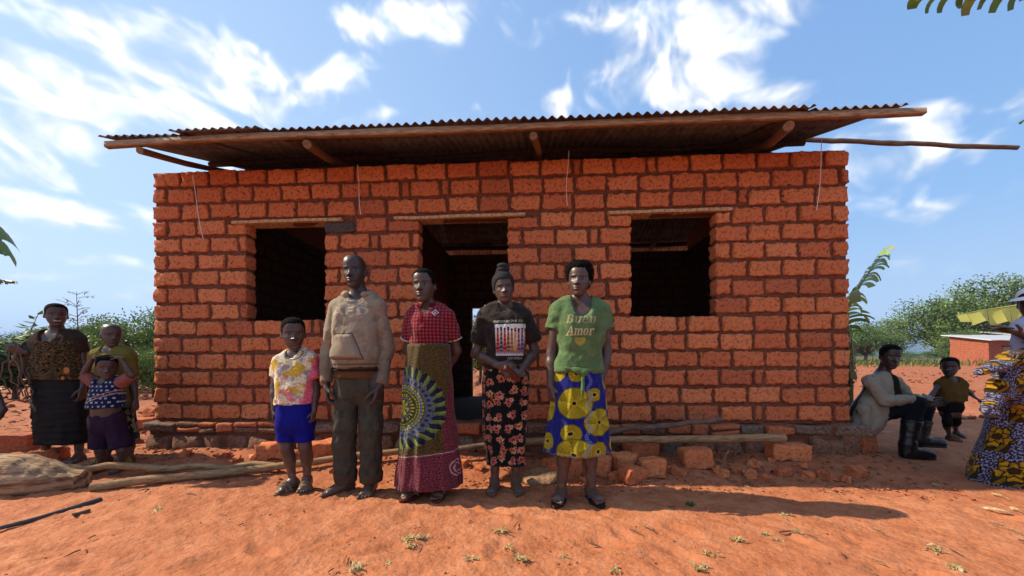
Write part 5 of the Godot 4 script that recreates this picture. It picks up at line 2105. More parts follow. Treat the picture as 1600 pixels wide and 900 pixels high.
func headwrap_woman() -> void:
	var o := on_ground(790, 766)
	var p := thing("person", "barefoot woman in grey headwrap, dark printed t-shirt and black flowered skirt", "person", o, "people lined up in front of the house")
	var J := joints(o, {"b": 0.93, "hh": 0.222, "tone": DARK * 1.1, "turn": look(4, 1, -5), "dust": 0.6, "fs": 0.92,
		"head": [787, 451, 0.03], "neck": [790, 482, -0.02], "shl": [760, 494], "shr": [819, 494], "ell": [743, 553, -0.01], "wrl": [780, 571, 0.15], "elr": [836, 548, -0.01], "wrr": [812, 584, 0.15],
		"hil": [772, 590], "hir": [808, 590], "knl": [774, 670], "knr": [806, 670], "anl": [773, 750, -0.02], "anr": [806, 750, -0.02], "ftl": -0.22, "ftr": 0.25,
		"trunk": [[481, 776, 804, 0.05, -0.02], [490, 757, 823, 0.075, -0.015], [512, 757, 823, 0.115, 0.01], [530, 760, 820, 0.112, 0.01], [550, 763, 818, 0.10], [578, 758, 822, 0.112], [610, 757, 824, 0.115]],
		"handl": [Vector3(1, -0.22, 0.12), Vector3(0.1, -0.2, -1), Vector3(0, 1, 0.1), 0.9], "handr": [Vector3(-1, 0.12, 0.12), Vector3(-0.1, -0.2, -1), Vector3(0, 1, 0.1), 0.9],
		"hair": 0.0, "face": {"wide": 1.0, "jaw": 1.0, "smile": 0.4}})
	figure(p, J)
	var wrap_ := plain("headwrap", Color(0.17, 0.165, 0.17), 0.9, 0.25)
	var wrapm := hair(J.head, J.turn, J.hh, 0.045, 0.006, J.face, -0.06)
	var w := part("headwrap", wrapm, wrap_, p)
	var bun := Geo.new()
	for k in 3:
		bun.ball(J.head + J.turn * (Vector3(0.015 + 0.02 * k, 0.52 + 0.115 * k, -0.06) * J.hh), Vector3(0.255 - 0.02 * k, 0.115, 0.25 - 0.02 * k) * J.hh, Basis.from_euler(Vector3(0.1, 0, 0.12 * sin(k * 2.0))), Color.WHITE, 9, 16)
	part("bun", bun.mesh(), wrap_, w)
	var m1 := letters("Outrunning Dear Afr", 200, 30, 0.1, true, true)
	var m2 := letters("EAST AFRICA", 140, 24, 0.0, true, false)
	var s := top_geo(J, J.trunk, 0.010, 0.74, loc(o, 0, 579).y, 0.057, 0.03, 0.074, 0.010)
	lay_print(s, print_box(o, 735, 845, 478, 584))
	part("shirt", s.mesh(), cloth("graphic_tee", px_picture(440, 424, 735, 845, 478, 584, func(a: float, b: float) -> Color: return graphic_shirt(m1, m2, a, b))), p)
	part("neckband", ring_tube(J.neck + Vector3(0, 0.016, 0.0), 0.060, 0.062, 0.022, 0.0065), plain("black_band", Color(0.10, 0.085, 0.075), 0.9, 0.2), p)
	var rows := ring_rows(o, [[568, 756, 825, 0.128], [600, 754, 827, 0.136], [650, 756, 824, 0.13], [724, 762, 820, 0.125]])
	var sk := skirt_geo(rows, 0.021, 5, 2, 0.9)
	var round_: float = PI * (rows[1][3] + rows[1][4])
	var petals := [Color(0.62, 0.20, 0.13), Color(0.70, 0.36, 0.24), Color(0.58, 0.22, 0.30), Color(0.74, 0.50, 0.40)]
	part("skirt", sk.mesh(), cloth("flower_print", cloth_picture(520, 440, round_, 0.74, func(a: float, b: float) -> Color: return floral_cloth(a, b, Color(0.045, 0.037, 0.043), petals, 0.030, 0.082))), p)
	# what she holds in both hands
	var c := loc(o, 800, 582, 0.245)
	var g := rough_box(Vector3(0.15, 0.028, 0.075), 0.012, Vector3i(5, 3, 4), 0.006, 14.0, 8)
	var th := tag(part("folded_leather", g.mesh(), plain("brown_leather", Color(0.33, 0.14, 0.08), 0.6)), "reddish brown folded leather held in the hands of the woman with grey headwrap", "wallet")
	th.position = o + c
	th.rotation = Vector3(0.5, 0.2, -0.75)


func green_woman() -> void:
	var o := on_ground(900, 781)
	var p := thing("person", "young woman in green lettered t-shirt and blue skirt with yellow discs", "person", o, "people lined up in front of the house")
	var J := joints(o, {"b": 0.96, "hh": 0.232, "tone": DARK * 1.05, "turn": look(-7, 0, 2), "dust": 0.45, "lift": 0.018, "fs": 0.95,
		"head": [905, 438.5, 0.03], "neck": [906, 473, -0.02], "shl": [873, 487], "shr": [939, 487], "ell": [862, 552, -0.03], "wrl": [860, 603, 0.03], "elr": [948, 549, -0.03], "wrr": [937, 604, 0.05],
		"hil": [884, 600], "hir": [922, 600], "knl": [884, 690, 0.02], "knr": [922, 690, 0.02], "anl": [877, 765, -0.02], "anr": [924, 767, -0.02], "ftl": -0.35, "ftr": 0.25,
		"trunk": [[473, 890, 922, 0.05, -0.02], [482, 870, 942, 0.075, -0.015], [505, 870, 942, 0.112, 0.01], [525, 873, 940, 0.110, 0.01], [550, 875, 937, 0.100], [584, 866, 940, 0.116], [620, 864, 944, 0.125]],
		"handl": [Vector3(0.12, -1, 0.12), Vector3(0.9, 0, -0.5), Vector3(0.2, 0, 1), 0.7], "handr": [Vector3(-0.12, -1, 0.12), Vector3(-0.9, 0, -0.5), Vector3(-0.2, 0, 1), 0.8],
		"hair": 0.115, "lump": 0.016, "line": 0.02, "face": {"wide": 0.97, "jaw": 0.92, "smile": 0.35}})
	figure(p, J)
	var m1 := letters("Buen", 200, 50, 0.25)
	var m2 := letters("Amor", 200, 50, 0.25)
	var s := top_geo(J, J.trunk, 0.010, 0.42, loc(o, 0, 585).y, 0.074, 0.095, 0.076, 0.008)
	lay_print(s, print_box(o, 846, 962, 468, 592))
	part("shirt", s.mesh(), cloth("green_tee", px_picture(464, 496, 846, 962, 468, 592, func(a: float, b: float) -> Color: return green_shirt(m1, m2, a, b))), p)
	var gm := plain("green_plain", Color(0.32, 0.42, 0.26), 0.9, 0.2)
	# the hem knotted in front, with a hanging tail
	var kf := Flesh.new()
	var kz := front_z(s, loc(o, 902, 580).x, loc(o, 902, 580).y)
	kf.cap(loc(o, 896, 577, 0) + Vector3(0, 0, kz), loc(o, 907, 581, 0) + Vector3(0, 0, kz + 0.008), 0.020, 0.022, 0.015)
	kf.cap(loc(o, 905, 582) + Vector3(0, 0, kz + 0.01), loc(o, 904, 606) + Vector3(0, 0, kz + 0.035), 0.013, 0.012, 0.01)
	kf.cap(loc(o, 904, 606) + Vector3(0, 0, kz + 0.035), loc(o, 902, 620) + Vector3(0, 0, kz + 0.03), 0.013, 0.005, 0.01)
	kf.cap(loc(o, 880, 574) + Vector3(0, 0, kz - 0.005), loc(o, 898, 579) + Vector3(0, 0, kz), 0.010, 0.016, 0.02)
	kf.cap(loc(o, 930, 574) + Vector3(0, 0, kz - 0.02), loc(o, 906, 580) + Vector3(0, 0, kz), 0.010, 0.016, 0.02)
	var kg := Geo.new()
	kf.build(kg, 0.006, 0.004, Vector3(30, 20, 30), nz)
	part("knot", kg.mesh(), gm, p)
	var rows := ring_rows(o, [[576, 867, 939, 0.122], [610, 862, 944, 0.135], [660, 857, 948, 0.142], [706, 853, 951, 0.15]])
	var sk := skirt_geo(rows, 0.024, 6, 5, 0.30)
	var round_: float = PI * (rows[1][3] + rows[1][4])
	part("wrap_skirt", sk.mesh(), cloth("disc_print", cloth_picture(560, 360, round_, 0.58, func(a: float, b: float) -> Color: return lace_line(disc_cloth(a, b), a, b))), p)
	var sole := plain("dark_sole", Color(0.13, 0.085, 0.075), 0.85)
	var strap := plain("blue_strap", Color(0.16, 0.28, 0.58), 0.6)
	sandal(p, J.anl, J.ftl, 0.97, sole, strap)
	sandal(p, J.anr, J.ftr, 0.97, sole, strap)


func left_group() -> void:
	# the woman with the wrapped chest cloth
	var o := on_ground(97, 722)
	var p := thing("person", "smiling woman in brown top, leaf print chest wrap and long black skirt", "person", o, "people behind the log on the left")
	var J := joints(o, {"b": 0.90, "hh": 0.226, "tone": DARK * 0.9, "turn": look(4, 0, 0), "dust": 0.6, "cell": 0.012, "hand_cell": 0.006,
		"head": [88, 492.5, 0.03], "neck": [90, 522, -0.02], "shl": [57, 534], "shr": [122, 534], "ell": [24, 566, 0.02], "wrl": [34, 549, 0.20], "elr": [134, 572, -0.02], "wrr": [130, 606, 0.05],
		"hil": [82, 600], "hir": [112, 600], "knl": [76, 660], "knr": [118, 660], "anl": [69, 711, -0.02], "anr": [124, 711, -0.02], "ftl": -0.2, "ftr": 0.25,
		"trunk": [[521, 78, 102, 0.05, -0.02], [530, 56, 124, 0.08, -0.015], [560, 60, 124, 0.12, 0.01], [590, 62, 128, 0.11], [620, 60, 134, 0.13], [640, 60, 134, 0.13]],
		"handl": [Vector3(-0.5, 0.25, 0.3), Vector3(0.5, -0.2, -1), Vector3(0, 1, 0), 1.2], "handr": [Vector3(0, -1, 0.1), Vector3(-1, 0, 0), Vector3(0, 0, 1), 0.7],
		"hair": 0.003, "lump": 0.0025, "face": {"wide": 1.0, "smile": 1.0, "crop": 0.95}})
	figure(p, J)
	var s := top_geo(J, J.trunk, 0.010, 0.45, loc(o, 0, 600).y, 0.085, 0.08, 0.072, 0.008, 0.012)
	part("top", s.mesh(), plain("brown_top", Color(0.20, 0.15, 0.115), 0.9, 0.2), p)
	var wr := ring_rows(o, [[534, 57, 129, 0.165], [560, 54, 131, 0.18], [592, 55, 136, 0.165]])
	part("chest_wrap", skirt_geo(wr, 0.016, 9, 3, 9.0).mesh(), cloth("leaf_print", cloth_picture(360, 160, 1.2, 0.36, leaf_wrap)), p)
	var pl := skirt_geo(ring_rows(o, [[586, 59, 133, 0.145], [630, 58, 138, 0.15], [692, 62, 134, 0.14]]), 0.012, 5, 8, 9.0)
	for i in pl.v.size():   # cloth gathered in level folds
		var q := pl.v[i]
		var n := nz.get_noise_2d(q.x * 4.0, q.y * 26.0) * 0.016
		pl.v[i] += Vector3(q.x, 0, q.z).normalized() * n
	part("skirt", pl.mesh(), plain("black_skirt", Color(0.062, 0.058, 0.062), 0.75, 0.35), p)
	for q in [[104, 579, 0.019], [98, 591, 0.011]]:
		var g := Geo.new()
		g.ball(loc(o, q[0], q[1], 0.165), Vector3(q[2] * 1.6, q[2] * 1.6, 0.006), Basis(), Color.WHITE, 6, 12)
		part("orange_disc", g.mesh(), plain("ochre_disc", Color(0.62, 0.38, 0.16), 0.7), p)
	# the small child with hands on its head
	o = on_ground(172, 737)
	p = thing("person", "small child holding both hands on top of its head, navy top and purple shorts", "person", o, "people behind the log on the left")
	J = joints(o, {"b": 0.60, "hh": 0.204, "tone": DARK * 0.95, "turn": look(2, 8, 0), "dust": 1.0, "cell": 0.0095, "hand_cell": 0.005,
		"head": [167, 573, 0.02], "neck": [168, 594, -0.02], "shl": [151, 601], "shr": [186, 601], "ell": [131, 585, 0.02], "wrl": [146, 559, 0.04], "elr": [206, 586, 0.02], "wrr": [189, 559, 0.04],
		"hil": [159, 668], "hir": [181, 668], "knl": [156, 704, 0.01], "knr": [190, 703, 0.01], "anl": [155, 727, -0.01], "anr": [190, 725, -0.02], "ftl": -0.15, "ftr": 0.2,
		"trunk": [[594, 161, 175, 0.04, -0.015], [600, 150, 186, 0.055, -0.01], [620, 147, 190, 0.075, 0.01], [642, 147, 191, 0.09, 0.02], [668, 146, 192, 0.08]],
		"handl": [Vector3(1, 0.22, -0.1), Vector3(0, -1, 0), Vector3(0, 0, 1), 0.5], "handr": [Vector3(-1, 0.22, -0.1), Vector3(0, -1, 0), Vector3(0, 0, 1), 0.5],
		"hair": 0.003, "lump": 0.0025, "face": {"wide": 1.04, "jaw": 1.06, "crop": 0.6}})
	figure(p, J)
	s = top_geo(J, J.trunk, 0.012, 0.0, loc(o, 0, 637).y, 0.05, 0.03, 0.07, 0.006, 0.0095)
	lay_print(s, print_box(o, 135, 203, 588, 640))
	part("top", s.mesh(), cloth("star_print", px_picture(200, 150, 135, 203, 588, 640, star_cloth)), p)
	for sd in ["l", "r"]:
		var f := Flesh.new()
		f.cap(J["sh" + sd], J["sh" + sd].lerp(J["el" + sd], 0.92), 0.050, 0.046, 0.02, 1.0, Vector3(0, 0, 1), false, true)
		var g := Geo.new()
		f.build(g, 0.009, 0.007, Vector3(18, 18, 18), nz)
		part("sleeve", g.mesh(), plain("pink_sleeve", Color(0.50, 0.31, 0.28), 0.9, 0.2), p)
	s = legs_geo(J, [[loc(o, 0, 655).y, J.trunk[4][1], 0.005, J.trunk[4][3], 0.085], [loc(o, 0, 668).y, J.trunk[4][1], 0.0, J.trunk[4][3], 0.085]], 0.92, 0.118, 0.128, 0.1, 0.004, 0.009, 0.0095)
	part("shorts", s.mesh(), plain("purple_shorts", Color(0.16, 0.085, 0.17), 0.85, 0.25), p)
	# the girl in the mustard shirt behind it
	o = on_ground(187, 725)
	p = thing("person", "girl in mustard yellow t-shirt standing behind the small child", "person", o, "people behind the log on the left")
	J = joints(o, {"b": 0.77, "hh": 0.216, "tone": DARK, "turn": look(14, 2, 2), "dust": 0.8, "cell": 0.011, "hand_cell": 0.0055, "lift": 0.012,
		"head": [174, 524, 0.0], "neck": [176, 547, -0.02], "shl": [152, 557], "shr": [200, 557], "ell": [147, 592, -0.05], "wrl": [150, 622, -0.05], "elr": [207, 594, -0.02], "wrr": [212, 626, 0.02],
		"hil": [168, 650], "hir": [194, 650], "knl": [168, 685], "knr": [198, 685], "anl": [166, 714, -0.01], "anr": [203, 714, -0.02], "ftl": -0.2, "ftr": 0.25,
		"trunk": [[547, 166, 186, 0.045, -0.02], [554, 150, 202, 0.065, -0.01], [580, 150, 204, 0.085], [610, 152, 204, 0.085], [640, 151, 206, 0.09], [660, 151, 206, 0.09]],
		"handl": [Vector3(0, -1, 0), Vector3(1, 0, 0), Vector3(0, 0, 1), 0.6], "handr": [Vector3(0.05, -1, 0.1), Vector3(-1, 0, -0.3), Vector3(0, 0, 1), 0.8],
		"hair": 0.0, "face": {"wide": 1.0, "crop": 0.4}})
	figure(p, J)
	s = top_geo(J, J.trunk, 0.010, 0.75, loc(o, 0, 636).y, 0.06, 0.03, 0.078, 0.007, 0.011)
	part("shirt", s.mesh(), plain("mustard", Color(0.42, 0.36, 0.16), 0.9, 0.2), p)
	var pale := [Color(0.50, 0.47, 0.36), Color(0.42, 0.40, 0.22)]
	var gs := skirt_geo(ring_rows(o, [[626, 153, 206, 0.10], [650, 150, 208, 0.11], [692, 148, 213, 0.13]]), 0.012, 6, 4)
	part("skirt", gs.mesh(), cloth("pale_flowers", cloth_picture(260, 130, 1.0, 0.42, func(a: float, b: float) -> Color: return floral_cloth(a, b, Color(0.07, 0.075, 0.05), pale, 0.028, 0.07))), p)
	var ys := plain("yellow_rubber", Color(0.60, 0.46, 0.14), 0.6)
	sandal(p, J.anl, J.ftl, 0.8, ys, ys, true)
	sandal(p, J.anr, J.ftr, 0.8, ys, ys, true)
	# the child at the very edge, of whom only an elbow shows
	o = on_ground(-62, 735)
	p = thing("person", "child at the left edge with only a bent bare arm showing", "person", o, "people behind the log on the left")
	J = joints(o, {"b": 0.72, "hh": 0.215, "tone": DARK * 0.9, "turn": look(40, 0, 0), "dust": 0.8, "cell": 0.011, "hand_cell": 0.006,
		"head": [-60, 520, 0.0], "neck": [-60, 548, -0.02], "shl": [-88, 560], "shr": [-28, 560], "ell": [-98, 610], "wrl": [-96, 655, 0.05], "elr": [4, 640, 0.02], "wrr": [-18, 672, 0.12],
		"hil": [-76, 665], "hir": [-46, 665], "knl": [-76, 700], "knr": [-46, 700], "anl": [-78, 724], "anr": [-46, 724], "ftl": 0.0, "ftr": 0.3,
		"trunk": [[548, -72, -48, 0.045, -0.02], [558, -88, -30, 0.065], [600, -86, -34, 0.08], [670, -86, -32, 0.09]],
		"handl": [Vector3(0, -1, 0), Vector3(1, 0, 0), Vector3(0, 0, 1), 0.6], "handr": [Vector3(-1, -0.3, 0.2), Vector3(0, 0, -1), Vector3(0, 1, 0), 0.8],
		"hair": 0.01})
	figure(p, J)
	s = top_geo(J, J.trunk, 0.012, 0.3, loc(o, 0, 668).y, 0.055, 0.02, 0.07, 0.007, 0.012)
	part("shirt", s.mesh(), plain("dull_red_shirt", Color(0.30, 0.12, 0.10), 0.9, 0.2), p)
	s = legs_geo(J, [[loc(o, 0, 655).y, J.trunk[3][1], 0.0, J.trunk[3][3], 0.09], [loc(o, 0, 670).y, J.trunk[3][1], 0.0, J.trunk[3][3], 0.09]], 0.9, 0.1, 0.1, 0.1, 0.004, 0.006, 0.012)
	part("shorts", s.mesh(), plain("brown_shorts", Color(0.18, 0.13, 0.10), 0.9, 0.2), p)


func right_group() -> void:
	# the man sitting on a block at the corner of the house, turned to the right
	var o := on_ground(1420, 712)
	var p := thing("person", "man in pale blazer, dark trousers and black rubber boots sitting beside the house corner", "person", o)
	var J := joints(o, {"b": 0.98, "hh": 0.240, "tone": DEEPER * 0.95, "turn": look(26, 6, 5), "dust": 0.0, "cell": 0.0115, "hand_cell": 0.0055,
		"head": [1391, 557, -0.02], "neck": [1379, 586, -0.08], "shl": [1359, 596, 0.06], "shr": [1400, 598, -0.22], "ell": [1382, 627, 0.13], "wrl": [1444, 622, 0.10], "elr": [1420, 622, -0.2], "wrr": [1450, 631, -0.02],
		"hil": [1370, 645, 0.0], "hir": [1372, 644, -0.20], "knl": [1430, 630, 0.10], "knr": [1444, 636, -0.20], "anl": [1418, 694, 0.10], "anr": [1438, 684, -0.20], "calfl": Vector3(-0.018, 0, 0), "calfr": Vector3(-0.018, 0, 0),
		"trunk": [[606, 1366, 1384, 0.07, -0.09], [650, 1348, 1360, 0.08, -0.09]],
		"handl": [Vector3(1, -0.1, -0.2), Vector3(0, -0.4, -1), Vector3(0, 1, 0.2), 0.7], "handr": [Vector3(1, 0.1, 0.15), Vector3(0, 0.2, 1), Vector3(0, 1, 0), 0.9],
		"hair": 0.004, "lump": 0.0025, "face": {"wide": 0.96, "jaw": 0.95, "crop": 0.9}})
	figure(p, J)
	var lat := Vector3(0.72, 0, -0.69)      # across his shoulders
	var mid := [[589, 1381, 0.06, 0.07], [600, 1379, 0.078, 0.115], [618, 1373, 0.108, 0.10], [638, 1365, 0.118, 0.095], [655, 1357, 0.125, 0.095], [664, 1352, 0.115, 0.09]]
	var f := Flesh.new()
	for i in 26:
		var t := i / 25.0 * 4.999
		var k := int(t)
		var a: Array = mid[k]
		var b: Array = mid[k + 1]
		var c := loc(o, lerpf(a[1], b[1], t - k), lerpf(a[0], b[0], t - k), -0.08)
		var w := lat * lerpf(a[3], b[3], t - k)
		var r := lerpf(a[2], b[2], t - k)
		f.cap(c + w, c - w, r, r, 0.014)
	for sd in ["l", "r"]:
		f.cap(J.neck + Vector3(0, -0.02, 0), J["sh" + sd] + Vector3(0, 0.0, 0), 0.05, 0.058, 0.03)
		f.cap(J["sh" + sd], J["el" + sd], 0.060, 0.055, 0.014)
		f.cap(J["el" + sd], J["el" + sd].lerp(J["wr" + sd], 0.9), 0.055, 0.042, 0.012, 1.0, Vector3(0, 0, 1), false, true)
	# the tail of the jacket hanging down behind him
	f.cap(loc(o, 1356, 632, 0.02), loc(o, 1338, 664, 0.03), 0.08, 0.035, 0.03, 0.7, lat)
	f.cap(loc(o, 1350, 640, 0.06), loc(o, 1352, 668, 0.07), 0.06, 0.03, 0.03)
	f.cap(J.neck + Vector3(0.01, 0.05, 0.02), J.neck + Vector3(0.06, 0.2, 0.03), 0.058, 0.07, 0.01, 1.0, Vector3(0, 0, 1), false, false, true)
	var g := Geo.new()
	f.build(g, 0.0100, 0.015, Vector3(10, 8, 10), nz)
	var bz := plain("blazer_cloth", Color(0.545, 0.515, 0.455), 0.95, 0.2)
	part("blazer", g.mesh(), bz, p)
	# lapels standing off the chest, and the shirt between them
	for q in [[[1377, 588, 0.01], [1389, 606, 0.045], [1393, 628, 0.04]], [[1391, 588, -0.06], [1405, 606, -0.06], [1399, 628, -0.02]]]:
		var lp := Flesh.new()
		lp.cap(loc(o, q[0][0], q[0][1], q[0][2]), loc(o, q[1][0], q[1][1], q[1][2]), 0.014, 0.022, 0.01)
		lp.cap(loc(o, q[1][0], q[1][1], q[1][2]), loc(o, q[2][0], q[2][1], q[2][2]), 0.020, 0.006, 0.01)
		var lg := Geo.new()
		lp.build(lg, 0.007)
		part("lapel", lg.mesh(), bz, p)
	var uf := Flesh.new()
	uf.cap(loc(o, 1390, 594, -0.03), loc(o, 1394, 618, -0.015), 0.066, 0.070, 0.02)
	var ug := Geo.new()
	uf.build(ug, 0.01, 0.006, Vector3(12, 12, 12), nz)
	part("shirt", ug.mesh(), plain("green_brown_shirt", Color(0.14, 0.12, 0.075), 0.9, 0.2), p)
	f = Flesh.new()
	for sd in ["l", "r"]:
		f.cap(J["hi" + sd], J["kn" + sd], 0.092, 0.075, 0.04)
		f.cap(J["kn" + sd], J["kn" + sd].lerp(J["an" + sd], 0.6), 0.076, 0.070, 0.03, 1.0, Vector3(0, 0, 1), false, true)
	f.cap(J.hil + Vector3(0.0, 0, -0.02), J.hir + Vector3(0.0, 0, 0.02), 0.085, 0.085, 0.05)
	g = Geo.new()
	f.build(g, 0.0105, 0.010, Vector3(10, 9, 10), nz)
	part("trousers", g.mesh(), plain("navy_trousers", Color(0.075, 0.085, 0.12), 0.9, 0.25), p)
	var rubber := plain("black_rubber", Color(0.045, 0.05, 0.055), 0.38, 0.5)
	for sd in ["l", "r"]:
		var a: Vector3 = J["an" + sd]
		var kn: Vector3 = J["kn" + sd]
		var y0 := 0.045
		if sd == "r": y0 = a.y - 0.05
		f = Flesh.new()
		f.cap(kn.lerp(a, 0.42), a, 0.078, 0.062, 0.02, 1.0, Vector3(0, 0, 1), true, false)
		f.cap(a, Vector3(a.x - 0.02, y0, a.z), 0.058, 0.046, 0.03)
		f.cap(Vector3(a.x, y0 + 0.02, a.z), Vector3(a.x + 0.16, y0 + 0.005, a.z + 0.05), 0.055, 0.045, 0.04)
		g = Geo.new()
		f.build(g, 0.009, 0.005, Vector3(14, 20, 14), nz)
		var bt := part("boot", g.mesh(), rubber, p)
		var sf := Geo.new()
		sf.append(rough_box(Vector3(0.25, 0.022, 0.085), 0.01, Vector3i(6, 2, 4), 0.0, 1.0, 1), Transform3D(Basis(Vector3.UP, -0.28), Vector3(a.x + 0.07, y0 - 0.030, a.z + 0.022)))
		part("sole", sf.mesh(), rubber, bt)
	# the child walking up to him
	o = on_ground(1484, 688)
	p = thing("person", "little child in ochre tank top standing beside the seated man", "person", o)
	J = joints(o, {"b": 0.57, "hh": 0.222, "tone": DEEPER * 0.85, "turn": look(-6, 4, 0), "dust": 0.4, "cell": 0.0105, "hand_cell": 0.0055, "lift": 0.012,
		"head": [1484, 573, 0.03], "neck": [1484, 592, -0.01], "shl": [1467, 601], "shr": [1505, 601], "ell": [1458, 614, 0.04], "wrl": [1450, 626, 0.09], "elr": [1513, 612, 0.0], "wrr": [1523, 621, 0.05],
		"hil": [1477, 638], "hir": [1493, 638], "knl": [1480, 659, 0.04], "knr": [1494, 658, -0.02], "anl": [1484, 680, 0.0], "anr": [1494, 674, -0.16], "ftl": 0.1, "ftr": 0.2,
		"trunk": [[592, 1477, 1491, 0.04, -0.01], [600, 1467, 1505, 0.06], [620, 1466, 1503, 0.085, 0.01], [634, 1467, 1501, 0.085], [646, 1468, 1501, 0.08]],
		"handl": [Vector3(-0.5, -1, 0.3), Vector3(1, 0, -0.3), Vector3(0, 0, 1), 0.7], "handr": [Vector3(0.8, -0.6, 0.2), Vector3(0, -1, 0), Vector3(0, 0, 1), 0.6],
		"hair": 0.003, "lump": 0.0025, "face": {"wide": 1.03, "crop": 0.85}})
	figure(p, J)
	var s := top_geo(J, J.trunk, 0.010, 0.0, loc(o, 0, 633).y, 0.056, 0.03, 0.07, 0.007, 0.0105)
	part("tank_top", s.mesh(), plain("ochre_top", Color(0.33, 0.24, 0.10), 0.9, 0.2), p)
	s = legs_geo(J, [[loc(o, 0, 630).y, J.trunk[3][1], 0.0, J.trunk[3][3] - 0.01, 0.08], [loc(o, 0, 644).y, J.trunk[4][1], 0.0, J.trunk[4][3], 0.082]], 1.3, 0.088, 0.072, 0.062, 0.0, 0.006, 0.0105)
	part("shorts", s.mesh(), plain("dark_shorts", Color(0.075, 0.06, 0.055), 0.9, 0.2), p)
	var slip := plain("tan_slipper", Color(0.42, 0.30, 0.20), 0.85)
	sandal(p, J.anl, J.ftl, 0.66, slip, slip, true)
	# the woman at the right edge with cap, phone and gathered skirt
	o = on_ground(1634, 753)
	p = thing("person", "woman at the right edge in white cap and long skirt of ochre blooms", "person", o)
	J = joints(o, {"b": 0.95, "hh": 0.235, "tone": DEEPER, "turn": look(-8, 8, 0), "dust": 0.3, "cell": 0.0115, "hand_cell": 0.0055,
		"head": [1614, 474, 0.0], "neck": [1628, 500, -0.02], "shl": [1600, 512, 0.02], "shr": [1668, 512], "ell": [1634, 540, 0.12], "wrl": [1591, 520, 0.22], "elr": [1672, 560, 0.08], "wrr": [1606, 546, 0.26],
		"hil": [1616, 610], "hir": [1654, 610], "knl": [1614, 680], "knr": [1652, 680], "anl": [1610, 740], "anr": [1652, 740], "ftl": -0.5, "ftr": -0.2,
		"trunk": [[500, 1616, 1642, 0.05, -0.02], [510, 1598, 1668, 0.08], [545, 1598, 1668, 0.12], [575, 1602, 1664, 0.105], [620, 1594, 1670, 0.13]],
		"handl": [Vector3(-1, 0.16, 0.0), Vector3(0, 1, 0.1), Vector3(0, 0.1, 1), 0.45], "handr": [Vector3(-1, -0.25, 0.0), Vector3(0.1, -1, -0.2), Vector3(0, 0, 1), 0.8],
		"hair": 0.02, "face": {"wide": 0.97}})
	figure(p, J)
	s = top_geo(J, J.trunk, 0.014, 0.55, loc(o, 0, 580).y, 0.06, 0.03, 0.08, 0.008, 0.0115)
	part("shirt", s.mesh(), plain("pale_blue_shirt", Color(0.66, 0.70, 0.82), 0.9, 0.2), p)
	var capm := plain("white_cap", Color(0.88, 0.88, 0.90), 0.85)
	var cp := part("cap", hair(J.head, J.turn, J.hh, 0.05, 0.0, J.face, 0.03), capm, p)
	var vz := Geo.new()
	for j in 7:
		for i in 13:
			var a := lerpf(-0.95, 0.95, i / 12.0)
			var r := lerpf(0.36, 0.80 - 0.22 * absf(a) * absf(a), j / 6.0)
			vz.add(J.head + J.turn * (Vector3(sin(a) * r * 0.98, 0.27 - 0.10 * pow(j / 6.0, 1.5) - 0.06 * sin(a) * sin(a), cos(a) * r) * J.hh))
	for j in 6:
		for i in 12:
			var q := j * 13 + i
			vz.quad(q, q + 13, q + 14, q + 1)
	part("visor", vz.mesh(), capm, cp)
	var bloom := cloth("bloom_print", cloth_picture(640, 420, 1.55, 0.95, bloom_cloth))
	var rows := ring_rows(o, [[566, 1584, 1678, 0.14], [600, 1572, 1690, 0.17], [650, 1556, 1700, 0.20], [755, 1526, 1720, 0.24]])
	var sk := skirt_geo(rows, 0.020, 6, 6, -0.75)
	part("skirt", sk.mesh(), bloom, p)
	# the handful of cloth she has gathered up
	var bf := Flesh.new()
	bf.cap(loc(o, 1596, 562, 0.22), loc(o, 1556, 572, 0.26), 0.055, 0.055, 0.03, 0.6, Vector3(0, 1, 0))
	bf.cap(loc(o, 1556, 572, 0.26), loc(o, 1530, 583, 0.27), 0.050, 0.022, 0.03, 0.6, Vector3(0, 1, 0))
	bf.cap(loc(o, 1585, 568, 0.20), loc(o, 1566, 610, 0.18), 0.09, 0.07, 0.06)
	bf.cap(loc(o, 1600, 566, 0.20), loc(o, 1600, 620, 0.16), 0.09, 0.09, 0.06)
	bf.cap(loc(o, 1560, 600, 0.22), loc(o, 1548, 640, 0.20), 0.05, 0.05, 0.05)
	bf.cap(loc(o, 1600, 566, 0.18), loc(o, 1630, 610, 0.10), 0.08, 0.10, 0.05)
	var bg := Geo.new()
	bf.build(bg, 0.009, 0.020, Vector3(9, 16, 9), nz_cloth)
	lay_print(bg, [loc(o, 1480, 0).x, loc(o, 1740, 0).x, loc(o, 0, 700).y, loc(o, 0, 540).y], false)
	part("gathered_cloth", bg.mesh(), bloom, p)
	var ph := tag(part("phone", rough_box(Vector3(0.155, 0.012, 0.078), 0.005, Vector3i(4, 3, 4), 0.0, 1.0, 3).mesh(), plain("phone_black", Color(0.03, 0.03, 0.035), 0.25, 0.6)), "black phone held flat in a hand at the right edge", "phone")
	ph.position = o + loc(o, 1560, 511, 0.235)
	ph.rotation = Vector3(0.12, 0.1, -0.12)


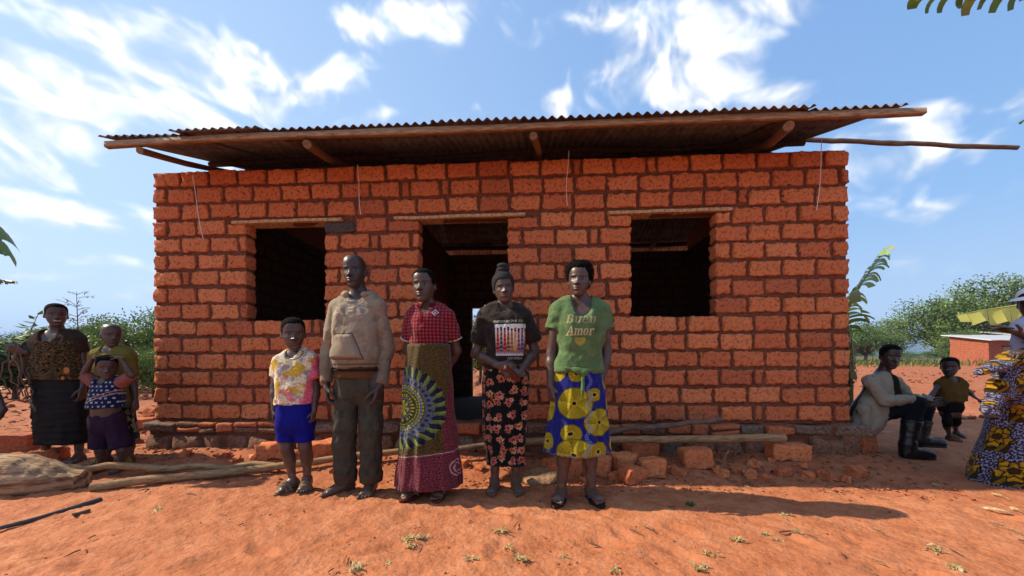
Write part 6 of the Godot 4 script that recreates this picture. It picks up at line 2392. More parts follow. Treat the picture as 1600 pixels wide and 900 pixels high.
# ---------------------------------------------------------------- logs, poles, rubble and litter
func pole(called: String, label: String, cat: String, pts: Array, r0: float, r1: float, mat: Material, group := "", wob := 0.015, seed_ := 1) -> Node3D:
	var path := []
	var rad := []
	var n := 26
	var c := Curve3D.new()
	for p in pts: c.add_point(p)
	var L := c.get_baked_length()
	for i in n:
		var t := float(i) / (n - 1)
		var p := c.sample_baked(t * L, true)
		p += Vector3(0, nz.get_noise_2d(t * 3.0, seed_) * wob, nz.get_noise_2d(t * 3.0, seed_ + 40.0) * wob) * smoothstep(0, 0.1, t)
		path.append(p)
		rad.append(lerpf(r0, r1, t) * (1.0 + 0.09 * nz.get_noise_2d(t * 9.0, seed_ + 9.0) + (0.16 if fposmod(t * 5.3 + seed_ * 0.37, 1.0) < 0.05 else 0.0)))
	var g := Geo.new()
	g.tube(path, rad, 12, Color.WHITE, 0.05, seed_)
	var base: Vector3 = pts[0]
	for i in g.v.size(): g.v[i] -= base
	var o := part(called, g.mesh(), mat)
	o.position = base
	tag(o, label, cat, group)
	return o


# where a lump or a tuft lies, told by the people, poles and shadows nearest to it
func nearest(x: float, y: float, marks: Array) -> String:
	var best := 1e9
	var s := ""
	for m in marks:
		var d := Vector2(m[0] - x, (m[1] - y) * 1.5).length()
		if d < best:
			best = d
			s = m[2]
			marks_hit = m
	return s


var marks_hit = null
var marks_used := {}


func ordinal(base: String) -> String:
	var n: int = marks_used.get(base, 0)
	marks_used[base] = n + 1
	return base + ["", ", the next one over", ", the third there", ", the fourth there", ", the fifth there", ", the sixth there", ", the seventh there"][n]


func lump_place(x: float, y: float) -> String:
	return ordinal(nearest(x, y, [[1190, 725, "under the end of the straight pole"], [1225, 745, "in front of the whole flat brick"], [1275, 747, "at the right end of the rubble"], [1330, 747, "below the right house corner"], [1150, 740, "among the dry husks"], [1052, 740, "beside the brick standing alone"], [938, 750, "behind the blue skirt woman's feet"], [715, 732, "on the ground below the door"], [640, 735, "behind the maroon woman's hem"], [520, 738, "between the boy and the man"], [385, 718, "against the plinth left of the boy"], [300, 714, "under the left window"]]))


func tuft_place(x: float, y: float) -> String:
	return ordinal(nearest(x, y, [[245, 798, "right of the dark bar's tip"], [648, 848, "in front of the maroon woman"], [785, 840, "in front of the headwrap woman"], [745, 873, "low between the two middle women"], [812, 875, "near the bottom below the headwrap woman"], [580, 890, "at the bottom edge below the man"], [1150, 845, "below the middle of the long shadow"], [1102, 880, "at the bottom below the green weed"], [1226, 803, "at the tip of the long shadow"], [1205, 840, "in the sun below the long shadow"], [1458, 860, "low on the right part of the yard"], [1245, 832, "right below the long shadow"], [965, 885, "at the bottom below the blue skirt"], [880, 870, "below the left foot in blue straps"], [1490, 890, "in the bottom right of the yard"], [1000, 868, "below the right foot in blue straps"]]))


func up(p: Vector3, h: float) -> Vector3:
	return p + Vector3.UP * h


func props() -> void:
	var r := RandomNumberGenerator.new()
	r.seed = 15
	# the big split log at the left edge
	var a := on_ground(-60, 768)
	var g := Geo.new()
	var path := []
	var rad := []
	var e := on_ground(130, 762)
	for i in 60:
		var t := i / 59.0
		var p := (up(a, 0.13)).lerp(up(e, 0.06), t)
		path.append(p)
		rad.append(lerpf(0.165, 0.075, smoothstep(0.5, 1.0, t)) * (1.0 + 0.06 * nz.get_noise_1d(t * 6.0)))
	g.tube(path, rad, 40)
	for i in g.v.size():
		var p := g.v[i]
		var w := nz.get_noise_3d(p.x * 1.0, p.y * 10.0, p.z * 10.0) * 0.020 + nz2.get_noise_3d(p.x * 2.5, p.y * 34.0, p.z * 34.0) * 0.007
		g.v[i] = p + Vector3(0, w, w * 0.6) - a
	var lg := part("log", g.mesh(), M.bark_log)
	lg.position = a
	tag(lg, "thick weathered grey log lying on the ground at the left edge", "log")
	# poles lying about
	var gr := "peeled poles lying on the ground"
	pole("wooden_pole", "grey brown pole running from the log end towards the boy", "pole", [up(on_ground(106, 750), 0.105), up(on_ground(250, 740), 0.05), up(on_ground(330, 740), 0.05), up(on_ground(430, 736), 0.06)], 0.030, 0.025, M.pale_pole, gr, 0.03, 3)
	pole("wooden_pole", "pale peeled pole lying lowest, running behind the boy and the man", "pole", [up(on_ground(142, 768), 0.03), up(on_ground(280, 752), 0.035), up(on_ground(420, 740), 0.045), up(on_ground(520, 728), 0.06), up(on_ground(640, 717), 0.075), up(on_ground(760, 707), 0.09)], 0.034, 0.027, M.pale_pole, gr, 0.02, 5)
	pole("wooden_pole", "thick pale pole lying straight along the plinth on the right", "pole", [at(820, 690, 3.52), at(1000, 687, 3.45), at(1226, 684, 3.40)], 0.029, 0.036, M.pale_pole, gr, 0.012, 8)
	pole("wooden_pole", "thinner bent pole rising above the straight one to the wall", "pole", [at(830, 689, 3.60), at(960, 676, 3.56), at(1040, 664, 3.52), at(1128, 655, 3.52)], 0.026, 0.022, M.grey_wood, gr, 0.03, 12)
	pole("wooden_pole", "dark pole lying behind the women in front of the door sill", "pole", [at(640, 712, 3.55), at(760, 696, 3.58), at(880, 690, 3.60)], 0.028, 0.026, M.grey_wood, gr, 0.02, 14)
	pole("roof_pole", "long thin grey pole sticking out level past the right end of the roof", "pole", [at(1200, 216, 4.25), at(1330, 221, 4.1), at(1450, 226, 3.95), at(1590, 232, 3.8)], 0.027, 0.021, M.grey_wood, "", 0.015, 17)
	pole("dark_bar", "dark flat bar lying on the bare ground at the left edge", "bar", [up(on_ground(-20, 833), 0.012), up(on_ground(60, 813), 0.014), up(on_ground(158, 784), 0.016)], 0.011, 0.016, M.iron_bar, "", 0.004, 21)
	pole("wood_chip", "short stubby grey stick beside the dark bar", "stick", [up(on_ground(114, 808), 0.012), up(on_ground(140, 800), 0.012)], 0.013, 0.009, M.grey_wood, "", 0.004, 23)
	# ropes and dry roots bundled in the left woman's hand
	g = Geo.new()
	var hand_at := at(24, 556, 3.50)
	for k in 8:
		var q := hand_at + Vector3(r.randf_range(-0.05, 0.05), 0.03, r.randf_range(-0.03, 0.03))
		var pth := [up(q, 0.07)]
		var rd := [0.007]
		var n := 8
		for i in n:
			q += Vector3(r.randf_range(-0.045, 0.045), -r.randf_range(0.03, 0.07), r.randf_range(-0.025, 0.025))
			pth.append(q)
			rd.append(lerpf(0.009, 0.004, float(i) / n))
		g.tube(pth, rd, 5)
	var b := part("root_bundle", g.mesh(), M.grey_wood)
	tag(b, "hanging bundle of dry roots and cords held at the left edge", "bundle")
	# fallen bricks: [px, py of the foot, width, height, depth, turn, tilt]
	var fallen := [[1000, 712, 0.30, 0.15, 0.16, 0.3, 0.05, "large fallen brick leaning on others right of the green shirt woman"], [974, 733, 0.20, 0.15, 0.15, 0.2, 0.0, "upright broken brick nearest the blue skirt"], [1020, 742, 0.20, 0.15, 0.15, -0.35, 0.1, "rounded worn brick end in the rubble pile"], [988, 752, 0.19, 0.13, 0.14, 0.5, -0.12, "sunlit brick corner at the front of the rubble"], [1088, 728, 0.24, 0.17, 0.15, -0.15, 0.12, "tilted brick standing alone under the straight pole"], [1232, 716, 0.32, 0.15, 0.16, -0.1, -0.03, "whole brick lying flat below the end of the straight pole"], [878, 745, 0.30, 0.17, 0.16, 0.45, 0.05, "dark brick behind the legs of the green shirt woman"], [928, 738, 0.26, 0.17, 0.15, -0.4, -0.1, "brick just right of the blue skirt in the shade"], [425, 714, 0.22, 0.15, 0.16, 0.2, 0.1, "broken brick against the plinth left of the boy"], [505, 711, 0.30, 0.15, 0.16, 0.35, 0.12, "long tilted brick between the boy and the man"], [560, 706, 0.28, 0.19, 0.16, -0.2, 0.0, "brick showing between the man's trouser legs"], [605, 700, 0.30, 0.20, 0.16, 0.1, 0.05, "brick standing between the man and the woman in maroon"], [227, 668, 0.24, 0.14, 0.16, 0.3, 0.0, "red brick on the ground at the left corner of the house"], [240, 655, 0.25, 0.15, 0.16, -0.2, 0.1, "red brick leaning at the left house corner behind the others"], [30, 705, 0.34, 0.20, 0.2, 0.2, 0.0, "dusty brick block behind the log at the far left"], [80, 720, 0.2, 0.13, 0.16, 0.4, 0.05, "small brick between the feet of the woman in black skirt"], [1318, 700, 0.19, 0.26, 0.15, 0.1, 0.0, "brick on end at the right corner of the house"]]
	for q in fallen:
		var p := on_ground(q[0], q[1])
		var m := part("fallen_brick", rough_box(Vector3(q[2], q[3], q[4]), 0.013, Vector3i(8, 6, 5), 0.013, 8.0, r.randi() % 700, 0.028).mesh(), M["brick%d" % ((r.randi() % 4) if q[0] > 400 else 4 + r.randi() % 2)])
		m.position = up(p, float(q[3]) * 0.40)
		m.rotation = Vector3(r.randf_range(-0.12, 0.12), q[5], q[6])
		tag(m, q[7], "brick", "fallen bricks in the rubble")
	# the seat of the man at the corner
	var st := part("seat_brick", rough_box(Vector3(0.20, 0.34, 0.22), 0.03, Vector3i(5, 6, 5), 0.016, 6.0, 61).mesh(), M.brick2)
	st.position = up(on_ground(1342, 707), 0.16)
	st.rotation.y = 0.2
	tag(st, "upright red block that the man in the blazer sits on", "brick")
	# stones
	var fs := part("flat_stone", rough_box(Vector3(0.26, 0.09, 0.2), 0.04, Vector3i(6, 4, 5), 0.03, 5.0, 33).mesh(), M.pale_rock)
	fs.position = up(on_ground(845, 752), 0.035)
	fs.rotation = Vector3(0.1, 0.3, 0.12)
	tag(fs, "flat pale orange stone on the ground between the two women on the right", "stone")
	var lumps := [[1180, 728, 0.09], [1206, 722, 0.07], [1222, 742, 0.12], [1262, 745, 0.08], [1290, 748, 0.11], [1150, 738, 0.08], [1128, 742, 0.10], [1340, 742, 0.12], [1322, 752, 0.07], [1060, 742, 0.09], [1046, 735, 0.07], [1172, 745, 0.09], [1196, 748, 0.06], [960, 748, 0.07], [915, 752, 0.06], [690, 735, 0.07], [720, 728, 0.09], [748, 735, 0.07], [640, 735, 0.07], [520, 738, 0.05], [370, 720, 0.06], [350, 715, 0.08], [290, 712, 0.07], [400, 716, 0.07], [1255, 730, 0.06]]
	for q in lumps:
		var p := on_ground(q[0], q[1])
		var s: float = q[2] * (0.8 if q[0] > 1110 else 1.0)
		var m := part("brick_lump", rough_box(Vector3(s * 1.3, s * 0.8, s), s * 0.10, Vector3i(4, 4, 4), s * 0.22, 1.5 / s, r.randi() % 800).mesh(), M["brick%d" % (r.randi() % 5)])
		m.position = up(p, s * 0.22)
		m.rotation = Vector3(r.randf_range(-0.3, 0.3), r.randf() * 3.0, r.randf_range(-0.3, 0.3))
		tag(m, "broken brick lump " + lump_place(q[0], q[1]), "brick lump", "broken brick lumps")
	# dry husks and splinters in the rubble on the right
	var husks := [[[1120, 742], [1142, 705], [0.03, 0.2], "curled dry husk standing up in the rubble"], [[1155, 715], [1202, 740], [0.02, 0.12], "straight pale splinter sloping down in the rubble"], [[1160, 750], [1172, 712], [0.02, 0.15], "thin dark stick stuck upright in the rubble"], [[1130, 735], [1185, 742], [0.015, 0.06], "bent dry stalk lying in the rubble"]]
	for q in husks:
		var p0 := on_ground(q[0][0], q[0][1])
		var p1 := on_ground(q[0][0] + (q[1][0] - q[0][0]), q[0][1] - 8.0)
		p1.y = at(q[1][0], q[1][1], -p1.z).y
		var hg := Geo.new()
		for i in 9:
			var t := i / 8.0
			var p := p0.lerp(p1, t) + Vector3(0, sin(t * PI) * float(q[2][1]) * 0.3, 0.02 * sin(t * 4.0))
			var w := 0.018 * sin(PI * clampf(t * 0.9 + 0.08, 0, 1)) + 0.003
			for k in 4:
				var u := k / 3.0 * 2.0 - 1.0
				hg.add(p + Vector3(0.2 * w * u, w * u * 0.8, w * (u * u - 0.5)) - p0, Vector2(), Color(0.55, 0.40, 0.25) * (0.7 + 0.3 * t))
		for i in 8:
			for k in 3:
				var z := i * 4 + k
				hg.quad(z, z + 1, z + 5, z + 4)
		var h := part("dry_husk", hg.mesh(), M.dry_leaf)
		h.position = p0
		tag(h, q[3], "dry husk")
	# loose dry stalks and chips on the yard: one scatter
	var mm := MultiMesh.new()
	mm.transform_format = MultiMesh.TRANSFORM_3D
	mm.use_colors = true
	var sg := Geo.new()
	sg.tube([Vector3(-0.5, 0.02, 0), Vector3(-0.15, 0.05, 0.03), Vector3(0.2, 0.03, -0.03), Vector3(0.5, 0.03, 0.02)], [0.045, 0.05, 0.045, 0.02], 5)
	mm.mesh = sg.mesh()
	var tr := []
	for k in 400:
		var p := Vector3(r.randf_range(-4.4, 4.8), 0, r.randf_range(-3.7, -1.6))
		if k > 210: p = Vector3(r.randf_range(-9.0, -3.2), 0, r.randf_range(-8.0, -3.6))
		elif k > 110: p = Vector3(r.randf_range(0.5, 3.6), 0, r.randf_range(-3.6, -2.95))
		tr.append(p)
	mm.instance_count = tr.size()
	for k in tr.size():
		var p: Vector3 = tr[k]
		p.y = ground_y(p.x, p.z) + 0.012
		var l := 0.015 + 0.07 * pow(r.randf(), 3.0) + (0.16 * r.randf() if k > 210 else 0.0)
		mm.set_instance_transform(k, Transform3D(Basis.from_euler(Vector3(0, r.randf() * TAU, r.randf_range(-0.08, 0.12))).scaled(Vector3(l, 0.07 + l * 0.4, 0.07 + l * 0.4)), p))
		var v := r.randf_range(0.25, 0.8)
		mm.set_instance_color(k, Color(0.62, 0.46, 0.28) * v if r.randf() < 0.7 else Color(0.16, 0.10, 0.07))
	var o := MultiMeshInstance3D.new()
	o.multimesh = mm
	o.material_override = M.dry_leaf
	hang(o, "dry_litter")
	tag(o, "dry stalks and splinters strewn over the yard", "litter", "", "stuff")
	# tufts of grass on the bare yard, each by itself
	var tufts := [[250, 795, 5, 0.7], [238, 802, 4, 0.8], [780, 832, 10, 1.0], [640, 845, 14, 1.1], [660, 842, 8, 0.8], [642, 855, 6, 0.7], [792, 857, 6, 0.8], [735, 874, 8, 0.8], [752, 872, 6, 0.6], [812, 875, 10, 0.9], [555, 892, 10, 1.0], [606, 884, 6, 0.6], [1150, 845, 12, 0.9], [1095, 889, 12, 1.0], [1110, 867, 8, 0.9], [1228, 806, 6, 0.7], [1225, 800, 4, 0.5], [1195, 836, 6, 0.6], [1215, 845, 6, 0.7], [1077, 790, 9, 0.9], [1460, 862, 9, 0.9], [1455, 855, 6, 0.7], [1245, 832, 7, 0.7], [960, 893, 8, 0.8], [970, 868, 5, 0.6], [880, 870, 5, 0.5], [1490, 890, 8, 0.8], [1000, 868, 4, 0.6]]
	for q in tufts:
		var p := on_ground(q[0], q[1])
		var tg := Geo.new()
		var green: bool = q[0] == 1077
		for k in int(q[2]) * 2:
			var an := r.randf() * TAU
			var l: float = r.randf_range(0.02, 0.05) * q[3]
			var d := Vector3(cos(an), 0, sin(an))
			var s := d.cross(Vector3.UP) * (0.0065 if green else 0.0042)
			var st_: Vector3 = Vector3(r.randf_range(-0.03, 0.03), 0, r.randf_range(-0.02, 0.02)) * q[3]
			var col := Color(0.26, 0.26, 0.09).lerp(Color(0.55, 0.45, 0.24), r.randf()) if not green else Color(0.06, 0.14, 0.04)
			var m: Vector3 = st_ + d * l * 0.5 + Vector3.UP * l * r.randf_range(0.35, 0.7)
			var tip: Vector3 = st_ + d * l + Vector3.UP * l * r.randf_range(0.1, 0.6)
			var i := tg.add(st_ - s * 0.6, Vector2(), col * 0.8)
			tg.add(st_ + s * 0.6, Vector2(), col * 0.8)
			tg.add(m + s, Vector2(), col)
			tg.add(m - s, Vector2(), col)
			tg.add(tip, Vector2(), col)
			tg.quad(i, i + 1, i + 2, i + 3)
			tg.tri(i + 3, i + 2, i + 4)
		var t := part("grass_tuft", tg.mesh(), M.leaf)
		t.position = p
		tag(t, "low green leafy weed in the long shadow right of the women" if green else "dry grass tuft " + tuft_place(q[0], q[1]), "weed" if green else "grass tuft", "" if green else "grass tufts on the yard")
	# pale leaf strips on the ground at the right
	for q in [[1535, 797, 1580, 806, "long pale leaf strip on the ground at the right"], [1550, 775, 1575, 783, "short pale leaf strip nearest the flowered skirt"], [1578, 798, 1592, 802, "square scrap of pale leaf at the right edge"], [1456, 760, 1470, 764, "white scrap lying at the edge of the house shadow"], [1490, 886, 1500, 898, "pale chip at the bottom right"]]:
		var p0 := on_ground(q[0], q[1])
		var p1 := on_ground(q[2], q[3])
		var lgx := Geo.new()
		for i in 7:
			var t := i / 6.0
			var p := p0.lerp(p1, t) - p0 + Vector3(0, 0.012 + 0.012 * sin(t * PI), 0.01 * sin(t * 3.0))
			var w := 0.015 * (0.5 + sin(t * PI) * 0.5)
			lgx.add(p + Vector3(0, 0, w), Vector2(), Color(0.62, 0.55, 0.34))
			lgx.add(p + Vector3(0, 0.008, -w), Vector2(), Color(0.58, 0.52, 0.28))
		for i in 6: lgx.quad(i * 2, i * 2 + 2, i * 2 + 3, i * 2 + 1)
		var lf := part("leaf_strip", lgx.mesh(), M.dry_leaf)
		lf.position = p0
		tag(lf, q[4], "leaf")
	lap("props")


# ---------------------------------------------------------------- plants, trees, the far hut
func leaf_quad(g: Geo, p: Vector3, dir: Vector3, side: Vector3, l: float, w: float, col: Color) -> void:
	var n := dir.cross(side).normalized()
	var i := g.add(p, Vector2(), col)
	g.add(p + dir * l * 0.5 + side * w + n * l * 0.06, Vector2(), col)
	g.add(p + dir * l - n * l * 0.1, Vector2(), col)
	g.add(p + dir * l * 0.5 - side * w + n * l * 0.06, Vector2(), col)
	g.quad(i, i + 1, i + 2, i + 3)


# a crown of many small leaves gathered in clumps round branch ends
func crown_mesh(seed_: int, clumps: int, leaves: int, shape: Vector3, leaf: float, low: Color, high: Color, spread := 0.30) -> Array:
	var g := Geo.new()
	var b := Geo.new()
	var r := RandomNumberGenerator.new()
	r.seed = seed_
	for k in clumps:
		var d := Vector3(r.randfn(), r.randfn() * 0.8 + 0.25, r.randfn()).normalized()
		var rad := pow(r.randf(), 0.45)
		var c := d * rad * shape
		c.y = maxf(c.y, -shape.y * 0.62)
		var lump := spread * r.randf_range(0.6, 1.25)
		var tone := low.lerp(high, clampf(r.randf() * 0.7 + 0.3 * r.randf(), 0, 1))
		b.tube([Vector3(0, -shape.y * 0.8, 0), c * 0.45 + Vector3(0, -shape.y * 0.25, 0), c], [0.028 * shape.y, 0.018 * shape.y, 0.006 * shape.y], 5)
		for i in leaves:
			var q := Vector3(r.randfn(), r.randfn() * 0.7, r.randfn()) * lump * 0.55
			var dir := (q.normalized() + Vector3(r.randfn(), r.randfn() - 0.3, r.randfn()) * 0.7).normalized()
			var side := dir.cross(Vector3(r.randfn(), r.randfn(), r.randfn())).normalized()
			var t := r.randf_range(0.75, 1.3)
			leaf_quad(g, c + q * shape, dir, side, leaf * r.randf_range(0.7, 1.3), leaf * 0.30, Color(tone.r * t, tone.g * t, tone.b * t))
	return [g.mesh(), b.mesh()]


func tree(called: String, label: String, cat: String, base: Vector3, hgt: float, crown: Array, shape: Vector3, group := "", trunk_r := 0.02) -> Node3D:
	var o := thing(called, label, cat, base, group)
	var cr := part("crown", crown[0], M.leaf, o)
	var half := shape.y
	var s := hgt / (2.0 * half + 0.25 * half)
	cr.scale = Vector3.ONE * s
	cr.position.y = hgt - half * s
	cr.rotation.y = fposmod(base.x * 3.1, TAU)
	var br := part("branches", crown[1], M.trunk, o)
	br.transform = cr.transform
	var g := Geo.new()
	var path := []
	var rad := []
	for i in 7:
		var t := i / 6.0
		path.append(Vector3(0.03 * hgt * sin(t * 3.0), -0.15 + t * (hgt - half * s * 1.2 + 0.15), 0.02 * hgt * sin(t * 2.0)))
		rad.append(hgt * trunk_r * (1.25 - 0.6 * t))
	g.tube(path, rad, 8, Color.WHITE, 0.06, int(base.x * 7.0))
	part("trunk", g.mesh(), M.trunk, o)
	return o


# a banana leaf along a curve: a midrib with torn ribbons on either side
func banana_leaf(p: Node3D, pts: Array, width: float, tear: float, droop: float, col: Color, seed_: int, one_side := 0) -> MeshInstance3D:
	var r := RandomNumberGenerator.new()
	r.seed = seed_
	var c := Curve3D.new()
	for q in pts: c.add_point(q)
	c.bake_interval = 0.02
	var L := c.get_baked_length()
	var g := Geo.new()
	var path := []
	var rad := []
	for i in 16:
		var t := i / 15.0
		path.append(c.sample_baked(t * L, true))
		rad.append(lerpf(0.02, 0.004, t))
	g.tube(path, rad, 6, col.lerp(Color(0.35, 0.38, 0.12), 0.5))
	for side in [-1.0, 1.0]:
		if one_side != 0 and side != one_side: continue
		var t := 0.06
		while t < 0.99:
			var dt := lerpf(0.05, 0.10, r.randf()) * (0.6 if tear > 0.7 else 1.0)
			var t1 := minf(t + dt, 1.0)
			var gap := tear * r.randf() * 0.5 * dt
			var w0 := width * pow(sin(PI * clampf(t * 0.86 + 0.10, 0, 1)), 0.6) * (1.0 - 0.35 * tear * r.randf())
			var dr := droop * r.randf_range(0.6, 1.3)
			var tone := col * r.randf_range(0.8, 1.2)
			tone.a = 1.0
			if tear > 0.5 and r.randf() < 0.4: tone = tone.lerp(Color(0.30, 0.22, 0.10), 0.5)
			var first := g.v.size()
			for j in 6:
				var u := j / 5.0
				for e in [t, t1 - gap]:
					var m := c.sample_baked(e * L, true)
					var d := (c.sample_baked(minf(e + 0.03, 1.0) * L, true) - c.sample_baked(maxf(e - 0.03, 0.0) * L, true)).normalized()
					var s := d.cross(Vector3.UP)
					if s.length() < 0.1: s = d.cross(Vector3.BACK)
					s = s.normalized() * side
					var curl: float = 1.0 - tear * 0.55 * u * (1.0 if e == t else -1.0) * 0.0
					var x: float = lerpf(e, (t + t1) * 0.5, tear * 0.6 * u)
					var mm := c.sample_baked(x * L, true)
					if droop > 1.2 and tear < 0.2:   # a wilted blade hanging straight down in ruffles
						g.add(mm + s * (w0 * u * 0.25 + 0.035 * u * sin(e * 70.0) + 0.02 * sin(e * 31.0) * u) - Vector3.UP * w0 * u * (0.9 + 0.12 * sin(e * 43.0)), Vector2(), tone.lerp(Color(0.5, 0.36, 0.16), 0.6 * smoothstep(0.75, 1.0, u)))
					else:
						g.add(mm + s * w0 * u * curl * cos(dr * u) + Vector3.UP * (0.10 * width * sin(u * 2.0) - w0 * u * sin(dr * u)) + d * w0 * u * 0.25, Vector2(), tone)
			for j in 5:
				var z := first + j * 2
				g.quad(z, z + 1, z + 3, z + 2)
			t = t1
	return part("leaf", g.mesh(), M.banana, p)


func rel(o: Node3D, px: float, py: float, d: float) -> Vector3:
	return at(px, py, d) - o.position


func plants() -> void:
	var r := RandomNumberGenerator.new()
	r.seed = 5
	# crowns, built once and shared
	var round_ := crown_mesh(1, 75, 170, Vector3(1, 0.85, 1), 0.060, Color(0.035, 0.075, 0.022), Color(0.20, 0.28, 0.075), 0.28)
	var loose := crown_mesh(2, 60, 120, Vector3(1, 1.0, 1), 0.060, Color(0.05, 0.10, 0.03), Color(0.20, 0.28, 0.08), 0.24)
	var bushy := crown_mesh(3, 75, 170, Vector3(1.15, 0.8, 1), 0.056, Color(0.06, 0.11, 0.028), Color(0.25, 0.34, 0.085), 0.27)
	var flat := crown_mesh(4, 65, 150, Vector3(1.25, 0.62, 1), 0.06, Color(0.035, 0.08, 0.025), Color(0.13, 0.20, 0.06), 0.26)
	# right of the house, beyond the dug field: [px, top py, depth, crown, shape, label]
	var sh := {0: Vector3(1, 0.85, 1), 1: Vector3(1, 1, 1), 2: Vector3(1.15, 0.8, 1), 3: Vector3(1.25, 0.62, 1)}
	var cr := [round_, loose, bushy, flat]
	var gr := "trees beyond the field"
	for q in [[1352, 516, 40.0, 3, "low round bush touching the right corner of the house, beyond the field"], [1386, 504, 48.0, 1, "broad dark green tree right behind the seated man's head"], [1350, 509, 60.0, 3, "flat topped dark tree farthest left on the right side"], [1470, 470, 46.0, 2, "tallest bright green tree in the middle right of the field"], [1502, 520, 40.0, 0, "rounded bush beside the far brick hut"], [1548, 442, 42.0, 0, "tall thin crowned tree rising above the yellow banana leaf"], [1590, 492, 44.0, 0, "green tree at the right edge behind the white cap"], ]:
		var d: float = q[2]
		var base := at(q[0], 560, d)
		base.y = ground_y(base.x, base.z)
		tree("tree", q[4], "tree", base, at(q[0], q[1], d).y - base.y + 0.3, cr[q[3]], sh[q[3]], gr)
	# left of the house
	for q in [[222, 488, 12.0, 0, "rounded leafy bush touching the left corner of the house"], [238, 540, 9.5, 2, "low bright bush at the foot of the left house corner"], [205, 560, 10.5, 2, "small light green weed bush behind the girl in yellow"], [150, 502, 46.0, 3, "dark far tree behind the woman and the girl"], [130, 512, 52.0, 0, "far green tree between the woman and the thin sapling"], [186, 512, 40.0, 2, "far bush behind the girl's head"], [20, 520, 40.0, 0, "far tree low at the left edge"], [748, 492, 14.0, 2, "green bush seen through the house by the two doorways"]]:
		var d: float = q[2]
		var base := at(q[0], 560, d)
		base.y = ground_y(base.x, base.z)
		tree("tree" if d > 20 else "bush", q[4], "tree" if d > 20 else "bush", base, at(q[0], q[1], d).y - base.y, cr[q[3]], sh[q[3]], gr if d > 20 else "")
	# a far wood along the horizon, one mass
	var mm := MultiMesh.new()
	mm.transform_format = MultiMesh.TRANSFORM_3D
	mm.mesh = flat[0]
	mm.instance_count = 110
	for k in 110:
		var d := r.randf_range(75.0, 220.0)
		var a := lerpf(-1.05, 1.05, k / 109.0) + r.randf_range(-0.02, 0.02)
		var s := r.randf_range(1.3, 2.3)
		var p := Vector3(sin(a) * d, 0, -cos(a) * d)
		p.y = ground_y(p.x, p.z) + s * 0.3
		mm.set_instance_transform(k, Transform3D(Basis(Vector3.UP, r.randf() * TAU).scaled(Vector3(s, s * r.randf_range(0.6, 1.0), s)), p))
	var o := MultiMeshInstance3D.new()
	o.multimesh = mm
	o.material_override = M.leaf
	hang(o, "far_wood")
	tag(o, "dark line of far trees along the horizon", "wood", "", "stuff")
	# weeds at the far edge of the dug field
	var wg := Geo.new()
	for k in 5000:
		var p := Vector3(r.randf_range(-40, 60), 0, r.randf_range(-46, -27))
		p.y = ground_y(p.x, p.z)
		var dir := Vector3(r.randfn() * 0.5, 1, r.randfn() * 0.5).normalized()
		leaf_quad(wg, p, dir, Vector3(1, 0, r.randfn()).normalized(), r.randf_range(0.25, 0.7), 0.06, Color(0.10, 0.16, 0.035).lerp(Color(0.22, 0.24, 0.07), r.randf()))
	tag(part("field_weeds", wg.mesh(), M.leaf), "rough green weeds along the far edge of the dug field", "weeds", "", "stuff")
	# the big leaved shrub on the left
	var base := at(22, 560, 9.0)
	base.y = ground_y(base.x, base.z)
	var s := thing("broad_leaf_shrub", "tall shrub with broad dark leaves behind the woman on the left", "shrub", base)
	var g := Geo.new()
	var b := Geo.new()
	for k in 44:
		var a := r.randf() * TAU
		var l := r.randf_range(0.5, 1.25)
		var t0 := Vector3(0, r.randf_range(0.2, 0.9), 0)
		var t1 := t0 + Vector3(cos(a) * l * 0.75, l * r.randf_range(0.6, 1.25), sin(a) * l * 0.75)
		b.tube([t0, t0.lerp(t1, 0.5) + Vector3(0, -0.05, 0), t1], [0.018, 0.013, 0.006], 5)
		for i in 34:
			var t := r.randf_range(0.2, 1.0)
			var q := t0.lerp(t1, t)
			var a2 := r.randf() * TAU
			var dir := Vector3(cos(a2), r.randf_range(-0.7, 0.5), sin(a2)).normalized()
			leaf_quad(g, q, dir, dir.cross(Vector3.UP).normalized(), r.randf_range(0.16, 0.30), r.randf_range(0.04, 0.065), Color(0.05, 0.10, 0.028).lerp(Color(0.16, 0.22, 0.05), r.randf()))
	part("leaves", g.mesh(), M.leaf, s)
	b.tube([Vector3(0, -0.1, 0), Vector3(0.03, 0.5, 0), Vector3(0, 1.0, 0)], [0.05, 0.04, 0.03], 7)
	part("stems", b.mesh(), M.trunk, s)
	# the bare sapling against the sky
	base = at(120, 560, 13.0)
	base.y = ground_y(base.x, base.z)
	s = thing("sapling", "thin sapling with sparse leaves standing against the sky on the left", "sapling", base)
	b = Geo.new()
	g = Geo.new()
	var top := at(122, 450, 13.0).y - base.y
	b.tube([Vector3(0, -0.1, 0), Vector3(0.05, top * 0.5, 0), Vector3(0.0, top * 0.96, 0)], [0.03, 0.02, 0.006], 6)
	for k in 26:
		var h := r.randf_range(0.35, 0.95) * top
		var a := r.randf() * TAU
		var l := r.randf_range(0.3, 0.75) * (1.15 - h / top * 0.6)
		var p0 := Vector3(0.03, h, 0)
		var p1 := p0 + Vector3(cos(a) * l, l * r.randf_range(0.25, 0.9), sin(a) * l)
		b.tube([p0, p0.lerp(p1, 0.5) + Vector3(0, 0.03, 0), p1], [0.010, 0.007, 0.004], 4)
		for i in 7:
			var q := p0.lerp(p1, r.randf_range(0.4, 1.0))
			var dir := Vector3(r.randfn(), r.randfn() * 0.5 - 0.2, r.randfn()).normalized()
			leaf_quad(g, q, dir, dir.cross(Vector3.UP).normalized(), 0.09, 0.022, Color(0.10, 0.12, 0.06))
	part("stem", b.mesh(), M.trunk, s)
	part("leaves", g.mesh(), M.leaf, s)
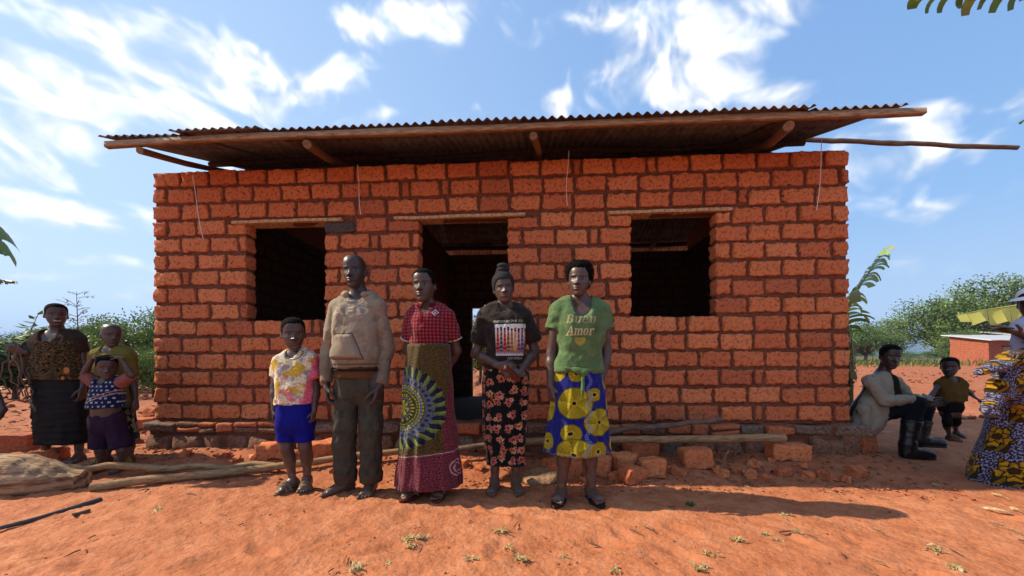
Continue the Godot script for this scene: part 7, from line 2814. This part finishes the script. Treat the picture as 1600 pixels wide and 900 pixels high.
	# banana plants: behind the right end of the house, at the right edge, at the left edge, overhead
	s = thing("banana_plant", "banana plant with one tattered leaf rising from behind the right house corner", "banana plant", at(1318, 620, 5.3) * Vector3(1, 0, 1))
	g = Geo.new()
	g.tube([Vector3(0, -0.1, 0), Vector3(0.02, 0.6, 0), Vector3(0.05, 1.35, 0)], [0.11, 0.09, 0.06], 10)
	part("stem", g.mesh(), M.banana_stem, s)
	banana_leaf(s, [Vector3(0.05, 1.2, 0), rel(s, 1322, 490, 5.2), rel(s, 1338, 455, 5.1), rel(s, 1362, 420, 5.05), rel(s, 1386, 387, 5.0)], 0.40, 0.75, 0.65, Color(0.25, 0.37, 0.09), 3)
	banana_leaf(s, [Vector3(0.05, 1.3, 0), rel(s, 1322, 500, 5.2), rel(s, 1331, 530, 5.15), rel(s, 1334, 580, 5.15), rel(s, 1330, 610, 5.2)], 0.13, 0.9, 1.4, Color(0.20, 0.17, 0.07), 9)
	banana_leaf(s, [Vector3(0.05, 1.3, 0), Vector3(-0.2, 1.9, -0.3), Vector3(-0.8, 2.2, -0.7), Vector3(-1.4, 2.0, -1.0)], 0.3, 0.6, 0.8, Color(0.09, 0.17, 0.05), 10)
	s = thing("banana_plant", "banana plant at the right edge with a yellowing leaf stretched out level", "banana plant", at(1700, 620, 5.6) * Vector3(1, 0, 1))
	g = Geo.new()
	g.tube([Vector3(0, -0.1, 0), Vector3(0.02, 0.8, 0), Vector3(0.0, 1.6, 0)], [0.13, 0.11, 0.07], 10)
	part("stem", g.mesh(), M.banana_stem, s)
	banana_leaf(s, [Vector3(0, 1.5, 0), rel(s, 1650, 472, 5.6), rel(s, 1590, 477, 5.6), rel(s, 1540, 484, 5.6), rel(s, 1494, 492, 5.6)], 0.27, 0.06, 1.3, Color(0.62, 0.60, 0.13), 5, -1)
	banana_leaf(s, [Vector3(0, 1.5, 0), Vector3(0.2, 2.2, 0.2), Vector3(0.7, 2.7, 0.3), Vector3(1.3, 2.6, 0.4)], 0.3, 0.5, 0.8, Color(0.12, 0.2, 0.05), 6)
	s = thing("banana_plant", "banana plant outside the left edge with a green leaf tip reaching into view", "banana plant", Vector3(-5.9, 0, -3.7))
	g = Geo.new()
	g.tube([Vector3(0, -0.1, 0), Vector3(0.02, 0.8, 0), Vector3(0.0, 1.7, 0)], [0.13, 0.11, 0.07], 10)
	part("stem", g.mesh(), M.banana_stem, s)
	banana_leaf(s, [Vector3(0, 1.6, 0), Vector3(0.15, 2.3, 0.1), rel(s, -60, 320, 3.4), rel(s, -22, 350, 3.35), rel(s, 8, 400, 3.3)], 0.26, 0.15, 0.9, Color(0.13, 0.21, 0.05), 7)
	banana_leaf(s, [Vector3(0, 1.6, 0), Vector3(0.2, 1.9, 0.3), rel(s, -60, 440, 3.6), rel(s, -10, 436, 3.6), rel(s, 26, 440, 3.6)], 0.10, 0.8, 1.0, Color(0.09, 0.12, 0.05), 8)
	# overhanging leaf tips at the top right
	s = thing("banana_plant", "banana plant outside the right edge whose leaf tips hang into the top right corner", "banana plant", Vector3(5.4, 0, -2.4))
	g = Geo.new()
	g.tube([Vector3(0, -0.1, 0), Vector3(-0.05, 1.2, 0), Vector3(-0.15, 2.6, 0)], [0.15, 0.12, 0.08], 10)
	part("stem", g.mesh(), M.banana_stem, s)
	banana_leaf(s, [Vector3(-0.15, 2.5, 0), rel(s, 1690, -60, 2.9), rel(s, 1600, -28, 2.8), rel(s, 1520, -18, 2.75), rel(s, 1425, -4, 2.7)], 0.24, 0.9, 1.1, Color(0.09, 0.15, 0.045), 15)
	banana_leaf(s, [Vector3(-0.15, 2.5, 0), rel(s, 1680, 120, 3.2), rel(s, 1630, 170, 3.2), rel(s, 1592, 192, 3.2)], 0.10, 0.9, 1.0, Color(0.09, 0.12, 0.045), 16)
	# the far brick hut
	for q in [[Vector3(43.6, 0, -34.5), Vector3(5.6, 2.35, 2.8), "small far red brick hut with bright tin roof at the right"], [Vector3(52.5, 0, -39.0), Vector3(6.0, 2.9, 3.0), "second far hut whose pale roof shows just behind the first"]]:
		var hp: Vector3 = q[0]
		hp.y = ground_y(hp.x, hp.z) - 0.1
		var z: Vector3 = q[1]
		s = thing("brick_hut", q[2], "house", hp)
		s.rotation.y = 0.06
		part("wall", rough_box(z, 0.05, Vector3i(14, 8, 9), 0.03, 1.3, 2).mesh(), M.hut_brick, s).position = Vector3(0, z.y * 0.5, 0)
		var rg := Geo.new()
		rg.append(rough_box(Vector3(z.x + 0.7, 0.07, z.z + 0.9), 0.01, Vector3i(30, 2, 6), 0.03, 1.5, 3))
		var rf := part("roof", rg.mesh(), M.bright_tin, s)
		rf.position = Vector3(0, z.y + 0.22, 0)
		rf.rotation.x = 0.17
		var gbl := Geo.new()
		for e in [-1.0, 1.0]:
			var a := gbl.add(Vector3(e * z.x * 0.5, z.y - 0.05, z.z * 0.5))
			gbl.add(Vector3(e * z.x * 0.5, z.y - 0.05, -z.z * 0.5))
			gbl.add(Vector3(e * z.x * 0.5, z.y + 0.42, -z.z * 0.5))
			gbl.tri(a, a + 1, a + 2)
		part("gable", gbl.mesh(), M.hut_brick, s)
		for w in [[-1.2, 1.3, 0.62, 0.8, "window"], [0.8, 1.0, 0.9, 1.9, "door"]]:
			var wd := part(w[4], rough_box(Vector3(w[2], w[3], 0.10), 0.01, Vector3i(2, 2, 2), 0.0, 1.0, 3).mesh(), M.pale_rock if w[4] == "window" else M.old_pole, s)
			wd.position = Vector3(w[0], w[1], z.z * 0.5 + 0.02)
			var fr := part("frame", rough_box(Vector3(w[2] + 0.2, 0.1, 0.16), 0.01, Vector3i(2, 2, 2), 0.0, 1.0, 3).mesh(), M.old_pole, wd)
			fr.position = Vector3(0, w[3] * 0.5 + 0.06, 0)
	lap("plants")
